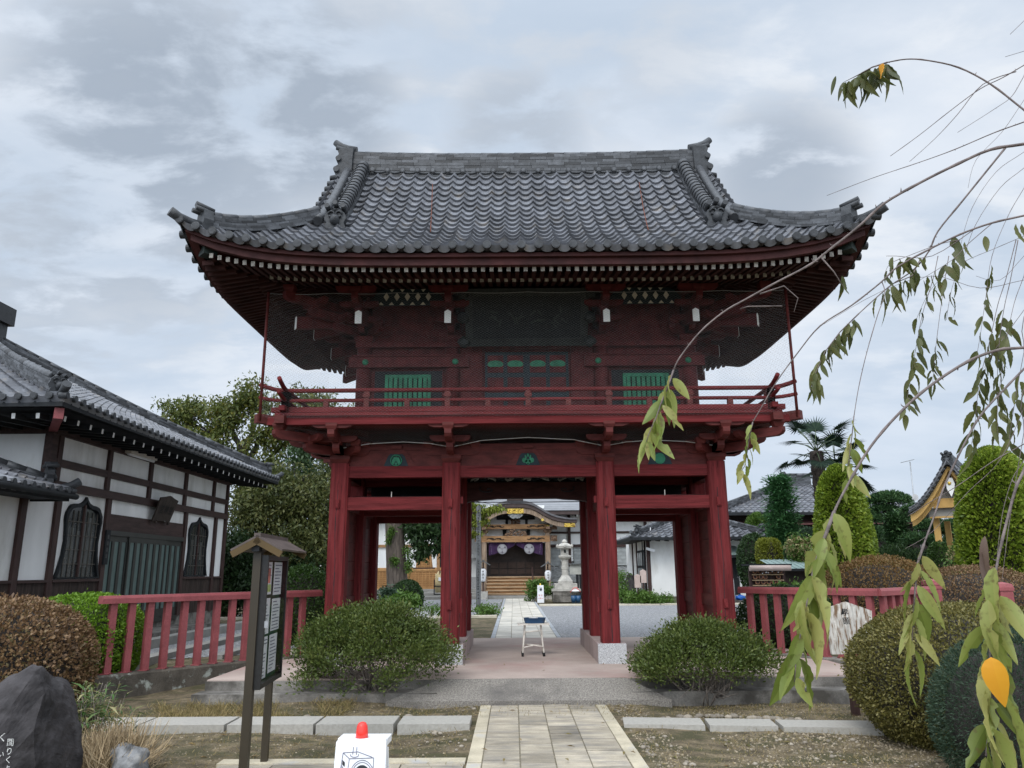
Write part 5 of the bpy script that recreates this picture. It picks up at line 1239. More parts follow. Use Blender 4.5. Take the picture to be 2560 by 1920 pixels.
ln = thing("stone_lantern", "tall pale stone lantern on a stepped pedestal right of the rear path", "stone lantern", (lx, LY_, .2))
hexr = 6
def lpart(name, prof, n=6): mb = MB(); mb.lathe([(r, z) for r, z in prof], (lx, LY_, 0), n, 0, False); mb.build(name, m_lstone, ln)
lpart("finial", [(.03, lz(750)), (.09, lz(765)), (.12, lz(790)), (.10, lz(812))][::-1], 12)
lpart("cap", [(.36, lz(905)), (.38, lz(862)), (.30, lz(850)), (.24, lz(828)), (.10, lz(812))])
mb = MB()
for k in range(6): a = pi / 3 * k + pi / 6; mb.ball((lx + .36 * cos(a), LY_ + .36 * sin(a), lz(868)), (.06, .06, .085), 0, 8, 6)
mb.build("cap_scroll", m_lstone, ln)
lpart("fire_box", [(.19, lz(1022)), (.19, lz(905))]); mb = MB(); mb.box((lx, LY_ - .19, lz(955)), (.09, .02, .13)); mb.build("fire_opening", m_dark, ln)  # opening is a black slab, the dark inside painted on
lpart("platform", [(.16, lz(1102)), (.27, lz(1075)), (.31, lz(1050)), (.31, lz(1030)), (.2, lz(1022))])
lpart("shaft", [(.15, lz(1372)), (.145, lz(1270)), (.165, lz(1262)), (.165, lz(1215)), (.145, lz(1208)), (.15, lz(1102))], 16)
mb = MB(); z3, z2 = lz(1372), lz(1510); mb.lathe([(.36, z2), (.36, z2 + .1), (.18, z3)], (lx, LY_, 0), 6, 0, False); mb.b2(lx - .48, lx + .48, LY_ - .48, LY_ + .48, lz(1610), z2); mb.build("base_stone", m_lstone, ln)
zz = lz(1610)
for r in range(2):
    for c_ in range(3):
        mb = MB(); mb.box((lx - .38 + c_ * .38, LY_, .2 + (zz - .2) * (r + .5) / 2), (.37, 1.2, (zz - .2) / 2 - .012), 0); mb.build("pedestal_block", m_oldc, ln)
mb = MB(); mb.b2(lx - .62, lx + .62, LY_ - .64, LY_ + .64, zz - .07, zz + .02); mb.build("pedestal_top", m_lstone, ln)
# grey wooden pillar with brush writing
p0 = ground(1196, 1518, .2); pt_ = at(1196, 1268, p0.y)
mb = MB(); mb.b2(p0.x - .09, p0.x + .09, p0.y - .09, p0.y + .09, .1, pt_.z); mb.prism([(-.09, 0), (.09, 0), (0, .09)], (p0.x, p0.y - .09, pt_.z), (1, 0, 0), (0, 0, 1), (0, .18, 0))
pil = tag(mb.build("wooden_pillar", m_postw), "grey square wooden pillar with a column of brush writing beside the rear path", "wooden pillar")
mb = MB(); rg = random.Random(9); zc_ = pt_.z - .12
while zc_ > .5:
    for k in range(4):
        a = rg.choice((0, 0, 1.57, .8, 2.3)) + rg.uniform(-.2, .2); q = Vector((p0.x + rg.uniform(-.025, .025), p0.y - .0925, zc_ + rg.uniform(-.03, .03))); d = Vector((cos(a), 0, sin(a))) * rg.uniform(.02, .042)
        mb.bar(q - d, q + d, .013, .003, 0, (0, 1, 0))
    zc_ -= .105
    if 2.0 < zc_ < 2.11: zc_ -= .12
mb.build("brush_writing", m_ink, pil)
# board on legs, bucket rack, bamboo screen
def notice(x0, y0, x1, y1, Y):
    a, b = at(x0, y1, Y), at(x1, y0, Y)
    t = thing("offering_stand", "weathered roofed notice stand on dark legs behind the stone lantern", "notice stand", (a.x, Y, .2))
    mb = MB(); mb.b2(a.x, b.x, Y, Y + .06, a.z, b.z); mb.build("board", M("pale_grey_board", (.42, .42, .38), .8, .15), t)
    mb = MB(); mb.b2(a.x - .08, b.x + .1, Y - .12, Y + .2, b.z, b.z + .05); mb.build("top_board", m_postw, t)
    for x in (a.x + .35, b.x - .2): mb = MB(); mb.b2(x - .06, x + .06, Y + .07, Y + .19, .2, a.z); mb.build("leg", m_dark, t)
notice(1425, 1411, 1462, 1436, 37.0)
Yb = 33.4; a = at(1436, 1508, Yb)
t = thing("bucket_rack", "rack of dark blue pails with red handle beside the stone lantern pedestal", "bucket", (a.x, Yb, .2))
for i in range(2):
    mb = MB(); mb.lathe([(.085, 0), (.115, .30)], (a.x - .03 + i * .19, Yb, .2), 14); mb.lathe([(.118, .0), (.118, .02)], (a.x - .03 + i * .19, Yb, .5), 14, 1); mb.build("pail", [m_blue, m_dark], t)
    mb = MB()
    for k in range(4): mb.tube([(a.x - .09 + i * .19 + k * .04, Yb, .5), (a.x - .09 + i * .19 + k * .04, Yb, .66)], .012, 6)
    mb.build("ladle_handle", m_dark, t)
mb = MB(); mb.ball((a.x + .06, Yb, .68), (.2, .12, .06), 0, 12, 6); mb.build("white_lid", m_plasw, t)
mb = MB(); mb.tube([(a.x - .17, Yb - .05, .62), (a.x - .02, Yb - .05, .80), (a.x + .1, Yb - .05, .82), (a.x + .27, Yb - .05, .64)], .015, 6); mb.build("carry_handle", m_plasr, t)
Ys = 38.2; a, b = at(1087, 1482, Ys), at(1107, 1440, Ys)
t = thing("bamboo_screen", "short screen of pale bamboo with a white notice and dark frame before the lattice front", "screen", (a.x, Ys, .2))
mb = MB(); n = 9
for i in range(n): x = a.x + .04 + (b.x - a.x) * i / n; mb.tube([(x, Ys, a.z), (x, Ys, b.z + random.uniform(-.02, .25))], .024, 7, 0)
mb.build("bamboo", M("pale_bamboo", (.50, .40, .22), .6, .2), t)
mb = MB(); mb.b2(a.x - .05, b.x + .05, Ys - .08, Ys - .04, a.z + .28, a.z + .33); mb.b2(a.x - .05, a.x, Ys - .08, Ys - .04, a.z - .1, a.z + .62); mb.b2(a.x - .05, b.x, Ys - .08, Ys - .04, a.z - .1, a.z - .05); mb.build("frame", m_dark, t)
mb = MB(); mb.b2(a.x + .17, a.x + .34, Ys - .06, Ys - .045, a.z + .55, a.z + .72); mb.build("notice", m_paper, t)
for px_, lab in ((1222, "low grey stone block left of the hall steps, under the left paper lantern"),):
    pass

# ================================================================== white annex on the right
AY = 33.0
ax0, ax1 = at(1619, 1420, AY).x, at(1885, 1420, AY).x; aez = at(1750, 1344, AY - .9).z
annex = thing("white_annex", "low white annex with grey hip tile roof and green door canopy right of the gate", "building", (ax0, AY, .2))
mb = MB(); mb.b2(ax0, ax1, AY, AY + 6, .45, aez + .05); mb.build("plaster_wall", m_plaster, annex)
mb = MB(); mb.b2(ax0 - .02, ax1 + .02, AY - .02, AY + 6, -.1, .45); mb.build("foundation", m_oldc, annex)
for x in (ax0 + .06, ax0 + 3.3, ax1 - .06): mb = MB(); mb.b2(x - .075, x + .075, AY - .035, AY + .05, .45, aez); mb.build("timber_post", m_brown, annex)
acx = (at(1580, 1343, AY - .9).x + at(1931, 1347, AY - .9).x) / 2; ahx = acx - at(1580, 1343, AY - .9).x
hip_roof(annex, acx, AY - .9 + ahx, ahx, ahx, aez, .40, .0, .27, 12, .06, 'flr', None, ((-1, -1), (1, -1)), hipw=.2, hiph=.14)
plain_soffit(annex, acx - ahx + .1, acx + ahx - .1, AY - .8, AY + 5, aez - .02, .05, m_dark)
mb = MB(); mb.bar((acx - ahx, AY - .95, aez - .03), (acx + ahx, AY - .95, aez - .03), .10, .10); mb.bar((acx - ahx - .02, AY - .95, aez - .03), (acx - ahx - .02, AY + 5, aez - .03), .10, .10); mb.build("gutter", m_dark, annex)
for k in range(16): mb = MB(); x = acx - ahx + .4 + k * .37; mb.bar((x, AY - .78, aez - .10), (x, AY, aez - .06), .05, .07); mb.build("rafter", m_dark, annex)
mb = MB(); mb.b2(ax0 - .04, ax0 - .005, AY + .5, AY + 2.4, .5, 2.35, 0); mb.b2(ax0 - .05, ax0 - .04, AY + .55, AY + 1.4, 1.75, 2.3, 1)
dd = mb.build("glazed_door", m_dark, annex); mb = MB()
for k in range(4): mb.b2(ax0 - .055, ax0 - .045, AY + .58 + k * .46, AY + .9 + k * .46, .6, 1.6, 0); mb.b2(ax0 - .055, ax0 - .045, AY + .58 + k * .46, AY + .9 + k * .46, 1.7, 2.25, 0)
mb.build("glass", M("pale_door_glass", (.30, .32, .32), .2, spec=.6), dd)
for y in (AY + .3, AY + 2.6, AY + 3.8): mb = MB(); mb.b2(ax0 - .05, ax0, y - .06, y + .06, .45, aez); mb.build("timber_post", m_brown, annex)
for x in (ax0 - .12, ax0 - .2): mb = MB(); mb.tube([(x, AY - .1, aez - .1), (x, AY - .1, .3)], .025, 8); mb.build("drainpipe", m_dark, annex)
cx0, cx1 = at(1822, 1390, AY - .7).x, at(1872, 1390, AY - .7).x; cz = at(1850, 1387, AY - .7).z
mb = MB(); mb.add([(cx0 - 1.2, AY - .75, cz), (cx1, AY - .75, cz), (cx1 - .35, AY, cz + .38), (cx0 - 1.2, AY, cz + .38)], [(0, 1, 2, 3)], 0); mb.b2(cx0 - 1.2, cx1 + .02, AY - .77, AY - .7, cz - .1, cz - .005, 1); mb.b2(cx0 - 1.1, cx1 - .3, AY - .68, AY - .02, cz - .09, cz - .05, 1); mb.build("door_canopy", [m_grsheet, m_dark], annex)
mb = MB(); mb.b2(cx0 - .6, at(1847, 1430, AY).x, AY - .03, AY + .04, .5, cz - .1, 0); mb.build("entrance_door", m_dark, annex)
p = at(1853, 1420, AY - .1); mb = MB(); mb.box((p.x, p.y - .1, p.z + .2), (.14, .12, .50)); mb.tube([(p.x, p.y - .1, p.z + .45), (p.x, p.y, p.z + .62)], .02, 6); mb.build("hanging_lamp", m_dark, annex)
mb = MB()
for k in range(12): mb.ball((p.x + .18, p.y - .5, p.z - .1 - k * .115), (.035, .035, .045), 0, 6, 5)
mb.build("rain_chain", m_dark, annex)
mb = MB(); mb.b2(cx0 - 1, ax1 + .4, AY - 1.3, AY - .06, -.05, .30); mb.b2(cx0 - 1, ax1 + .6, AY - 1.8, AY - 1.31, -.05, .20); mb.build("entrance_step", m_oldc, annex)
mb = MB(); q = at(1835, 1480, AY - 1.2)
for dx in (0, .55): mb.tube([(q.x + dx, AY - 1.3, .25), (q.x + dx, AY - 1.2, 1.15), (q.x + dx - .2, AY - .6, 1.2)], .025, 8)
mb.build("handrail", m_steel, annex)
mb = MB(); mb.ball((q.x - .1, AY - .9, .42), (.32, .2, .13), 0, 10, 6, .3, 5); mb.ball((q.x + .35, AY - .85, .40), (.2, .15, .11), 0, 10, 6, .3, 8)
mesh_thing(mb, "crumpled_tarp", m_tarp, "crumpled blue tarpaulin lying on the annex doorstep", "tarpaulin")
c = at(1621, 1374, AY - .12); mb = MB(); mb.tube([(c.x, AY, c.z), (c.x, AY - .2, c.z)], .03, 8); mb.bar((c.x - .12, AY - .28, c.z + .05), (c.x + .22, AY - .34, c.z - .06), .10, .11); mb.box((c.x + .02, AY - .1, c.z + .85), (.24, .1, .12))
mesh_thing(mb, "security_camera", m_plasw, "white security camera on the corner post of the white annex", "security camera")
# planted strip before the annex: stones and stakes
def boulder(x, y, z, r, label, mat=m_rock, seed=1, name="garden_rock", zmin=None, rough=.13):
    mb = MB(); mb.ball((x, y, z), r, 0, 18, 12, rough, seed, None, zmin); return mesh_thing(mb, name, mat, label, "rock")
p = ground(1577, 1505, .2); boulder(p.x, p.y, .55, (.26, .2, .80), "narrow upright dark stone standing in the planted strip by the annex", m_rock, 3)
p = ground(1668, 1500, .2); boulder(p.x, p.y + .3, .30, (.55, .4, .62), "broad dome-shaped dark boulder against the white annex wall", m_rock, 4)
p = ground(1925, 1500, .2)
for px_, zt_, lab in ((1595, 1440, "slim wooden stake with a blank pale board beside the upright dark stone"), (1609, 1428, "tall wooden stake with a pointed grey board at the annex corner")):
    Y = 31.6; a = at(px_, 1470, Y); t = thing("stake_sign", lab, "sign", (a.x, Y, .2)); zt_ = at(px_, zt_, Y).z
    mb = MB(); mb.b2(a.x - .035, a.x + .035, Y, Y + .06, .2, zt_ - .3); mb.build("stake", m_brown, t); mb = MB(); mb.prism([(-.13, -.45), (.13, -.45), (.13, 0), (0, .08), (-.13, 0)], (a.x, Y - .03, zt_), (1, 0, 0), (0, 0, 1), (0, .03, 0)); mb.build("board", m_postw if zt_ > 2.0 else m_awn, t)
p = ground(1598, 1490, .2); mb = MB(); mb.lathe([(.09, 0), (.11, .1), (.10, .26), (.05, .34), (.075, .40), (.06, .5), (.01, .54)], (p.x, p.y, .2), 12); mesh_thing(mb, "small_figure", m_awn, "small pale garden figure among weeds by the annex stakes", "figurine")

# ================================================================== houses and shelters further right
hs = thing("tiled_house", "old house with broad grey hip tile roof behind the palm trees", "house", (14, 45, 0))
e0 = at(1822, 1283, 41.0); r0 = at(1916, 1212, 46.5)
hz = e0.z; hx_ = 6.4; hyy = 5.6; sl = (r0.z - hz) / 5.6
hip_roof(hs, e0.x + hx_ - .6, 41 + hyy, hx_, hyy, hz, sl, 0, .32, 14, .08, 'fl', None, ((-1, -1),), hipw=.3, hiph=.25)
mb = MB(); stack(mb, [(e0.x - .6 + hyy, 46.6, r0.z - .05), (e0.x + 2 * hx_ - .6 - hyy, 46.6, r0.z - .05)], .4, .6, 5, .4, 0, None, .12); mb.tube([(e0.x - .7 + hyy, 46.6, r0.z + .55), (e0.x - .45 + hyy, 46.6, r0.z + .62)], .2, 12); mb.build("ridge", m_tiled, hs)
mb = MB(); mb.b2(e0.x + .4, e0.x + 2 * hx_ - 1.4, 42.2, 51, 0, hz); mb.build("wall", m_doorw, hs)
mb = MB(); mb.add([(e0.x + .2, 40.9, hz - .62), (e0.x + 11, 40.9, hz - .62), (e0.x + 11, 42.2, hz - .3), (e0.x + .2, 42.2, hz - .3)], [(0, 1, 2, 3)]); mb.build("canopy", M("maroon_sheet_canopy", (.13, .06, .055), .6), hs)
mb = MB(); mb.bar((e0.x - .6, 40.95, hz - .05), (e0.x + 12, 40.95, hz - .05), .15, .14); mb.build("gutter", m_dark, hs)
# TV antenna above the rear house
a = at(2288, 1280, 40); b = at(2275, 1154, 40)
t = thing("tv_antenna", "thin television aerial mast with small white dish between the pine and the yellow gable", "aerial", (a.x, 40, a.z - .8))
mb = MB(); mb.tube([(a.x + .1, 40, a.z - 2.6), (a.x, 40, a.z), (b.x, 40, b.z)], .03, 6); mb.build("mast", m_steel, t)
mb = MB(); mb.tube([(b.x - .45, 40, b.z - .04), (b.x + .18, 40, b.z + .10)], .02, 6)
for k in range(7): x = b.x - .4 + k * .09; mb.tube([(x, 39.8, b.z - .03 + k * .02), (x, 40.2, b.z - .03 + k * .02)], .012, 5)
mb.build("aerial", m_steel, t); q = at(2285, 1244, 40); mb = MB(); mb.disc((q.x, 39.9, q.z), .17, (0, -1, 0), .03, 18); mb.build("dish", M("grey_white_dish", (.45, .45, .45), .6), t)
# ochre gable with tiled verge
BY = 22.0; bc = at(2392, 1290, BY).x
def bz(y): return at(2392, y, BY).z
bt = thing("ochre_gable_shelter", "small shelter with curved tiled gable, yellow ochre bargeboards and white pendant behind the thuja", "shelter", (bc, BY, .2))
zr_, ze_ = bz(1160), bz(1278); hw_ = bc - at(2293, 1280, BY).x
def bcurve(u): return ze_ + (zr_ - ze_) * (1 - u) ** 1.45      # u: 0 ridge .. 1 eave
mb = MB()
for s in (-1, 1):
    n = 12
    for i in range(n):
        for j in range(9):
            u0, u1 = i / n, (i + 1) / n; y = BY - .45 + j * .42
            a, b = Vector((bc + s * hw_ * u0, y, bcurve(u0) + .05)), Vector((bc + s * hw_ * u1, y, bcurve(u1) + .05)); up_ = Vector((s * .5, 0, 1)).normalized()
            mb.bar(a, b, .40, .03, 0, up_); mb.tube([a + up_ * .03, b + up_ * .045], .055, 8, 0)
        u0 = (i + .5) / n; q = Vector((bc + s * hw_ * u0, BY - .62, bcurve(u0) + .06)); mb.tube([q, q + Vector((0, .3, .02))], .055, 10, 1); mb.bar(q + Vector((-s * .07, .02, -.01)), q + Vector((s * .07, .02, -.08)), .10, .05, 1)
mb.build("tiled_roof", [m_tile, m_oni], bt)
mb = MB(); stack(mb, [(bc, BY - .45, zr_ + .02), (bc, BY + 3.2, zr_ + .02)], .26, .24, 4, .3, 0, None, .07); mb.build("ridge", m_tiled, bt)
mb = MB(); oni(mb, (bc, BY - .52, zr_ - .12), (1, 0, 0), (0, -1, 0), .85); mb.build("ridge_end_ornament", m_oni, bt)
for y_, dz, th in ((BY - .50, -.08, .14), (BY - .30, -.17, .17)):
    mb = MB()
    for s in (-1, 1):
        P = []
        for i in range(11): u = i / 10; P.append((s * hw_ * u, bcurve(u) + dz))
        P2 = [(x, z - th - .05 * abs(x)) for x, z in P[::-1]]
        mb.prism(P + P2, (bc, y_, 0), (1, 0, 0), (0, 0, 1), (0, .06, 0), 0)
    mb.build("bargeboard", m_ochre, bt)
mb = MB(); mb.prism([(0, zr_ - .25), (-hw_ * .62, bz(1270)), (-hw_ * .62, bz(1290)), (hw_ * .62, bz(1290)), (hw_ * .62, bz(1270))], (bc, BY - .08, 0), (1, 0, 0), (0, 0, 1), (0, .06, 0)); mb.build("gable_panel", m_greyp, bt)
mb = MB(); mb.b2(bc - hw_ * .48, bc + hw_ * .48, BY - .22, BY - .085, bz(1269), bz(1246), 0); mb.b2(bc - hw_ * .58, bc - hw_ * .481, BY - .23, BY - .08, bz(1269), bz(1252), 1); mb.b2(bc - hw_ * .6, bc + hw_ * .6, BY - .14, BY, bz(1294), bz(1290), 0); mb.build("gable_beam", [m_ochre, m_white], bt)
mb = MB(); mb.prism([(-.09, .10), (-.03, .22), (.08, .20), (.12, .05), (.10, -.10), (.0, -.32), (-.09, -.10)], (bc - .02, BY - .42, bz(1216)), (1, 0, 0), (0, 0, 1), (0, .04, 0), 0); mb.ball((bc - .03, BY - .43, bz(1211)), (.05, .03, .05), 1, 8, 6); mb.build("gable_pendant", [m_white, m_gold], bt)
for s in (-1, 1):
    for yy in (BY + .2, BY + 2.8): mb = MB(); mb.b2(bc + s * hw_ * .5 - .08, bc + s * hw_ * .5 + .08, yy - .08, yy + .08, 0, bz(1290)); mb.build("post", m_ochre, bt)
bt.rotation_euler = (0, 0, -radians(35))
# plaque rack
RY = 20.0; a, b = at(1879, 1486, RY), at(1957, 1424, RY)
rk = thing("plaque_rack", "open wooden rack of small round reddish plaques under a pinkish awning", "plaque rack", (a.x, RY, .17))
for x in (a.x, b.x): mb = MB(); mb.b2(x - .035, x + .035, RY - .04, RY + .04, .1, b.z); mb.build("post", m_brown, rk)
mb = MB(); mb.b2(a.x - .12, b.x + .12, RY - .35, RY + .3, b.z + .10, b.z + .14, 0); mb.build("roof", m_dark, rk)
mb = MB(); mb.tube([(a.x - .1, RY - .34, b.z + .04), (b.x + .08, RY - .34, b.z + .04)], .07, 12); mb.build("rolled_awning", m_awn, rk)
mb = MB(); mb.b2(a.x, b.x, RY + .05, RY + .07, .3, b.z); mb.build("back_board", m_brown, rk)
rows_ = ((at(0, 1443, RY).z, (0, 1, 2, 3, 4, 5)), (at(0, 1457, RY).z, (0, 1.1, 2, 4.6)), (at(0, 1470, RY).z, (.4, 1.5, 2.6, 3.6, 4.7)))
for z, ks in rows_:
    mb = MB(); mb.b2(a.x + .03, b.x - .03, RY - .12, RY + .04, z - .085, z - .06); mb.build("shelf", M("pale_shelf_wood", (.42, .30, .18), .7), rk)
i = 0
for z, ks in rows_:
    for k in ks:
        x = a.x + .11 + k * (b.x - a.x - .2) / 5; mb = MB(); mb.disc((x, RY - .03, z), .058, (0, -1, .35), .025, 14, 0); mb.disc((x, RY - .058, z + .008), .036, (0, -1, .35), .004, 12, 1); mb.build("plaque", [m_terra, m_brown], rk)
mb = MB(); rg = random.Random(3)
for k in range(6): mb.ball((a.x + .25 + rg.random() * .4, RY - .2, b.z - .04 - rg.random() * .05), .018, 0, 6, 5)
mb.build("white_bells", m_plasw, rk)
# green sheet-roofed shed behind the rack
a, b = at(1950, 1422, 23), at(2014, 1402, 23)
sh = thing("garden_shed", "low dark shed with grey-green sheet roof behind the plaque rack", "shed", (a.x, 23, .17))
mb = MB(); mb.add([(a.x - .2, 22.8, a.z), (b.x + 1, 22.8, a.z), (b.x + 1, 24.2, b.z + .05), (a.x - .2 + .0, 24.2, b.z + .05)], [(0, 1, 2, 3)], 0)
for k in range(12): x = a.x - .1 + k * .17; mb.bar((x, 22.8, a.z + .01), (x, 24.2, b.z + .06), .02, .02, 0)
mb.bar((a.x - .2, 22.8, a.z - .03), (b.x + 1, 22.8, a.z - .03), .05, .07, 1); mb.build("sheet_roof", [m_grsheet, m_dark], sh)
mb = MB(); mb.b2(a.x, b.x + .8, 23.0, 24.4, .1, a.z - .06); mb.build("wall", m_doorw, sh)

# ================================================================== red fences with concrete footing
def fence(name, pts, label, posts, zt=1.26, zk=.28, sp=.245, mats=m_fred, kerb=m_lichen):
    t = thing(name, label, "fence", (pts[0][0], pts[0][1], 0))
    P2 = [Vector((x, y, 0)) for x, y in pts]
    for a, b in zip(P2, P2[1:]):
        d = (b - a).normalized(); Z = Vector((0, 0, 1)); n = Vector((-d.y, d.x, 0))
        mb = MB(); o = a - d * .03
        mb.prism([(-.075, 0), (.075, 0), (.075, .065), (.055, .10), (-.055, .10), (-.075, .065)], o + Z * (zt - .10), n, Z, d * ((b - a).length + .06), 0); mb.build("rail", mats, t)
        mb = MB(); mb.prism([(-.14, -.35), (.14, -.35), (.13, zk - .02), (.11, zk), (-.11, zk), (-.13, zk - .02)], a - d * .12, n, Z, d * ((b - a).length + .2), 0); mb.build("footing", kerb, t)
        L = (b - a).length; k = 0; q = .14
        while q < L - .05:
            c = a + d * q; mb = MB(); mb.bar(c + Z * (zk - .02), c + Z * (zt - .10), .078, .085, 0, d); mb.box((c.x, c.y, zk + .008), (.12, .12, .012), 0); mb.build("baluster", mats, t); q += sp
    for x, y in posts:
        mb = MB(); mb.box((x, y, (zk + zt + .02) / 2), (.19, .19, zt + .02 - zk)); mb.box((x, y, zt - .02), (.215, .215, .04)); mb.lathe([(.15, 0), (.14, .06), (.02, .09)], (x, y, zt + .02), 4, 0, False); mb.build("capped_post", mats, t)
    return t
fence("red_fence", [(-5.35, 10.38), (-3.18, 12.96)], "faded red fence on a lichen-covered footing left of the gate", [])
fence("red_fence", [(3.72, 12.96), (5.14, 11.25), (6.48, 12.35)], "faded red fence right of the gate with a bend and a capped post", [(6.55, 12.45)], kerb=m_oldc)
t = thing("gate_pier", "red capped pier at the far right, beyond the bend of the red fence", "pier", (7.62, 12.4, 0))
mb = MB(); mb.box((7.62, 12.4, .61), (.20, .20, 1.22)); mb.build("shaft", m_fred, t); mb = MB(); mb.box((7.62, 12.4, 1.21), (.23, .23, .05)); mb.lathe([(.16, 0), (.14, .05), (.02, .08)], (7.62, 12.4, 1.235), 4, 0, False); mb.build("cap", m_fred, t)

# ================================================================== notice board on the left
nb = thing("notice_board", "narrow brown roofed notice board with papers behind glass beside the cross path", "notice board", (-2.0, 6.7, 0))
m_case = M("black_bronze_frame", (.010, .009, .008), .4, spec=.5)
A0, B0 = Vector((-2.035, 6.28, 0)), Vector((-2.085, 6.95, 0))
dn = (B0 - A0).normalized(); nr = Vector((dn.y, -dn.x, 0)); Z = Vector((0, 0, 1))
for q, w in ((A0, .075), (B0, .065)): mb = MB(); mb.bar(q, q + Z * 1.72, w * .82, w, 0, dn); mb.build("post", m_bronze, nb)
ca, cb_ = A0 + dn * .0 + nr * .05, B0 + dn * .06 + nr * .05
mb = MB(); W_ = (cb_ - ca).length; z0, z1 = .69, 1.66
mb.bar(ca + Z * z0, cb_ + Z * z0, .07, .035); mb.bar(ca + Z * z1, cb_ + Z * z1, .07, .035)
for q in (ca, cb_): mb.bar(q + Z * (z0 - .02), q + Z * (z1 + .02), .07, .028, 0, dn)
cs = mb.build("display_case", m_case, nb)
mb = MB(); o = ca + Z * z0; mb.prism([(0, 0), (W_, 0), (W_, z1 - z0), (0, z1 - z0)], o - nr * .02, dn, Z, -nr * .02); mb.build("felt_back", m_gboard, cs)
rg = random.Random(2)
sheets = ((.03, .03, .30, .32), (.40, .05, .28, .30), (.03, .37, .31, .28), (.41, .38, .31, .26), (.04, .68, .30, .26), (.42, .67, .30, .27))
for i, (u, v, w, h) in enumerate(sheets):
    mb = MB(); mb.prism([(u, v), (u + w, v), (u + w, v + h), (u, v + h)], o - nr * .018 + nr * .004, dn, Z, nr * .003, 0)
    q = o - nr * .010
    for k in range(int(h / .028)):
        if i == 4 and k > 3: continue
        l = rg.uniform(.4, .85) * w; mb.prism([(u + .03, v + h - .03 - k * .027), (u + .03 + l, v + h - .03 - k * .027), (u + .03 + l, v + h - .022 - k * .027), (u + .03, v + h - .022 - k * .027)], q, dn, Z, nr * .001, 1)
    if i == 4: mb.prism([(u + .05, v + .09), (u + w - .05, v + .09), (u + w - .05, v + h - .05), (u + .05, v + h - .05)], q, dn, Z, nr * .001, 2); mb.prism([(u + .02, v + .02), (u + w - .02, v + .02), (u + w - .02, v + .08), (u + .02, v + .08)], q, dn, Z, nr * .001, 3)
    mb.build("paper", [m_paper, m_line, M("poster_red", (.55, .20, .16), .8, .4, 9), M("poster_green", (.42, .52, .20), .8, .3, 9)], cs)
gl = bpy.data.materials.new("case_glass"); gl.use_nodes = True; gn = gl.node_tree.nodes; gk = gl.node_tree.links
tr = gn.new("ShaderNodeBsdfTransparent"); gs = gn.new("ShaderNodeBsdfGlossy"); gs.inputs["Roughness"].default_value = .02; fz = gn.new("ShaderNodeFresnel"); fz.inputs[0].default_value = 1.2; mx = gn.new("ShaderNodeMixShader")
gk.new(fz.outputs[0], mx.inputs[0]); gk.new(tr.outputs[0], mx.inputs[1]); gk.new(gs.outputs[0], mx.inputs[2]); gk.new(mx.outputs[0], gn["Material Output"].inputs[0])
mb = MB(); mb.add([o + nr * .03 + dn * a + Z * b for a, b in ((0.02, .02), (W_ - .02, .02), (W_ - .02, z1 - z0 - .02), (0.02, z1 - z0 - .02))], [(0, 1, 2, 3)]); mb.build("glass", gl, cs)
mb = MB(); mb.box(A0 + dn * .0 + nr * .10 + Z * 1.15, (.03, .03, .05), 0); mb.build("padlock", m_steel, cs)
ra, rb = A0 - dn * .12 + nr * .01 + Z * 1.835, B0 + dn * .24 + nr * .01 + Z * 1.835
mb = MB()
for s in (-1, 1):
    u = (nr * s + Z * -.55).normalized(); n_ = (nr * s * .55 + Z).normalized()
    mb.prism([(0, 0), ((rb - ra).length, 0), ((rb - ra).length, .23), (0, .23)], ra, dn, u, n_ * -.015, 0)
    for q in (ra, rb - dn * .03): mb.prism([(0, 0), (.03, 0), (.03, .24), (0, .24)], q - n_ * .016, dn, u, n_ * -.05, 1)
mb.bar(ra, rb, .05, .03, 0); rf = mb.build("roof", [m_broof, m_fascia], nb)
mb = MB(); mb.box(A0 + Z * 1.73 - dn * .06, (.06, .08, .045)); mb.build("lamp_box", m_dark, nb)

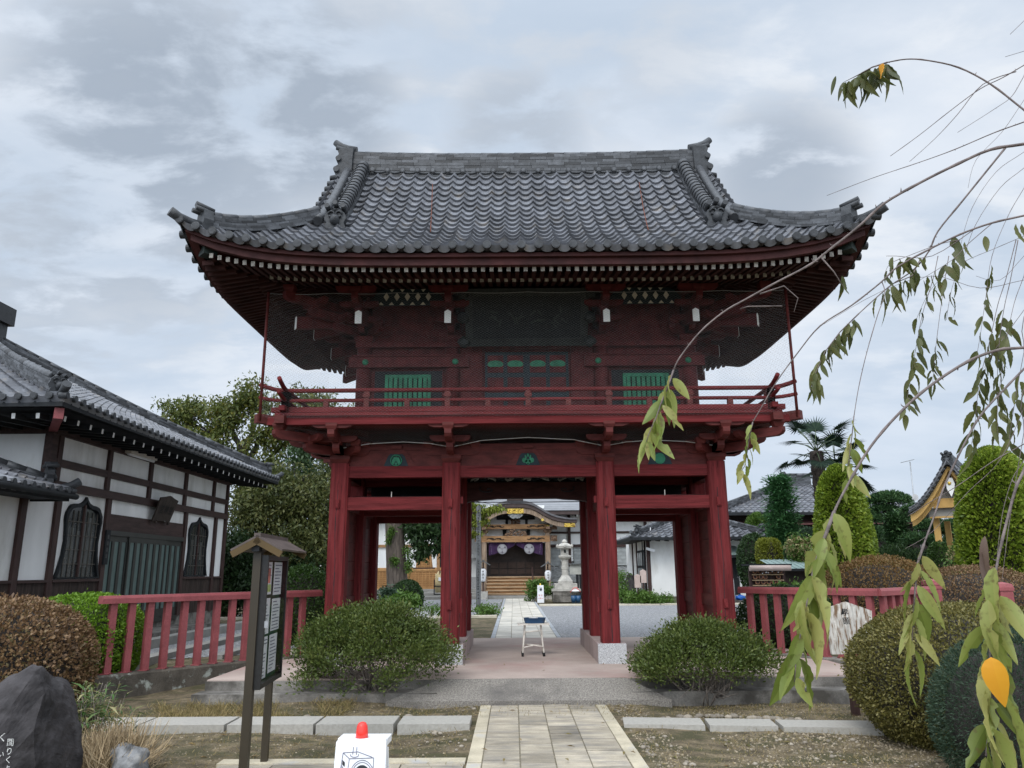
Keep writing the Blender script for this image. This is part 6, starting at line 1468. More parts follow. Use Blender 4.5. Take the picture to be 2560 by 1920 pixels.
# ================================================================== camera-warning signs
def camsign(o, yaw, lamp_mi, label, full):
    t = thing("camera_warning_sign", label, "sign", o); ux = Vector((cos(yaw), sin(yaw), 0)); n = Vector((sin(yaw), -cos(yaw), 0)); o = Vector(o); uz = (Vector((0, 0, 1)) - n * .10).normalized()
    w, h = .26, .72
    mb = MB(); mb.prism([(-w / 2 - .018, 0), (w / 2 + .012, 0), (w / 2, h - .01), (w / 2 - .005, h), (-w / 2 + .01, h), (-w / 2, h - .012)], o, ux, uz, -n * .035, 0)
    mb.prism([(-w / 2, h - .035), (w / 2, h - .035), (w / 2, h - .002), (-w / 2, h - .002)], o - n * .034, ux, uz, -n * .12, 0); mb.prism([(-w / 2, 0), (w / 2, 0), (w / 2, h - .04), (-w / 2, h - .04)], o - n * .25, ux, (uz + n * .30).normalized(), -n * .03, 0)
    mb.build("panel", m_plasw, t)
    mb = MB(); c = o + uz * (h - .005) - n * .05 + ux * -.008; mb.lathe([(.033, 0), (.031, .03), (.027, .062), (.019, .076), (.006, .081)], c, 18); mb.build("lamp_cover", (m_plasr, M("yellow_plastic", (.7, .5, .08), .4))[lamp_mi], t)
    mb = MB()
    def L2(*pts, th=.0032):
        for a, b in zip(pts, pts[1:]):
            A_, B_ = o + ux * a[0] + uz * (h + a[1]) + n * .0012, o + ux * b[0] + uz * (h + b[1]) + n * .0012; mb.bar(A_, B_, th, .0015, 0, n)
    def C2(cx, cz, rx, rz, fill=None, a0=0, a1=2 * pi, th=.0032):
        pts = [(cx + rx * cos(a0 + (a1 - a0) * i / 28), cz + rz * sin(a0 + (a1 - a0) * i / 28)) for i in range(29)]
        if fill is None: L2(*pts, th=th)
        else: mb.prism([(a, h + b) for a, b in pts[:-1]], o + n * .0025, ux, uz, -n * .001, fill)
    # camera drawing
    L2((-.088, -.062), (-.013, -.058), (.062, -.083)); L2((-.090, -.062), (-.056, -.090)); L2((-.056, -.09), (.070, -.086)); L2((-.090, -.062), (-.099, -.145), (-.070, -.27)); L2((-.056, -.092), (-.066, -.19), (-.060, -.29)); L2((.070, -.086), (.068, -.20))
    L2((-.096, -.12), (-.062, -.165)); L2((-.096, -.13), (-.062, -.175))
    L2((-.038, -.035), (-.040, -.070)); L2((-.020, -.035), (-.021, -.072)); C2(-.030, -.073, .021, .010, None, pi * .9, pi * 2.15)
    C2(.012, -.172, .062, .075); C2(.012, -.174, .054, .067); C2(.012, -.176, .045, .057, 1)
    mb.prism([(-.091, h - .095), (-.078, h - .107), (-.078, h - .127), (-.091, h - .117)], o + n * .0025, ux, uz, -n * .001, 1)
    mb.build("camera_drawing", [m_line, M("dark_grey_print", (.035, .038, .042), .6)], t)
    if full:
        mb = MB(); write(mb, "防犯", o + ux * -.05 + uz * (h * .42) + n * .002, ux, uz, .085, 0, pitch=1.15); write(mb, "作動中", o + ux * -.075 + uz * (h * .25) + n * .002, ux, uz, .07, 0, pitch=1.1); mb.build("red_lettering", M("red_print", (.62, .10, .10), .6), t)
    return t
camsign((-.795, 4.22, -.012), -.03, 0, "white sign with a drawn surveillance camera and red lamp, cut by the bottom edge", False)
p = ground(1352, 1507, .2); camsign((p.x, p.y, .2), 0, 1, "small white camera sign with red lettering in the weeds beside the rear path", True)

# ================================================================== folding stool with a blue tray
sp0 = Vector((.30, 12.55, SL_Z)); st = thing("folding_stool", "ivory steel folding stool with crossed braces standing on the gate platform", "stool", sp0)
mb = MB(); mb.prism([(-.25, -.14), (.25, -.14), (.25, .14), (-.25, .14)], sp0 + Vector((.01, .12, .46)), (1, 0, 0), (0, 1, 0), (0, 0, .025)); mb.build("seat", m_ivory, st)
for sx in (-1, 1):
    for yb, yt in ((-.02, .20), (.28, .04)):
        mb = MB(); a, b = sp0 + Vector((sx * .165, yb, .03)), sp0 + Vector((sx * .125, yt, .455)); mb.tube([a, b], .015, 10); lg = mb.build("leg", m_ivory, st); mb = MB(); mb.tube([a + Vector((0, 0, -.03)), a + Vector((0, 0, .025))], .020, 10); mb.build("rubber_foot", m_rubber, lg)
mb = MB(); mb.tube([sp0 + Vector((-.155, 0, .13)), sp0 + Vector((0, .06, .155)), sp0 + Vector((.155, .24, .15))], .010, 8); mb.tube([sp0 + Vector((.155, 0, .14)), sp0 + Vector((0, .06, .16)), sp0 + Vector((-.155, .24, .16))], .010, 8); mb.tube([sp0 + Vector((-.12, .0, .36)), sp0 + Vector((.12, .0, .38))], .009, 8); mb.build("brace", m_ivory, st)
tc_ = sp0 + Vector((.03, .12, .487)); tr_ = thing("blue_tray", "shallow oval blue plastic tray holding a pale incense pot, set on the folding stool", "tray", tc_)
mb = MB(); n = 28
def ell(rx, ry, z): return [tc_ + Vector((rx * cos(2 * pi * i / n), ry * sin(2 * pi * i / n), z)) for i in range(n)]
R_ = [ell(.155, .10, 0), ell(.175, .12, .075), ell(.185, .13, .08), ell(.170, .115, .078), ell(.150, .095, .012)]
V = [p for r in R_ for p in r]; F = [(j * n + i, j * n + (i + 1) % n, (j + 1) * n + (i + 1) % n, (j + 1) * n + i) for j in range(4) for i in range(n)] + [tuple(range(4 * n, 5 * n))]
mb.add(V, F, 0, True); mb.build("tray_body", m_blue, tr_)
mb = MB(); mb.lathe([(.06, .015), (.075, .082), (.066, .082), (.05, .05)], tc_ + Vector((-.02, 0, 0)), 18); mb.tube([tc_ + Vector((.0, 0, .05)), tc_ + Vector((-.005, 0, .14))], .003, 6); mb.build("incense_pot", m_paper, tr_)

# ================================================================== edging stones, pebbles, rocks
eg = "grey edging stones laid across the garden bed"
for i, (xa, xb, y, lab) in enumerate(((-4.45, -3.80, 8.50, "grey edging stone at the far left, its end hidden by the bamboo grass"), (-3.775, -2.92, 8.50, "long grey edging stone left of the notice board, second from the bamboo grass"),
        (-2.885, -2.02, 8.49, "grey edging stone behind the notice board posts"), (-1.99, -1.215, 8.48, "grey edging stone behind the red lamp of the camera sign"), (-1.17, -.45, 8.46, "grey edging stone touching the left border of the front path"))):
    mb = MB(); mb.b2(xa, xb, y - .20, y + .25, -.08, .060); mesh_thing(mb, "edging_stone", m_kerbs, lab, "edging stone", eg)
for xa, xb, y, lab in ((1.12, 1.92, 8.42, "pale edging stone nearest the right border of the front path"), (1.96, 2.62, 8.33, "pale edging stone in the middle of the right row, below the small azalea"), (2.66, 3.6, 8.22, "pale edging stone running under the big olive bush on the right")):
    mb = MB(); mb.box(((xa + xb) / 2, y + .05, -.02), (xb - xa, .38, .11), 0, -.10); mesh_thing(mb, "edging_stone", m_kerbs, lab, "edging stone", eg)
rg = random.Random(21)
def pebbles(n, f, lab, grp, r0=.02, r1=.05):
    src = []
    for k in range(n):
        x, y = f(); r = rg.uniform(r0, r1)
        if len(src) < 6:
            mb = MB(); mb.ball((0, 0, 0), (1, .75, .55), 0, 9, 6, .12, k); o = mesh_thing(mb, "pebble", m_pebble, lab, "pebble", grp); src.append(o)
        else: o = src[k % 6].copy(); COL.objects.link(o)
        o.location = (x, y, gz(x, y) + r * .25); o.scale = (r, r, r); o.rotation_euler = (0, 0, rg.uniform(0, 6.28))
pebbles(70, lambda: (rg.uniform(-3.4, -.7), 8.80 + rg.random() ** 2 * .35), "small rounded river pebble in the bed along the left edging stones", "pebbles along the left edging stones")
pebbles(44, lambda: ((lambda u: (1.55 + 1.55 * u, 8.85 + .12 * sin(u * 5) + rg.uniform(-.04, .04)))(rg.random())), "small rounded river pebble in the curved row below the right azalea", "pebbles in a row below the right azalea", .025, .055)
pebbles(60, lambda: (rg.uniform(1.15, 3.4), rg.uniform(6.2, 8.1)), "small pale stone lying in the soil right of the front path", "stones scattered on the soil right of the path", .012, .03)
pebbles(34, lambda: (1.14 + rg.random() ** 2 * .3, rg.uniform(6.5, 9.6)), "small pale stone beside the right border of the front path", "stones beside the right path border", .012, .035)
pebbles(34, lambda: (-.46 - rg.random() ** 2 * .5, rg.uniform(7.1, 9.55)), "small pale stone beside the left border of the front path", "stones beside the left path border", .010, .03)
def grit(n, f, label, r0, r1):
    V, F, R = [], [], []; rg = np.random.default_rng(n)
    for k in range(n):
        x, y = f(rg); r = rg.uniform(r0, r1); z = gz(x, y) + r * .15; a = rg.uniform(0, 6.28); o = len(V); q = rg.random()
        for j in range(5): V.append((x + r * cos(a + j * 1.257) * rg.uniform(.7, 1.2), y + r * sin(a + j * 1.257) * rg.uniform(.6, 1.1), z - r * .3))
        V.append((x, y, z + r * .5))
        for j in range(5): F.append((o + j, o + (j + 1) % 5, o + 5)); R.append(q)
    mb = MB(); mb.v, mb.f, mb.m, mb.s, mb.r = V, F, [0] * len(F), [False] * len(F), R
    tag(mb.build("gravel_bits", M("soil_coloured_grit", (.20, .165, .115), .9, .35, 20, rnd=.55), None, "stuff"), label, "gravel", None, "stuff")
grit(4200, lambda q: (q.uniform(1.12, 4.6), q.uniform(5.9, 8.1)), "small stones scattered thickly over the soil right of the front path", .006, .020)
grit(1500, lambda q: (q.uniform(1.12, 4.2), q.uniform(8.7, 9.75)), "small stones in the soil below the right azalea", .005, .016)
grit(1500, lambda q: (q.uniform(-4.5, -.43), q.uniform(7.0, 9.75)), "small stones scattered in the soil left of the front path", .005, .016)
# dark inscribed rock
rp_ = at(92, 1672, 5.9)
sec = [(-1.25, -.1), (-1.1, .14), (-.9, .34), (-.66, .52), (-.38, .69), (-.13, .83), (0, .89), (.06, .87), (.13, .72), (.19, .52), (.225, .30), (.245, .08), (.25, -.25)]
rk_ = thing("inscribed_rock", "dark pointed standing rock with white carved writing at the left edge", "rock", (rp_.x, 5.9, 0))
mb = MB(); V = []; layers = ((0, .0, 1.0), (-.06, -.03, .97), (-.12, -.16, .90), (.14, -.05, .97), (.42, -.22, .85)); n = len(sec)
front = [Vector((rp_.x + x, 5.62 + .04 * sin(3 * x) + (.16 if z > .55 else 0) + .10 * max(0, x - .2), z)) for x, z in sec]
mid = [Vector((rp_.x + x * 1.0, 5.85, z + .02)) for x, z in sec]
back = [Vector((rp_.x + x * .92, 6.25, z * .86)) for x, z in sec]
ins = [Vector((rp_.x + x * .62 - .05, 5.53, z * .62)) for x, z in sec]
V = ins + front + mid + back; F = [tuple(range(n))[::-1]]
for j in range(3):
    for i in range(n - 1): F.append((j * n + i, j * n + i + 1, (j + 1) * n + i + 1, (j + 1) * n + i))
F.append(tuple(range(3 * n, 4 * n))); mb.add(V, F, 0, False)
body = mb.build("rock_body", m_rock, rk_)
sub = body.modifiers.new("roughen", 'SUBSURF'); sub.levels = sub.render_levels = 4; sub.subdivision_type = 'SIMPLE'
tx = bpy.data.textures.new("rock_noise", 'CLOUDS'); tx.noise_scale = .22; tx.noise_depth = 6
dm = body.modifiers.new("displace", 'DISPLACE'); dm.texture = tx; dm.strength = .075; dm.mid_level = .5; dm.texture_coords = 'GLOBAL'
mb = MB()
for txt, sx, sy, sz in (("間りくよ", 26, 1856, .050), ("く", 6, 1843, .062), ("い", 3, 1886, .042)):
    q = at(sx, sy, 5.47); write(mb, txt, q, Vector((1, 0, 0)), Vector((0, 0, 1)), sz, 0, True, 1.05)
mb.build("white_inscription", M("worn_white_letter_paint", (.55, .55, .53), .8, .5, 60), rk_)
boulder(at(318, 1880, 6.45).x, 6.5, .09, (.15, .13, .13), "jagged grey rock with whitish top at the foot of the dry grass", m_rock2, 12, rough=.34)
boulder(at(300, 1850, 6.7).x, 6.75, .10, (.10, .09, .10), "smooth bluish grey rock behind the jagged grey rock", m_rock2, 15, rough=.2)
boulder(at(352, 1912, 6.2).x, 6.2, .03, (.14, .10, .08), "low brownish flat rock at the bottom edge left of the notice board", m_pebble, 16)
# weathered temple-name board on the right
wbp = at(2112, 1574, 9.0); ux = Vector((1, .05, 0)).normalized(); uz = Vector((0, .10, 1)).normalized()
wb_ = thing("weathered_nameboard", "flaking whitish peaked wooden board with two black characters beside the olive bush", "sign", (wbp.x, 9.0, 0))
mb = MB(); mb.prism([(-.18, -.26), (.30, -.26), (.34, .20), (.06, .30), (-.20, .22)], wbp, ux, uz, (0, .05, 0), 0)
write(mb, "孝顕", wbp + ux * .03 + uz * .19 + Vector((0, -.004, 0)), ux, uz, .085, 1, True, 1.15)
mb.prism([(-.02, .16), (.02, .17), (.005, .235)], wbp + Vector((0, -.003, 0)), ux, uz, (0, .002, 0), 1); mb.build("board", [m_weath, m_ink], wb_)
mb = MB(); mb.b2(wbp.x + .02, wbp.x + .10, 9.06, 9.12, -.1, wbp.z - .1); mb.build("stake", m_brown, wb_)
# ================================================================== vegetation helpers
def lump(d, seed, amp):
    r = np.random.default_rng(seed); o = np.zeros(len(d))
    for k in range(7):
        w = r.normal(size=3) * (2.2 + k * .9); o += np.sin(d @ w + r.uniform(0, 6.28)) / (1 + k * .35)
    return amp * o / 2.2
def clipped(name, label, cat, c, r, mat, n, leaf, group=None, seed=1, amp=.05, zlow=-.92, wid=.6, fuzz=.05, power=2.0, bare=0, outw=.9, core=.85):
    """clipped shrub: leaves in a shell round an uneven body, twiggy inside"""
    c = Vector(c); t = thing(name, label, cat, (c.x, c.y, gz(c.x, c.y)), group)
    d = rand_dir(int(n * 1.5)); d = d[d[:, 2] > zlow][:n]; n = len(d)
    e = np.sign(d) * np.abs(d) ** (2.0 / power)
    k = 1 + lump(d, seed, amp)
    depth = 1 - RNG.random(n) ** 2 * .16 + RNG.normal(size=n) * fuzz * .25
    depth = depth * np.where(RNG.random(n) < .02, RNG.uniform(1.0, 1.07, n), 1.0)
    P = np.array(c) + e * np.array(r) * (k * depth)[:, None]
    P[:, 2] = np.maximum(P[:, 2], gz(c.x, c.y) + .01 + RNG.random(n) * .03)
    N = nrm(d / np.array(r)); D = nrm(N * outw + rand_dir(n) * .9 + np.array((0, 0, .25)))
    s = leaf * RNG.uniform(.7, 1.3, n)
    q = RNG.random(n) * .75 + (k - 1) / max(amp, 1e-3) * .10 + .12
    leaf_mesh("foliage", P, D, nrm(N + rand_dir(n) * .8), s, s * wid, mat, t, q)
    mb = MB(); mb.ball(c, [x * core for x in r], 0, 20, 14, 0, seed, .5)
    if power != 2.0:
        rr = np.array(r) * core; vv = np.array(mb.v) - np.array(c); u = vv / rr; vv = np.sign(u) * np.abs(u) ** (2.0 / power) * rr; mb.v = [tuple(x) for x in (vv + np.array(c))]
    mb.build("twig_core", m_barkd, t)
    mb = MB(); g0 = gz(c.x, c.y); mb.tube([(c.x, c.y, g0 - .1), (c.x, c.y, c.z)], [.05, .03], 7); mb.build("stem", m_barkd, t)
    return t
def azalea(label, c, r, h, n, seed, skirt):
    """open azalea: leaf clusters on a spreading crown over a fan of bare stems"""
    rg = random.Random(seed); c = Vector(c); z0 = gz(c.x, c.y); t = thing("azalea", label, "shrub", (c.x, c.y, z0), None)
    cl, tips = [], []
    for i in range(250):
        a, b = rg.uniform(0, 2 * pi), rg.random() ** .6
        zz = (1 - b ** 2.4 * .55) * (.90 + .10 * rg.random()) ; rad = b * (1 + .10 * sin(3 * a + seed))
        if rg.random() < .42: zz -= rg.uniform(.05, .38) * (.5 + b * .7)
        zz = max(zz, skirt + .12 * rg.random())
        cl.append((c.x + r[0] * rad * cos(a), c.y + r[1] * rad * sin(a), z0 + h * zz))
    cl = np.array(cl); idx = RNG.integers(0, len(cl), n)
    off = RNG.normal(size=(n, 3)) * np.array((.085, .085, .055)); P = cl[idx] + off
    D = nrm(off * 6 + rand_dir(n) * .55 + np.array((0, 0, .55))); s = .037 * RNG.uniform(.7, 1.35, n)
    q = RNG.random(n) * .55 + (RNG.random(len(cl)) * .45)[idx]
    leaf_mesh("foliage", P, D, rand_dir(n), s, s * .48, l_aza, t, q)
    mb = MB()
    for i in range(64):
        e = Vector(cl[rg.randrange(len(cl))]); a = rg.uniform(0, 6.28); s0 = Vector((c.x + .10 * cos(a), c.y + .10 * sin(a), z0 - .04))
        m1 = s0.lerp(e, .45) + Vector((rg.uniform(-.08, .08), rg.uniform(-.08, .08), -.05 * rg.random())); m0 = s0.lerp(e, .2) + Vector((rg.uniform(-.04, .04), rg.uniform(-.04, .04), .03))
        w = rg.uniform(.006, .017); mb.tube([s0, m0, m1, m1.lerp(e, .55) + Vector((rg.uniform(-.05, .05), rg.uniform(-.05, .05), 0)), e], [w, w * .85, w * .55, w * .4, w * .2], 5)
        for k in range(3):
            f = m1.lerp(e, rg.random()); mb.tube([f, f + Vector((rg.uniform(-.14, .14), rg.uniform(-.14, .14), rg.uniform(-.06, .16)))], [w * .4, w * .15], 4)
    for k in range(10):
        a = rg.uniform(0, 6.28); s0 = Vector((c.x, c.y, z0 + .12)); l = rg.uniform(.3, .8) * r[0]
        mb.tube([s0, s0 + Vector((l * .5 * cos(a), l * .5 * sin(a), rg.uniform(-.04, .1))), s0 + Vector((l * cos(a), l * sin(a), rg.uniform(-.08, .1)))], [.010, .007, .002], 4)
    mb.build("stem", m_twig, t)
    return t
def crown(name, clusters, n, leaf, mat, parent, spread, droop=0.0, wid=.42, seed=0, outc=None):
    cl = np.array([c[:3] for c in clusters]); w = np.array([c[3] if len(c) > 3 else 1 for c in clusters], float)
    idx = RNG.choice(len(cl), n, p=w / w.sum()); tone = np.random.default_rng(seed).random(len(cl))
    off = RNG.normal(size=(n, 3)) * np.array(spread) * np.sqrt(w[idx])[:, None]
    if droop: off[:, 2] -= RNG.random(n) ** 1.3 * droop
    P = cl[idx] + off; D = nrm(rand_dir(n) * .75 + np.array((0, 0, -.55 if droop else -.25)))
    s = leaf * RNG.uniform(.65, 1.35, n)
    leaf_mesh(name, P, D, nrm(rand_dir(n) + np.array((0, 0, .7))), s, s * wid, mat, parent, RNG.random(n) * .6 + tone[idx] * .42 - .02)
def limb(mb, p, q, r0, r1, bend=.1, seed=0, n=6):
    rg = random.Random(seed); p, q = Vector(p), Vector(q); L = (q - p).length; pts = []
    for i in range(n + 1):
        f = i / n; k = bend * L * sin(pi * f); pts.append(p.lerp(q, f) + Vector((rg.uniform(-1, 1) * k * .4, rg.uniform(-1, 1) * k * .4, k * .5)))
    mb.tube(pts, [r0 + (r1 - r0) * i / n for i in range(n + 1)], 8); return pts
def broad_tree(name, label, base, clusters, trunk_r, limbs, n, leaf, mat, spread, droop=0.0, bark=None, seed=0, fork=None):
    t = thing(name, label, "tree", base); mb = MB(); b = Vector(base); f = Vector(fork)
    mb.tube([b - Vector((0, 0, .3)), b + Vector((0, 0, .15)), b.lerp(f, .35), b.lerp(f, .7), f], [trunk_r * 1.5, trunk_r * 1.12, trunk_r, trunk_r * .85, trunk_r * .7], 12)
    mb.build("trunk", bark or m_bark, t)
    rg = random.Random(seed)
    for i, q in enumerate(limbs):
        m2 = MB(); s0 = f - Vector((0, 0, .2)) if i < 4 else b.lerp(f, .8)
        pts = limb(m2, s0, q, trunk_r * .5, trunk_r * .14, .12, seed + i, 7)
        near = sorted(clusters, key=lambda c: (Vector(c[:3]) - Vector(q)).length)[:9]
        for j, c in enumerate(near): limb(m2, pts[rg.choice((3, 4, 5, 6))], c[:3], trunk_r * .15, .012, .15, seed * 7 + j, 4)
        m2.build("limb", m_barkd, t)
    crown("crown", clusters, n, leaf, mat, t, spread, droop, seed=seed)
    return t
def blobs(specs, seed):
    """cluster centres filling ellipsoids (cx,cy,cz,rx,ry,rz,count), mostly near their surface"""
    rg = np.random.default_rng(seed); out = []
    for cx, cy, cz, rx, ry, rz, k in specs:
        d = nrm(rg.normal(size=(k, 3))); rad = rg.random(k) ** .38
        for v, q in zip(d, rad): out.append((cx + v[0] * rx * q, cy + v[1] * ry * q, cz + v[2] * rz * q, rg.uniform(.6, 1.4)))
    return out
def B(sx, sy, Y, rpx, rpy, k, dy=None):
    p = at(sx, sy, Y); sc = Y / FOC; return (p.x, Y, p.z, rpx * sc, dy or (rpx + rpy) * .5 * sc, rpy * sc, k)

# ================================================================== shrubs
azalea("wide rounded azalea with bare grey stems at its foot, left of the concrete ramp", ground(932, 1750), (.96, .72), 1.07, 40000, 3, .16)
azalea("smaller flat-topped azalea on a fan of crooked stems, right of the concrete ramp", ground(1765, 1752), (.86, .62), .92, 30000, 8, .42)
p = at(-10, 1640, 9.2); clipped("clipped_hedge_ball", "bronze clipped shrub at the left edge behind the inscribed rock", "shrub", (p.x, 9.2, .50), (.98, .9, .78), l_brn, 26000, .042, None, 2, .035, power=2.4)
p = at(205, 1600, 10.9); clipped("clipped_hedge_ball", "bright green clipped shrub behind the near end of the left red fence", "shrub", (p.x, 10.9, .62), (.74, .7, .66), l_grn, 22000, .040, None, 4, .03, power=2.4)
p = at(768, 1520, 16.0); clipped("clipped_hedge_ball", "dark green domed shrub between the left red fence and the gate", "shrub", (p.x - .1, 16, .75), (.62, .6, .92), l_box, 15000, .045, None, 5, .02)
clipped("clipped_hedge_ball", "big olive clipped dome in the right foreground", "shrub", (at(2420, 1700, 7.7).x + .06, 7.75, .52), (1.09, .95, .69), l_olv, 66000, .026, None, 6, .03, power=2.25)
clipped("clipped_hedge_ball", "dark blue-green clipped shrub in the bottom right corner", "shrub", (at(2590, 1860, 6.2).x, 6.2, .42), (.70, .6, .66), l_jun, 42000, .030, None, 7, .02, wid=.22, outw=1.3)
clipped("clipped_hedge_ball", "golden brown hedge mound behind the right red fence", "shrub", (at(2205, 1500, 14.6).x, 14.6, .82), (1.28, .9, .92), l_rust, 30000, .036, None, 9, .03)
clipped("clipped_hedge_ball", "long reddish hedge mound behind the capped post of the right fence", "shrub", (at(2440, 1520, 14.2).x, 14.2, .70), (1.5, .9, .86), l_brn, 32000, .036, None, 10, .03)
clipped("clipped_hedge_ball", "dark shrub in the shade behind the right red fence balusters", "shrub", (at(1970, 1560, 13.9).x, 13.9, .62), (.86, .6, .62), l_dk, 14000, .045, None, 11, .03)
clipped("clipped_hedge_ball", "dark round shrub at the foot of the great tree seen through the left bay", "shrub", (at(1018, 1490, 28.0).x, 28, .62), (.55, .5, .60), l_dk, 6000, .07, None, 12, .03)
p = at(1922, 1380, 25); clipped("golden_topiary", "small golden-green topiary column beside the white annex", "topiary", (p.x, 25, p.z - .05), (.37, .35, .48), l_gold, 9000, .05, None, 13, .02, -.95, power=3.0)
p = at(1893, 1380, 26); clipped("golden_topiary", "dark green shrub filling the gap between the annex and the golden topiary", "shrub", (p.x, 26.2, p.z - .4), (.62, .4, 1.0), l_dk, 8000, .07, None, 14, .05, -.95)
p = at(2358, 1395, 21); clipped("clipped_column", "small rounded dark topiary column before the pines", "topiary", (p.x, 21.2, p.z - .3), (.26, .25, .72), l_box, 7000, .045, None, 15, .015, -.95, power=2.6)
# thujas
def thuja(label, sx0, sx1, ytop, ybot, Y, n, seed):
    a, b, tp, bt_ = at(sx0, ybot, Y), at(sx1, ybot, Y), at((sx0 + sx1) / 2, ytop, Y), at((sx0 + sx1) / 2, ybot, Y)
    cx, R, z0, z1 = (a.x + b.x) / 2, (b.x - a.x) / 2, min(.25, bt_.z), tp.z; H = z1 - z0; z0 = .17; H = z1 - z0
    t = thing("thuja", label, "conifer", (cx, Y, .17))
    h = RNG.random(n) ** .85; a_ = RNG.random(n) * 2 * pi
    pr = lambda h: (np.clip(1 - h ** 5.0, 0, 1) ** .5) * (1.0 - .20 * h) * np.minimum(1, .72 + h * 1.2)
    d3 = np.stack([np.cos(a_), np.sin(a_), h * 2 - 1], 1); k = 1 + lump(d3 * 1.3, seed, .045)
    rad = R * pr(h) * k * (1 - RNG.random(n) ** 2 * .22)
    P = np.stack([cx + rad * np.cos(a_), Y + rad * np.sin(a_), z0 + h * H * (1 + .0 * k)], 1)
    out = np.stack([np.cos(a_), np.sin(a_), np.zeros(n)], 1); topf = np.clip((h - .85) / .15, 0, 1)[:, None]; out = nrm(out * (1 - topf) + np.array((0, 0, 1)) * topf)
    D = nrm(out * .9 + rand_dir(n) * .55 + np.array((0, 0, -.10))); s = .095 * RNG.uniform(.6, 1.4, n)
    tang = np.stack([-np.sin(a_), np.cos(a_), np.zeros(n)], 1)
    leaf_mesh("foliage", P, D, nrm(np.cross(D, np.array((0, 0, 1.))) + rand_dir(n) * .5 + out * .6), s, s * .55, l_thu, t, RNG.random(n) * .7 + (k - 1) * 4 + .15)
    mb = MB(); mb.lathe([(R * .55, 0), (R * .80, H * .3), (R * .72, H * .65), (R * .52, H * .88), (R * .15, H * .95)], (cx, Y, z0), 14); mb.build("twig_core", m_barkd, t)
    mb = MB(); mb.tube([(cx, Y, -.1), (cx, Y, .6)], .08, 8); mb.build("trunk", m_barkd, t)
thuja("tall lime-green thuja column between the palms and the pine", 2042, 2196, 1167, 1412, 20.5, 26000, 1)
thuja("broad lime-green thuja column at the right edge before the ochre gable", 2414, 2640, 1124, 1470, 17.0, 34000, 2)
# layered conifer
def layered(label, sx, ytop, Y, hw_px, n, mat, name="layered_conifer", seed=0, tiers=13, zb=.2):
    tp = at(sx, ytop, Y); t = thing(name, label, "conifer", (tp.x, Y, .17)); rg = np.random.default_rng(seed); R = hw_px * Y / FOC
    mb = MB(); mb.tube([(tp.x, Y, -.2), (tp.x, Y, tp.z - .2)], [.16, .05], 8); mb.build("trunk", m_barkd, t)
    cl = []
    for k in range(tiers):
        f = k / (tiers - 1); z = zb + .6 + (tp.z - zb - .75) * f; r = R * (1 - f * .45) * (.9 + .2 * rg.random())
        m = int(9 - 4 * f)
        for j in range(m):
            a = 2 * pi * (j + rg.random() * .6) / m; cl.append((tp.x + r * .62 * cos(a), Y + r * .62 * sin(a), z + rg.uniform(-.06, .06), 1.0))
            if rg.random() < .5: cl.append((tp.x + r * .25 * cos(a), Y + r * .25 * sin(a), z + .1, 1.0))
    cl.append((tp.x, Y, tp.z - .15, .6))
    c = np.array([q[:3] for q in cl]); idx = RNG.integers(0, len(c), n); off = RNG.normal(size=(n, 3)) * np.array((R * .19, R * .19, .075))
    P = c[idx] + off; D = nrm(off * np.array((2, 2, 1)) + rand_dir(n) * .25 + np.array((0, 0, .12))); s = .15 * RNG.uniform(.6, 1.4, n)
    leaf_mesh("foliage", P, D, nrm(rand_dir(n) * .5 + np.array((0, 0, 1))), s, s * .35, mat, t, RNG.random(n) * .6 + rg.random(len(c))[idx] * .4)
layered("deep green layered conifer standing before the old tiled house", 1945, 1196, 30.0, 50, 17000, l_con, seed=3)
layered("mid green soft young conifer to the right of the first thuja", 2236, 1290, 27.0, 36, 9000, l_pine, "young_conifer", 5, 9)
# pines with clipped pads
def pads(label, name, base, specs, n, mat, leaf=.13, seed=0):
    t = thing(name, label, "tree", base); rg = random.Random(seed); mb = MB(); b = Vector(base); top = max(s[2] for s in specs)
    mx_ = sum(s[0] for s in specs) / len(specs); limb(mb, b - Vector((0, 0, .3)), (mx_, b.y, top), .16, .05, .06, seed, 8)
    for s in specs: limb(mb, (mx_, b.y, max(.4, s[2] - .5)), (s[0], s[1], s[2]), .06, .02, .12, seed + 3, 5)
    mb.build("trunk", m_barkd, t); P, N = [], []
    tot = sum(s[3] * s[4] for s in specs)
    for cx, cy, cz, rx, ry, rz, k in [(s[0], s[1], s[2], s[3], s[4], s[5], 0) for s in specs]:
        m = int(n * rx * ry / sum(s[3] * s[4] for s in specs)); d = rand_dir(m); d[:, 2] = np.where(d[:, 2] < -.3, -d[:, 2] * .4, d[:, 2])
        kk = 1 + lump(d, int(cx * 10) % 97, .10); P.append(np.array((cx, cy, cz)) + d * np.array((rx, ry, rz)) * (kk * (1 - RNG.random(m) ** 2 * .35))[:, None]); N.append(d)
    P, N = np.concatenate(P), np.concatenate(N); m = len(P); s = leaf * RNG.uniform(.6, 1.4, m)
    leaf_mesh("foliage", P, nrm(N * .6 + rand_dir(m) * .7 + np.array((0, 0, .5))), rand_dir(m), s, s * .28, mat, t)
def PB(sx, sy, Y, rpx, rpy): p = at(sx, sy, Y); sc = Y / FOC; return (p.x, Y, p.z, rpx * sc, rpx * sc * .8, rpy * sc)
p = at(2220, 1300, 31); pads("dark cloud-pruned pine with a flat mushroom top", "cloud_pine", (p.x, 31, .17), [PB(2222, 1253, 31, 46, 19), PB(2208, 1276, 31, 30, 10), PB(2180, 1300, 31, 26, 22), PB(2190, 1345, 31, 34, 26), PB(2240, 1300, 31.5, 30, 18)], 15000, l_pine, .14, 2)
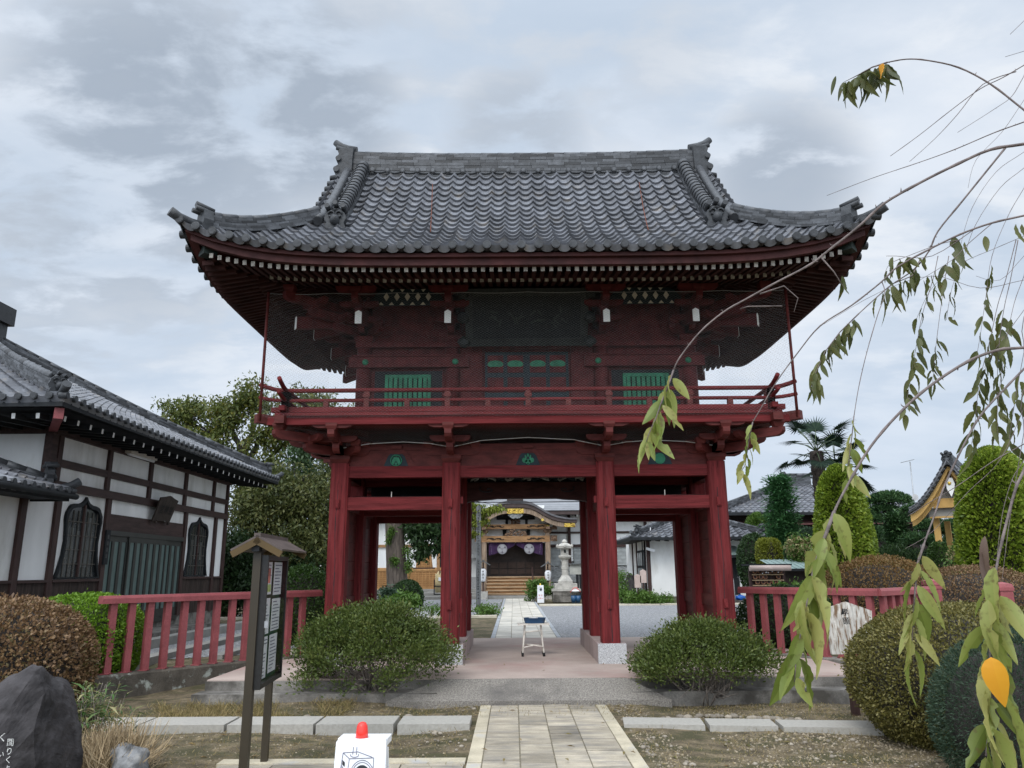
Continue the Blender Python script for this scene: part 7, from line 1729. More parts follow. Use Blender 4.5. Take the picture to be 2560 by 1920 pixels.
p = at(2330, 1330, 26); pads("mid green pine with layered pads under the ochre gable", "cloud_pine", (p.x, 26.5, .17), [PB(2290, 1278, 27, 34, 14), PB(2332, 1320, 26.5, 40, 20), PB(2390, 1330, 26.5, 44, 26), PB(2300, 1356, 26.5, 48, 20), PB(2390, 1375, 26, 60, 20), PB(2420, 1340, 27, 46, 30)], 19000, l_pine, .13, 6)
p = at(2300, 1405, 25); pads("low dark green shrubs massed beneath the pines", "shrubbery", (p.x, 25, .17), [PB(2240, 1400, 25, 50, 34), PB(2300, 1410, 24.5, 50, 30), PB(2400, 1415, 24, 60, 34), PB(2130, 1400, 27, 60, 40), PB(2010, 1390, 29, 44, 40)], 15000, l_dk, .10, 9)
p = at(2022, 1330, 33); pads("grey-green round shrub behind the palms", "round_shrub", (p.x, 33, .17), [PB(2022, 1342, 33, 32, 22), PB(2000, 1370, 33, 34, 26)], 6000, l_jun, .10, 4)
p = at(1900, 1310, 34); pads("yellow-green leafy shrub before the old house, behind the annex roof", "round_shrub", (p.x, 34, .17), [PB(1892, 1306, 34, 22, 20), PB(1885, 1330, 34, 26, 26), PB(1900, 1360, 34, 30, 30)], 6000, l_weed, .12, 4)
for sx, sy, Y, lab in ((2008, 1372, 24.0, "tan flowering shrub between the annex and the first thuja"), (2412, 1385, 19.5, "tan flowering shrub to the left of the broad thuja")):
    p = at(sx, sy, Y); t = thing("flowering_shrub", lab, "shrub", (p.x, Y, .17)); cl = blobs([B(sx, sy, Y, 34, 22, 40), B(sx, sy + 36, Y, 26, 24, 20)], int(sx)); crown("foliage", cl[:40], 3200, .09, l_tan, t, (.07, .07, .06), seed=3); crown("leaves", cl, 2600, .10, l_weed, t, (.10, .10, .10), seed=4)
    mb = MB()
    for c in cl[::6]: limb(mb, (p.x, Y, .1), c[:3], .02, .006, .1, int(sx), 4)
    mb.build("stem", m_barkd, t)
# palms
def palm(label, sx, ytop, Y, nfr, seed, L=1.0, lean=0.0):
    tp = at(sx, ytop, Y); rg = random.Random(seed); t = thing("fan_palm", label, "palm", (tp.x, Y, .17))
    mb = MB(); pts = [Vector((tp.x - lean * (1 - f), Y, -.1 + (tp.z + .1) * f)) for f in [i / 26 for i in range(27)]]
    mb.tube(pts, [(.20 + .035 * (i % 2)) * (1.0 if i > 3 else .85) for i in range(27)], 12)
    for i in range(190):
        f = rg.random(); a = rg.uniform(0, 6.28); q = Vector((tp.x - lean * (1 - f), Y, tp.z * f)) + Vector((cos(a), sin(a), 0)) * .19
        mb.bar(q, q + Vector((cos(a) * .09, sin(a) * .09, rg.uniform(.03, .16))), .05, .012, 0)
    mb.build("trunk", m_palmt, t); top = Vector((tp.x, Y, tp.z))
    P, D, N, S = [], [], [], []; st = MB()
    for i in range(nfr):
        a = 2 * pi * i / nfr * 2.4 + rg.uniform(-.3, .3); el = -.6 + 1.9 * ((i * .618) % 1.0); l = rg.uniform(.85, 1.2) * L
        d = Vector((cos(a) * cos(el), sin(a) * cos(el), sin(el))); hub = top + d * l + Vector((0, 0, -.10 * l)); st.tube([top, top + d * l * .5 + Vector((0, 0, .02)), hub], [.020, .014, .011], 5)
        dd = (d + Vector((0, 0, -.35))).normalized(); sd = dd.cross(Vector((0, 0, 1))); sd = sd.normalized() if sd.length > .1 else Vector((1, 0, 0)); up = sd.cross(dd)
        for k in range(24):
            th = -2.0 + 4.0 * k / 23; v = (dd * cos(th) + sd * sin(th) + up * (.12 + .10 * cos(th))).normalized(); v.z -= .10
            P.append(hub); D.append(v); N.append(up); S.append(l * rg.uniform(.52, .66) * (.72 + .28 * cos(th * .6)))
    st.build("frond_stalk", M("green_stalk", (.05, .075, .03), .6), t)
    n = len(P); leaf_mesh("fronds", np.array(P), np.array(D), np.array(N), np.array(S), np.full(n, .055), l_palm, t, None, None, .06)
palm("taller fan palm with a shaggy brown trunk before the old house", 2040, 1128, 26.0, 17, 4, 1.0, -.05)
palm("shorter fan palm half hidden behind the first thuja", 2088, 1160, 27.0, 16, 9, 1.0, .3)
# ================================================================== trees on the left and in the court
cl = blobs([B(640, 985, 33, 55, 46, 34), B(560, 1030, 33, 62, 50, 40), B(455, 1020, 33.5, 52, 40, 30), B(430, 1060, 33, 50, 44, 26), B(520, 1110, 33, 90, 60, 50), B(680, 1080, 32.5, 80, 60, 46), B(760, 1010, 34, 70, 60, 36), B(620, 1180, 32.5, 110, 70, 50), B(760, 1150, 33, 90, 100, 50), B(860, 1050, 35, 80, 70, 30)], 5)
broad_tree("broad_cherry_tree", "tall tree with dark forked limbs rising behind the plaster hall roof", (at(620, 1400, 33).x, 33, .17), cl, .30, [at(560, 1010, 33), at(640, 1000, 33), at(700, 1040, 33), at(470, 1060, 33.5), at(790, 1060, 34), at(560, 1140, 32)], 20000, .19, l_tree, (.25, .25, .17), .30, m_barkd, 3, at(612, 1150, 33))
cl = blobs([B(700, 1210, 27, 90, 60, 36), B(790, 1230, 27, 60, 80, 34), B(640, 1270, 26.5, 80, 46, 34), B(740, 1330, 26.5, 90, 60, 40), B(620, 1340, 26.5, 60, 50, 24), B(800, 1340, 27, 50, 80, 24)], 8)
broad_tree("weeping_tree", "pale yellow-green weeping tree between the plaster hall and the gate", (at(735, 1500, 27).x, 27.3, .17), cl, .20, [at(650, 1250, 27), at(760, 1190, 27), at(800, 1280, 27.4), at(690, 1320, 26.6)], 25000, .15, l_weep, (.28, .28, .16), .85, m_bark, 6, at(735, 1260, 27))
cl = blobs([B(600, 1400, 25.2, 60, 60, 26), B(650, 1470, 25, 70, 46, 26), B(560, 1480, 25, 40, 60, 20), B(720, 1440, 26, 60, 60, 24), B(790, 1480, 26, 40, 60, 20)], 9)
broad_tree("dark_shrub", "dark glossy shrubs filling the ground behind the notice board roof", (at(640, 1540, 25.4).x, 25.4, .17), cl, .08, [at(600, 1420, 25.2), at(680, 1460, 25)], 15000, .15, l_dk, (.24, .24, .2), .2, m_barkd, 7, at(640, 1490, 25.4))
# great trunk in the left bay
b0 = ground(996, 1517, .19); TY = b0.y
tr = thing("great_tree", "massive grey-brown trunk with ivy tufts seen through the left bay of the gate", "tree", (b0.x, TY, .19))
f_ = Vector((at(985, 1290, TY).x, TY, at(985, 1290, TY).z)); R0 = 24.5 * TY / FOC; mb = MB()
pts = [Vector((b0.x, TY, -.1)), Vector((b0.x, TY, .35)), b0.lerp(f_, .25), b0.lerp(f_, .5), b0.lerp(f_, .8), f_, f_ + Vector((-.1, 0, 1.6)), f_ + Vector((-.3, 0, 3.4))]
mb.tube(pts, [R0 * 1.6, R0 * 1.25, R0 * 1.06, R0, R0 * .95, R0 * .9, R0 * .7, R0 * .4], 20); mb.build("trunk", m_bark, tr)
mb = MB()
for i, q in enumerate(((-3, 0, 5.2), (-2, 2, 6.2), (1.8, 1, 5.4), (2.2, -.5, 4.0), (-.5, -1.2, 6.6))): limb(mb, f_ + Vector((0, 0, 1.2)), b0 + Vector(q) + Vector((0, 0, 1.0)), .18, .05, .1, i)
mb.build("limb", m_barkd, tr)
cl = blobs([(b0.x - 1.5, TY + .5, 6.4, 3.4, 2.5, 1.5, 60), (b0.x + 1.4, TY, 5.2, 1.7, 1.5, 1.0, 26)], 3)
p = lambda x, y, dy=0: at(x, y, TY + dy)
for x, y, k in ((1060, 1312, 10), (1085, 1330, 8), (1100, 1318, 8), (1042, 1345, 6), (1062, 1378, 6), (1048, 1330, 7), (1090, 1360, 6), (1030, 1310, 6), (1075, 1300, 8), (1110, 1345, 5)):
    for _ in range(k): q = p(x + random.uniform(-14, 14), y + random.uniform(-14, 10), random.uniform(-.4, .4)); cl.append((q.x, q.y, q.z, .35))
crown("crown", cl, 17000, .20, l_dk, tr, (.26, .26, .16), .15, seed=5)
cl = [(*(p(x + random.uniform(-6, 6), y + random.uniform(-8, 8), -.45)), .5) for x, y in ((975, 1330), (975, 1345), (982, 1395), (988, 1400), (1018, 1400), (1022, 1415), (1024, 1380), (975, 1320), (1020, 1420), (1016, 1372)) for _ in range(3)]
crown("ivy_tuft", cl, 1000, .11, l_weed, tr, (.08, .08, .10), .1, seed=6)
# maple twigs beside the hall porch
mp_ = at(1185, 1290, 30.5); t = thing("young_maple", "yellow-green young tree whose twigs reach in front of the hall porch left eave", "tree", (mp_.x - .6, 30.5, .17))
mb = MB(); tk = limb(mb, (mp_.x - .6, 30.5, -.1), (mp_.x - .7, 30.5, mp_.z + .6), .09, .05, .03, 2)
tips = [at(x, y, 30.3) for x, y in ((1200, 1262), (1225, 1272), (1252, 1268), (1205, 1285), (1215, 1300), (1195, 1305), (1198, 1330), (1180, 1260), (1175, 1300))]
for i, q in enumerate(tips): limb(mb, tk[4 + i % 3], q, .02, .005, .1, i, 4)
mb.build("trunk", m_barkd, t); cl = []
for q in tips:
    for k in range(5): cl.append((q.x - k * .11, q.y + random.uniform(-.2, .2), q.z + .02 - .02 * k, .5))
crown("crown", cl, 2800, .14, l_maple, t, (.13, .13, .06), .08, seed=2)
# ================================================================== grasses and weeds
def tuft(name, label, cat, pts, n, hgt, mat, wid=.10, lean=.5, kind=None, spread=.06, group=None):
    pts = np.array([(q[0], q[1], q[2]) for q in pts]); idx = RNG.integers(0, len(pts), n); off = RNG.normal(size=(n, 3)) * np.array((spread, spread, 0))
    P = pts[idx] + off; D = nrm(rand_dir(n) * lean + np.array((0, 0, .8))); s = hgt * RNG.uniform(.45, 1.25, n)
    o = leaf_mesh(name, P, D, rand_dir(n), s, s * wid, mat, None, None, kind, .10); return tag(o, label, cat, group, kind)
def scat(n, x0, x1, y0, y1, dz=0): return [(x, y, gz(x, y) + dz) for x, y in zip(RNG.uniform(x0, x1, n), RNG.uniform(y0, y1, n))]
pts = [q for q in scat(420, -4.9, -1.9, 8.9, 9.75) if sin(q[0] * 3.1) + sin(q[0] * 7 + q[1] * 5) > -.5]
tuft("dry_grass", "tangled dry straw-coloured grass behind the left edging stones", "grass", pts, 9000, .10, l_grass, .05, 1.3, "stuff", .05)
tuft("short_grass", "sparse short dry grass and moss on the garden soil", "grass", scat(700, -5.5, -.5, 6.8, 9.7) + scat(900, 1.15, 5, 6.0, 9.7) + scat(260, -3.2, 3.6, 9.0, 9.75), 26000, .042, l_grass, .10, 1.3, "stuff", .09)
q_ = scat(46, 1.2, 4.2, 6.2, 9.6) + scat(30, -3.6, -.5, 7.0, 9.6) + [(x, y, .03) for x, y in zip(RNG.uniform(-.3, 1.0, 12), RNG.uniform(6.8, 9.5, 12))] + [(x, y, SL_Z + .006) for x, y in zip(RNG.uniform(-2.5, 3, 14), RNG.uniform(10.3, 12.5, 14))]
n_ = len(q_); tag(leaf_mesh("fallen_leaves", np.array(q_) + np.array((0, 0, .012)), np.stack([RNG.normal(size=n_), RNG.normal(size=n_), np.zeros(n_)], 1), np.array([(0, 0, 1.)] * n_) + RNG.normal(size=(n_, 3)) * .15, RNG.uniform(.05, .09, n_), RNG.uniform(.018, .03, n_), LEAF("fallen_leaf_colours", [(.16, .10, .04), (.26, .17, .06), (.12, .12, .04)], .1), None, None, "stuff"), "scattered fallen brown leaves on the soil and paving", "leaves", None, "stuff")
p = at(215, 1790, 7.4); g0 = [(p.x + random.uniform(-.22, .22), 7.4 + random.uniform(-.25, .25), 0) for _ in range(22)]
t = thing("bamboo_grass", "clump of green and straw-edged bamboo grass beside the inscribed rock", "plant", (p.x, 7.4, 0)); P, D, N = [], [], []
mb = MB(); rg = random.Random(6)
for i in range(64):
    b = Vector((p.x + rg.gauss(0, .16), 7.4 + rg.gauss(0, .16), -.03)); h = rg.uniform(.28, .66); a = rg.uniform(0, 6.28); e = b + Vector((cos(a) * .13, sin(a) * .13, h)); mb.tube([b, b.lerp(e, .5) + Vector((0, 0, .03)), e], [.004, .003, .002], 4)
    for k in range(15):
        f = b.lerp(e, rg.uniform(.35, 1.0)); P.append(f); a2 = rg.uniform(0, 6.28); D.append((cos(a2), sin(a2), rg.uniform(-.3, .8))); N.append((rg.uniform(-.4, .4), rg.uniform(-.4, .4), 1))
mb.build("stem", m_twig, t); n = len(P); s = RNG.uniform(.08, .17, n); leaf_mesh("leaves", np.array(P), np.array(D), np.array(N), s, s * .15, l_bamb, t, None, None, .15)
p = at(262, 1870, 6.75); tuft("dead_grass_clump", "clump of dead pale grass between the bamboo grass and the jagged rock", "plant", [(p.x + random.uniform(-.25, .25), 6.75 + random.uniform(-.3, .3), -.02) for _ in range(20)], 2400, .36, M("dead_straw", (.36, .27, .16), .9, .3, rnd=.4), .022, .75, None, .08)
def weed(label, sx, sy, Y, rx, h, n, mat, leaf=.10, name="garden_plant"):
    p = at(sx, sy, Y); t = thing(name, label, "plant", (p.x, Y, gz(p.x, Y))); z0 = gz(p.x, Y); r = rx * Y / FOC
    cl = [(p.x + random.uniform(-r, r), Y + random.uniform(-.4, .4), z0 + h * random.uniform(.25, 1), 1) for _ in range(26)]
    mb = MB()
    for c in cl: limb(mb, (p.x + (c[0] - p.x) * .6, Y, z0 - .03), c[:3], .010, .004, .1, 1, 3)
    mb.build("stem", m_twig, t); crown("leaves", cl, n, leaf, mat, t, (.11, .11, .09), 0, seed=int(sx))
weed("bushy fresh green plant before the great tree trunk, in the left bay", 1008, 1520, 24.5, 34, .62, 3000, l_weed, .12)
weed("blue-grey leafy plant at the left foot of the great tree trunk", 970, 1500, 26.0, 14, .75, 1300, l_jun, .13)
weed("loose tall green plant beside the small camera sign on the rear path", 1350, 1490, 35.0, 28, .85, 2400, l_weed, .12)
weed("low green plants in the kerbed strip left of the rear path", 1110, 1530, 24.4, 50, .26, 1600, l_weed, .09)
weed("low green plants at the corner of the rear path, below the wooden pillar", 1220, 1522, 24.6, 22, .26, 1000, l_weed, .09)
weed("bright green weeds round the upright dark stone by the annex", 1580, 1505, 31.7, 34, .45, 2200, l_weed, .11)
weed("low green weeds before the dome-shaped boulder", 1640, 1510, 31.6, 40, .32, 2200, l_weed, .10)
weed("tall thin weeds behind the upright dark stone", 1558, 1480, 32.2, 12, 1.3, 1200, l_weed, .10)
weed("leafy pale green plant right of the plaque rack", 1985, 1440, 18.5, 22, 1.0, 1500, l_weed, .11)
tuft("white_flower_bed", "thin white stalks of withered flowers behind the left azalea", "plant", [(at(x, 1545, 22.5).x, 22.5, .19) for x in range(985, 1075, 4)], 420, .34, m_paper, .03, .5, None, .08)
# distant tree belts so that the horizon is closed on every side
def belt(label, x0, x1, y0, y1, h, n):
    cl = [(random.uniform(x0, x1), random.uniform(y0, y1), random.uniform(.2, 1) * h, 1) for _ in range(max(24, int(abs(x1 - x0) * 2.4)))]
    cl_ = np.array(cl); idx = RNG.integers(0, len(cl), n); P = cl_[idx, :3] + RNG.normal(size=(n, 3)) * np.array((1.0, 1.0, .6)); P[:, 2] = np.maximum(P[:, 2], .1); s = RNG.uniform(.4, .9, n)
    tag(leaf_mesh("distant_trees", P, rand_dir(n), rand_dir(n), s, s * .6, l_dk, None, None, "stuff"), label, "trees", None, "stuff")
belt("dark tree belt far behind the left buildings", -60, -14, 58, 66, 4.0, 15000)
belt("dark tree belt far behind the right houses", 17, 70, 58, 66, 3.6, 15000)
# ================================================================== weeping cherry in the right foreground
TB = Vector((3.75, 3.5, 0)); TT = Vector((3.55, 3.4, 3.6))
ch = thing("weeping_cherry", "weeping cherry with thin bare branches and drooping yellow-green leaves at the right", "tree", TB)
mb = MB(); mb.tube([TB - Vector((0, 0, .2)), TB + Vector((0, 0, .2)), TB + Vector((-.05, 0, 1.2)), TB + Vector((.05, -.05, 2.4)), TT, TT + Vector((.1, 0, .8))], [.24, .17, .14, .13, .11, .08], 14); mb.build("trunk", m_cbark, ch)
LV = {'a': [], 'b': [], 'o': [], 'd': []}
def leaf3(p, d, L, w, key, seed):
    """one lance-shaped leaf, folded along its rib and curling down, sometimes with a bitten edge"""
    rg = random.Random(seed); d = Vector(d).normalized(); a = rg.uniform(0, 2 * pi); s = d.cross(Vector((cos(a), sin(a), .3))).normalized(); n = s.cross(d).normalized()
    if n.z < 0: n, s = -n, -s
    if key != 'o': L, w = L * rg.uniform(.78, .98), w * rg.uniform(.62, .92)
    LV[key].append((Vector(p), d, s, n, L, w, rg.uniform(.10, .75), rg.random(), rg.randrange(10 ** 6)))
SEG = 12
def leaves_build(key, mat, name):
    V, F, R = [], [], []
    for p, d, s, n, L, w, curl, tone, sd in LV[key]:
        rg = random.Random(sd); o = len(V); bite = rg.randrange(3, 10) if rg.random() < .5 and key != 'o' else -1; bs = rg.choice((1, -1)); tipcut = .86 if rg.random() < .15 else 1.0
        for i in range(SEG + 1):
            f = i / SEG; ww = w * .5 * (sin(pi * min(1, f ** .80)) ** .85) * (1 - .22 * f) + .0008
            c = p + d * (L * (f - .10 * curl * f * f) * tipcut) - n * (L * curl * f * f * .8) + Vector((0, 0, -.22 * L * curl * f * f))
            fold = .34 * ww; wv = .07 * ww * (1 if i % 2 else -1)
            wl_, wr_ = ww, ww
            if i in (bite, bite + 1): wl_, wr_ = (ww * .35, ww) if bs > 0 else (ww, ww * .35)
            V += [c + s * wl_ + n * (fold + wv), c, c - s * wr_ + n * (fold - wv)]
        for i in range(SEG):
            k = o + 3 * i; F += [(k, k + 1, k + 4, k + 3), (k + 1, k + 2, k + 5, k + 4)]; R += [tone, min(1, tone + .16)]
    mb = MB(); mb.v = [tuple(v) for v in V]; mb.f = F; mb.m = [0] * len(F); mb.s = [True] * len(F); mb.r = R; return mb.build(name, mat, ch)
def branch(px, D0, D1, r0, r1, ext=True, name="branch", buds=6, seed=0):
    """branch following measured points; distance runs from D0 (outer frame side) to D1 (tip)"""
    r0, r1 = r0 * .46, r1 * .6; n = len(px); pts = [at(x, y, D0 + (D1 - D0) * i / (n - 1)) for i, (x, y) in enumerate(px)]
    full = list(pts)
    if ext:
        a = pts[0]; d = (pts[0] - pts[1]).normalized(); e = TT + Vector((0, 0, .1)); full = [e, e.lerp(a, .45) + Vector((0, 0, .12)) + d * .1, a + d * .25] + full
    # smooth (Catmull-Rom)
    sm = []
    for i in range(len(full) - 1):
        p0, p1, p2, p3 = full[max(i - 1, 0)], full[i], full[i + 1], full[min(i + 2, len(full) - 1)]
        for k in range(4):
            t = k / 4; sm.append(.5 * ((2 * p1) + (p2 - p0) * t + (2 * p0 - 5 * p1 + 4 * p2 - p3) * t * t + (3 * p1 - p0 - 3 * p2 + p3) * t ** 3))
    sm.append(full[-1]); m = len(sm); rg = random.Random(seed + 50); mb = MB()
    rad = []
    for i in range(m):
        f = i / (m - 1); rad.append((r0 + (r1 - r0) * f ** .8) * (1 + (.22 if i % 5 == 0 else 0)))
    mb.tube(sm, rad, 7)
    for k in range(buds):
        i = rg.randrange(m // 3, m - 1); q = sm[i]; v = Vector((rg.uniform(-1, 1), rg.uniform(-.5, .5), rg.uniform(-1, 1))).normalized(); mb.tube([q, q + v * rad[i] * 2.6, q + v * rad[i] * 3.2 + Vector((0, 0, rad[i]))], [rad[i] * .5, rad[i] * .4, rad[i] * .15], 5)
    mb.build(name, m_cbark, ch); return pts
def hang(pts, f0, f1, n, Lm, key, seed, wr=.36, up=0.0, side=1.0):
    """leaves along part of a twig, hanging in alternate directions"""
    rg = random.Random(seed); cum = [0]
    for a, b in zip(pts, pts[1:]): cum.append(cum[-1] + (b - a).length)
    T = cum[-1]
    for k in range(n):
        u = T * (f0 + (f1 - f0) * (k + rg.uniform(-.3, .3) + .5) / n); u = min(max(u, 0), T - 1e-4); i = max(j for j in range(len(cum)) if cum[j] <= u); i = min(i, len(pts) - 2)
        p = pts[i].lerp(pts[i + 1], (u - cum[i]) / max(1e-9, cum[i + 1] - cum[i])); s = 1 if k % 2 else -1
        d = Vector((s * rg.uniform(.1, .75) * side, rg.uniform(-.5, .5), -1 + up + rg.uniform(-.1, .25))); L = Lm * rg.uniform(.72, 1.18)
        leaf3(p + d.normalized() * .008, d, L, L * wr * rg.uniform(.85, 1.15), key, seed * 100 + k)
br = branch
b = br([(2560, 275), (2477, 211), (2397, 169), (2318, 151), (2266, 148), (2218, 156)], 2.6, 2.75, .010, .004, seed=1)
tw = [at(*q) for q in ((2218, 156, 2.75), (2180, 168, 2.75), (2140, 190, 2.76), (2110, 205, 2.77))]; mb = MB(); mb.tube(tw, [.004, .003, .002, .001], 5); mb.build("twig", m_cbark, ch)
hang(tw, 0, 1, 24, .125, 'b', 3, .34, .1); leaf3(at(2216, 160, 2.74), (.35, 0, -1), .115, .036, 'b', 8); leaf3(at(2196, 166, 2.70), (.05, -.5, -1), .082, .052, 'o', 9)
for q in ([(2090, 190, 2.77), (2075, 240, 2.77)], [(2110, 205, 2.77), (2090, 250, 2.77)]): leaf3(at(*q[0]), at(*q[1]) - at(*q[0]), .11, .022, 'b', int(q[0][0]))
b2_ = br([(2560, 163), (2505, 195), (2449, 223), (2378, 275), (2298, 338), (2226, 390)], 3.0, 3.1, .007, .002, seed=2)
br([(2540, 179), (2457, 211), (2393, 287), (2338, 346), (2274, 404)], 3.0, 3.1, .005, .0015, False, "twig", 4, 3)
br([(2560, 190), (2530, 240), (2490, 270), (2394, 331)], 3.1, 3.1, .005, .0015, True, "twig", 4, 4)
br([(2560, 305), (2485, 332), (2386, 374), (2298, 406), (2179, 446), (2067, 489)], 2.9, 3.1, .009, .0015, seed=5)
br([(2560, 52), (2525, 86)], 3.0, 3.0, .004, .0015, True, "twig", 2, 6); br([(2560, 128), (2513, 142)], 3.0, 3.0, .004, .0015, True, "twig", 2, 7)
b6 = br([(2560, 360), (2477, 374), (2394, 410), (2298, 458), (2210, 509), (2147, 566), (2069, 628), (2023, 663), (1941, 706), (1863, 749), (1809, 780), (1750, 830), (1700, 893), (1684, 925)], 2.3, 2.45, .014, .0035, seed=8, buds=16)
t6 = [at(x, y, 2.45) for x, y in ((1684, 925), (1668, 970), (1652, 1010), (1640, 1045), (1622, 1085), (1610, 1120))]; mb = MB(); mb.tube(t6, [.0035, .003, .0025, .002, .0015, .001], 6); mb.build("twig", m_cbark, ch)
hang(t6, 0, .97, 17, .118, 'a', 6, .36)
for q in ([(1900, 735), (1960, 715), (1995, 745), (1985, 780)], [(2050, 640), (2085, 680), (2110, 720)], [(1955, 765), (1870, 766), (1850, 772)]):
    pq = [at(x, y, 2.42) for x, y in q]; mb = MB(); mb.tube(pq, [.003, .0022, .0015, .001][:len(pq)], 5); mb.build("twig", m_cbark, ch)
leaf3(at(2105, 690, 2.42), (.05, 0, -1), .085, .030, 'b', 77); leaf3(at(2112, 700, 2.42), (-.1, .2, -1), .06, .02, 'b', 78)
br([(2513, 370), (2408, 500), (2345, 578), (2322, 628), (2283, 675), (2221, 718), (2147, 784), (2100, 830)], 2.9, 3.1, .009, .003, False, "branch", 8, 9)
t7 = [at(x, y, 3.1) for x, y in ((2147, 784), (2100, 830), (2062, 880), (2040, 930), (2025, 975))]; mb = MB(); mb.tube(t7, [.003, .0025, .002, .0015, .001], 5); mb.build("twig", m_cbark, ch); hang(t7, .05, 1, 26, .105, 'b', 7, .34)
b8 = br([(2560, 539), (2478, 558), (2400, 586), (2322, 624), (2244, 667), (2202, 706), (2128, 764), (2050, 815), (1995, 881), (1941, 955), (1902, 1021), (1882, 1055)], 2.7, 2.9, .011, .0028, seed=10, buds=12)
t8 = [at(x, y, 2.9) for x, y in ((1882, 1055), (1874, 1090), (1868, 1130), (1862, 1165), (1848, 1185))]; mb = MB(); mb.tube(t8, [.0028, .002, .002, .0015, .001], 5); mb.build("twig", m_cbark, ch); hang(t8, 0, 1, 12, .09, 'a', 8, .42)
t9 = br([(2205, 705), (2212, 735), (2194, 788), (2167, 881), (2147, 967), (2135, 1040)], 2.8, 2.6, .004, .002, False, "twig", 4, 11); t9b = [at(x, y, 2.6) for x, y in ((2135, 1040), (2130, 1090), (2122, 1150), (2118, 1200))]; mb = MB(); mb.tube(t9b, [.002, .0018, .0015, .001], 5); mb.build("twig", m_cbark, ch); hang(t9b, 0, 1, 11, .115, 'a', 9, .36)
t10 = [(2300, 650), (2280, 690), (2230, 710), (2190, 745)]; q = [at(x, y, 3.1) for x, y in t10]; mb = MB(); mb.tube(q, [.003, .0025, .002, .001], 5); mb.build("twig", m_cbark, ch); hang(q, .1, 1, 15, .11, 'b', 10, .40)
b10 = br([(2560, 869), (2497, 875), (2419, 904), (2322, 967), (2244, 1037), (2176, 1117), (2122, 1207), (2085, 1280), (2057, 1356), (2035, 1420)], 2.05, 1.95, .011, .0045, seed=12, buds=10)
tt = [at(x, y, 1.95 - .01 * i) for i, (x, y) in enumerate(((2085, 1280), (2057, 1356), (2035, 1420), (2022, 1480), (2012, 1530), (2000, 1590), (1990, 1650), (1986, 1705)))]; mb = MB(); mb.tube(tt, [.0045, .004, .0035, .003, .0026, .0022, .0018, .001], 6); mb.build("twig", m_cbark, ch)
hang(tt, .0, .98, 22, .125, 'a', 11, .40)
for x, y, dx, L in ((2085, 1283, .35, .12), (2060, 1345, -.5, .10), (2056, 1380, .8, .11), (2030, 1440, .45, .15), (2005, 1500, -.4, .12), (2015, 1530, .45, .16)): leaf3(at(x, y, 1.9), (dx, -.3, -1), L, L * .40, 'a', x + y)
b11 = br([(2560, 922), (2512, 972), (2447, 1045), (2393, 1146), (2357, 1225), (2339, 1280), (2313, 1352), (2295, 1400)], 2.3, 2.15, .009, .0035, seed=13, buds=8)
tt = [at(x, y, 2.15) for x, y in ((2310, 1360), (2295, 1406), (2288, 1470), (2284, 1530), (2280, 1600), (2285, 1660))]; mb = MB(); mb.tube(tt, [.0035, .003, .0025, .002, .0018, .001], 6); mb.build("twig", m_cbark, ch); hang(tt, .0, .97, 15, .125, 'a', 12, .33)
br([(2560, 1110), (2483, 1153), (2393, 1215), (2339, 1247), (2270, 1290)], 2.2, 2.3, .005, .0012, seed=14, buds=4)
br([(2560, 1020), (2500, 1150), (2420, 1230), (2330, 1330), (2262, 1372)], 2.4, 2.5, .003, .001, True, "twig", 3, 15)
b13 = br([(2560, 1175), (2538, 1225), (2505, 1352), (2487, 1442), (2480, 1500), (2474, 1600), (2478, 1750), (2465, 1890)], 1.85, 1.75, .010, .003, seed=16, buds=8)
tt = [at(x, y, 1.75) for x, y in ((2487, 1442), (2480, 1500), (2472, 1580), (2476, 1660), (2480, 1750), (2470, 1830), (2462, 1920), (2458, 1990))]; hang(tt, 0, 1, 30, .125, 'a', 13, .38)
leaf3(at(2478, 1643, 1.66), (-.06, -.25, -1), .086, .050, 'o', 991)
for x, y, dx, L in ((2486, 1418, -.45, .13), (2500, 1490, .55, .13), (2470, 1500, -.25, .14), (2470, 1730, -.45, .16), (2500, 1730, .4, .17), (2480, 1820, .45, .17)): leaf3(at(x, y, 1.72), (dx, -.2, -1), L, L * .36, 'a', x + y)
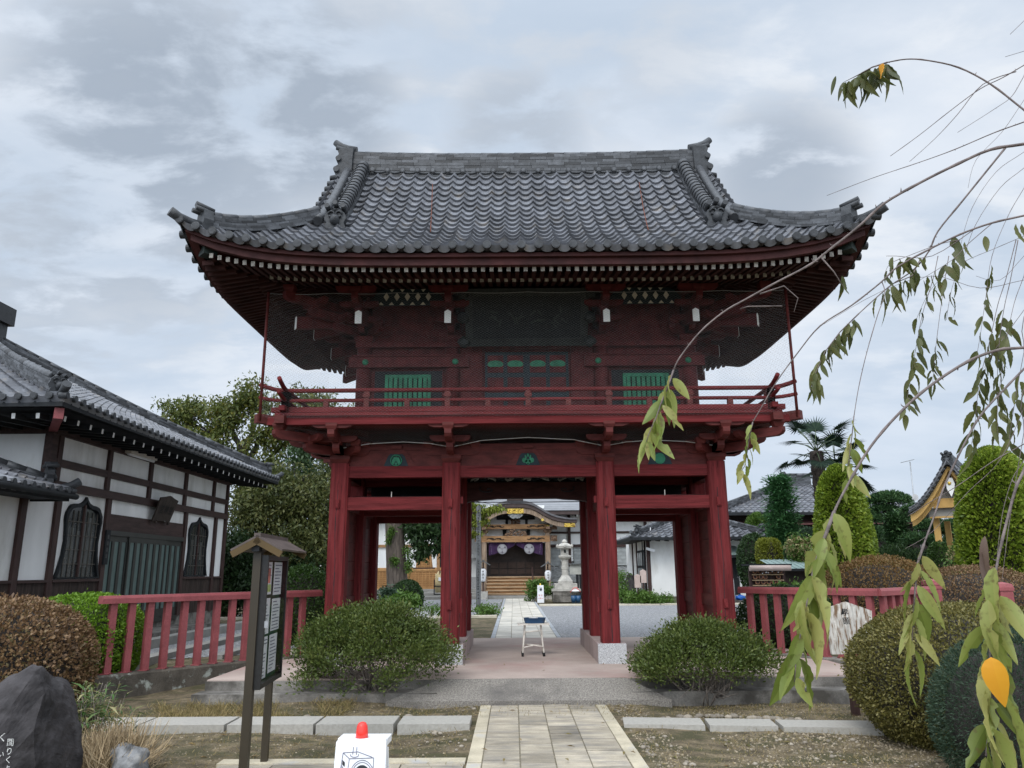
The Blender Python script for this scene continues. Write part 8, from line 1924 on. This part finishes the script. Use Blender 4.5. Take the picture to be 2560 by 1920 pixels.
for k, (px_, Lf, nn, D, f0) in enumerate((([(2345, 640), (2332, 700), (2307, 782), (2290, 869), (2273, 965), (2262, 1040)], .105, 18, 3.6, .45), ([(2372, 640), (2362, 700), (2350, 784), (2338, 881), (2331, 965)], .09, 13, 3.6, .62),
        ([(2540, 600), (2514, 700), (2495, 760), (2476, 845), (2449, 953), (2437, 1060), (2425, 1130)], .11, 22, 3.2, .45), ([(2545, 600), (2526, 700), (2510, 772), (2497, 869), (2493, 965), (2494, 1090)], .11, 19, 3.2, .35),
        ([(2560, 775), (2520, 830), (2472, 900), (2447, 980)], .09, 5, 3.2, .5), ([(2560, 1150), (2530, 1200), (2505, 1290), (2490, 1420)], .1, 0, 2.4, .5), ([(2560, 1080), (2540, 1200), (2520, 1330), (2505, 1450)], .1, 0, 2.5, .5), ([(2560, 640), (2500, 700), (2440, 690)], .08, 0, 3.4, .5), ([(2478, 560), (2420, 610), (2380, 650), (2300, 700)], .1, 8, 2.9, .5), ([(2440, 570), (2330, 640), (2240, 640), (2215, 640)], .085, 5, 3.0, .6),
        ([(2560, 420), (2500, 470), (2440, 560), (2410, 640), (2380, 720), (2366, 800)], .09, 8, 3.3, .6), ([(2560, 380), (2490, 430), (2430, 520), (2400, 620), (2385, 700)], .09, 0, 3.5, .5), ([(2560, 470), (2520, 540), (2480, 640), (2465, 740), (2452, 830), (2440, 900)], .10, 12, 3.4, .45),
        ([(2560, 690), (2535, 760), (2515, 860), (2500, 960), (2492, 1050)], .10, 12, 3.1, .3), ([(2560, 880), (2545, 960), (2530, 1050), (2520, 1120)], .10, 10, 3.0, .2), ([(2560, 700), (2450, 720), (2330, 690), (2200, 730), (2060, 810)], .08, 0, 3.2, .5), ([(2400, 600), (2350, 610), (2270, 640), (2225, 660), (2210, 690)], .085, 8, 3.0, .55), ([(2560, 250), (2505, 330), (2440, 400), (2420, 470)], .1, 0, 3.6, .5), ([(2560, 590), (2490, 620), (2400, 660), (2330, 720), (2290, 800)], .09, 9, 3.2, .6))):
    q = br(px_, D, D, .004, .0012, px_[0][0] >= 2560, "twig", 4, 20 + k)
    if nn: hang(q, f0, 1, nn, Lf, 'b', 30 + k, .36)
for x, y, L in ((2385, 590, .16), (2412, 605, .10), (2462, 590, .085), (2540, 560, .15), (2555, 560, .12)): leaf3(at(x, y, 3.0), (.1, .1, -1), L, L * .42, 'b', x)
leaf3(at(2462, 1340, 2.0), (-.25, 0, -1), .14, .026, 'd', 5); leaf3(at(2455, 1380, 2.0), (-.1, .1, -1), .10, .02, 'd', 6)
leaves_build('a', l_chy, "leaves"); leaves_build('b', l_chd, "leaves"); leaves_build('d', LEAF("withered_leaf", [(.10, .065, .05), (.16, .11, .085)], .2), "withered_leaf"); _o = list(LV['o'])
for q in _o: LV['o'] = [q]; leaves_build('o', l_chl, "orange_leaf")
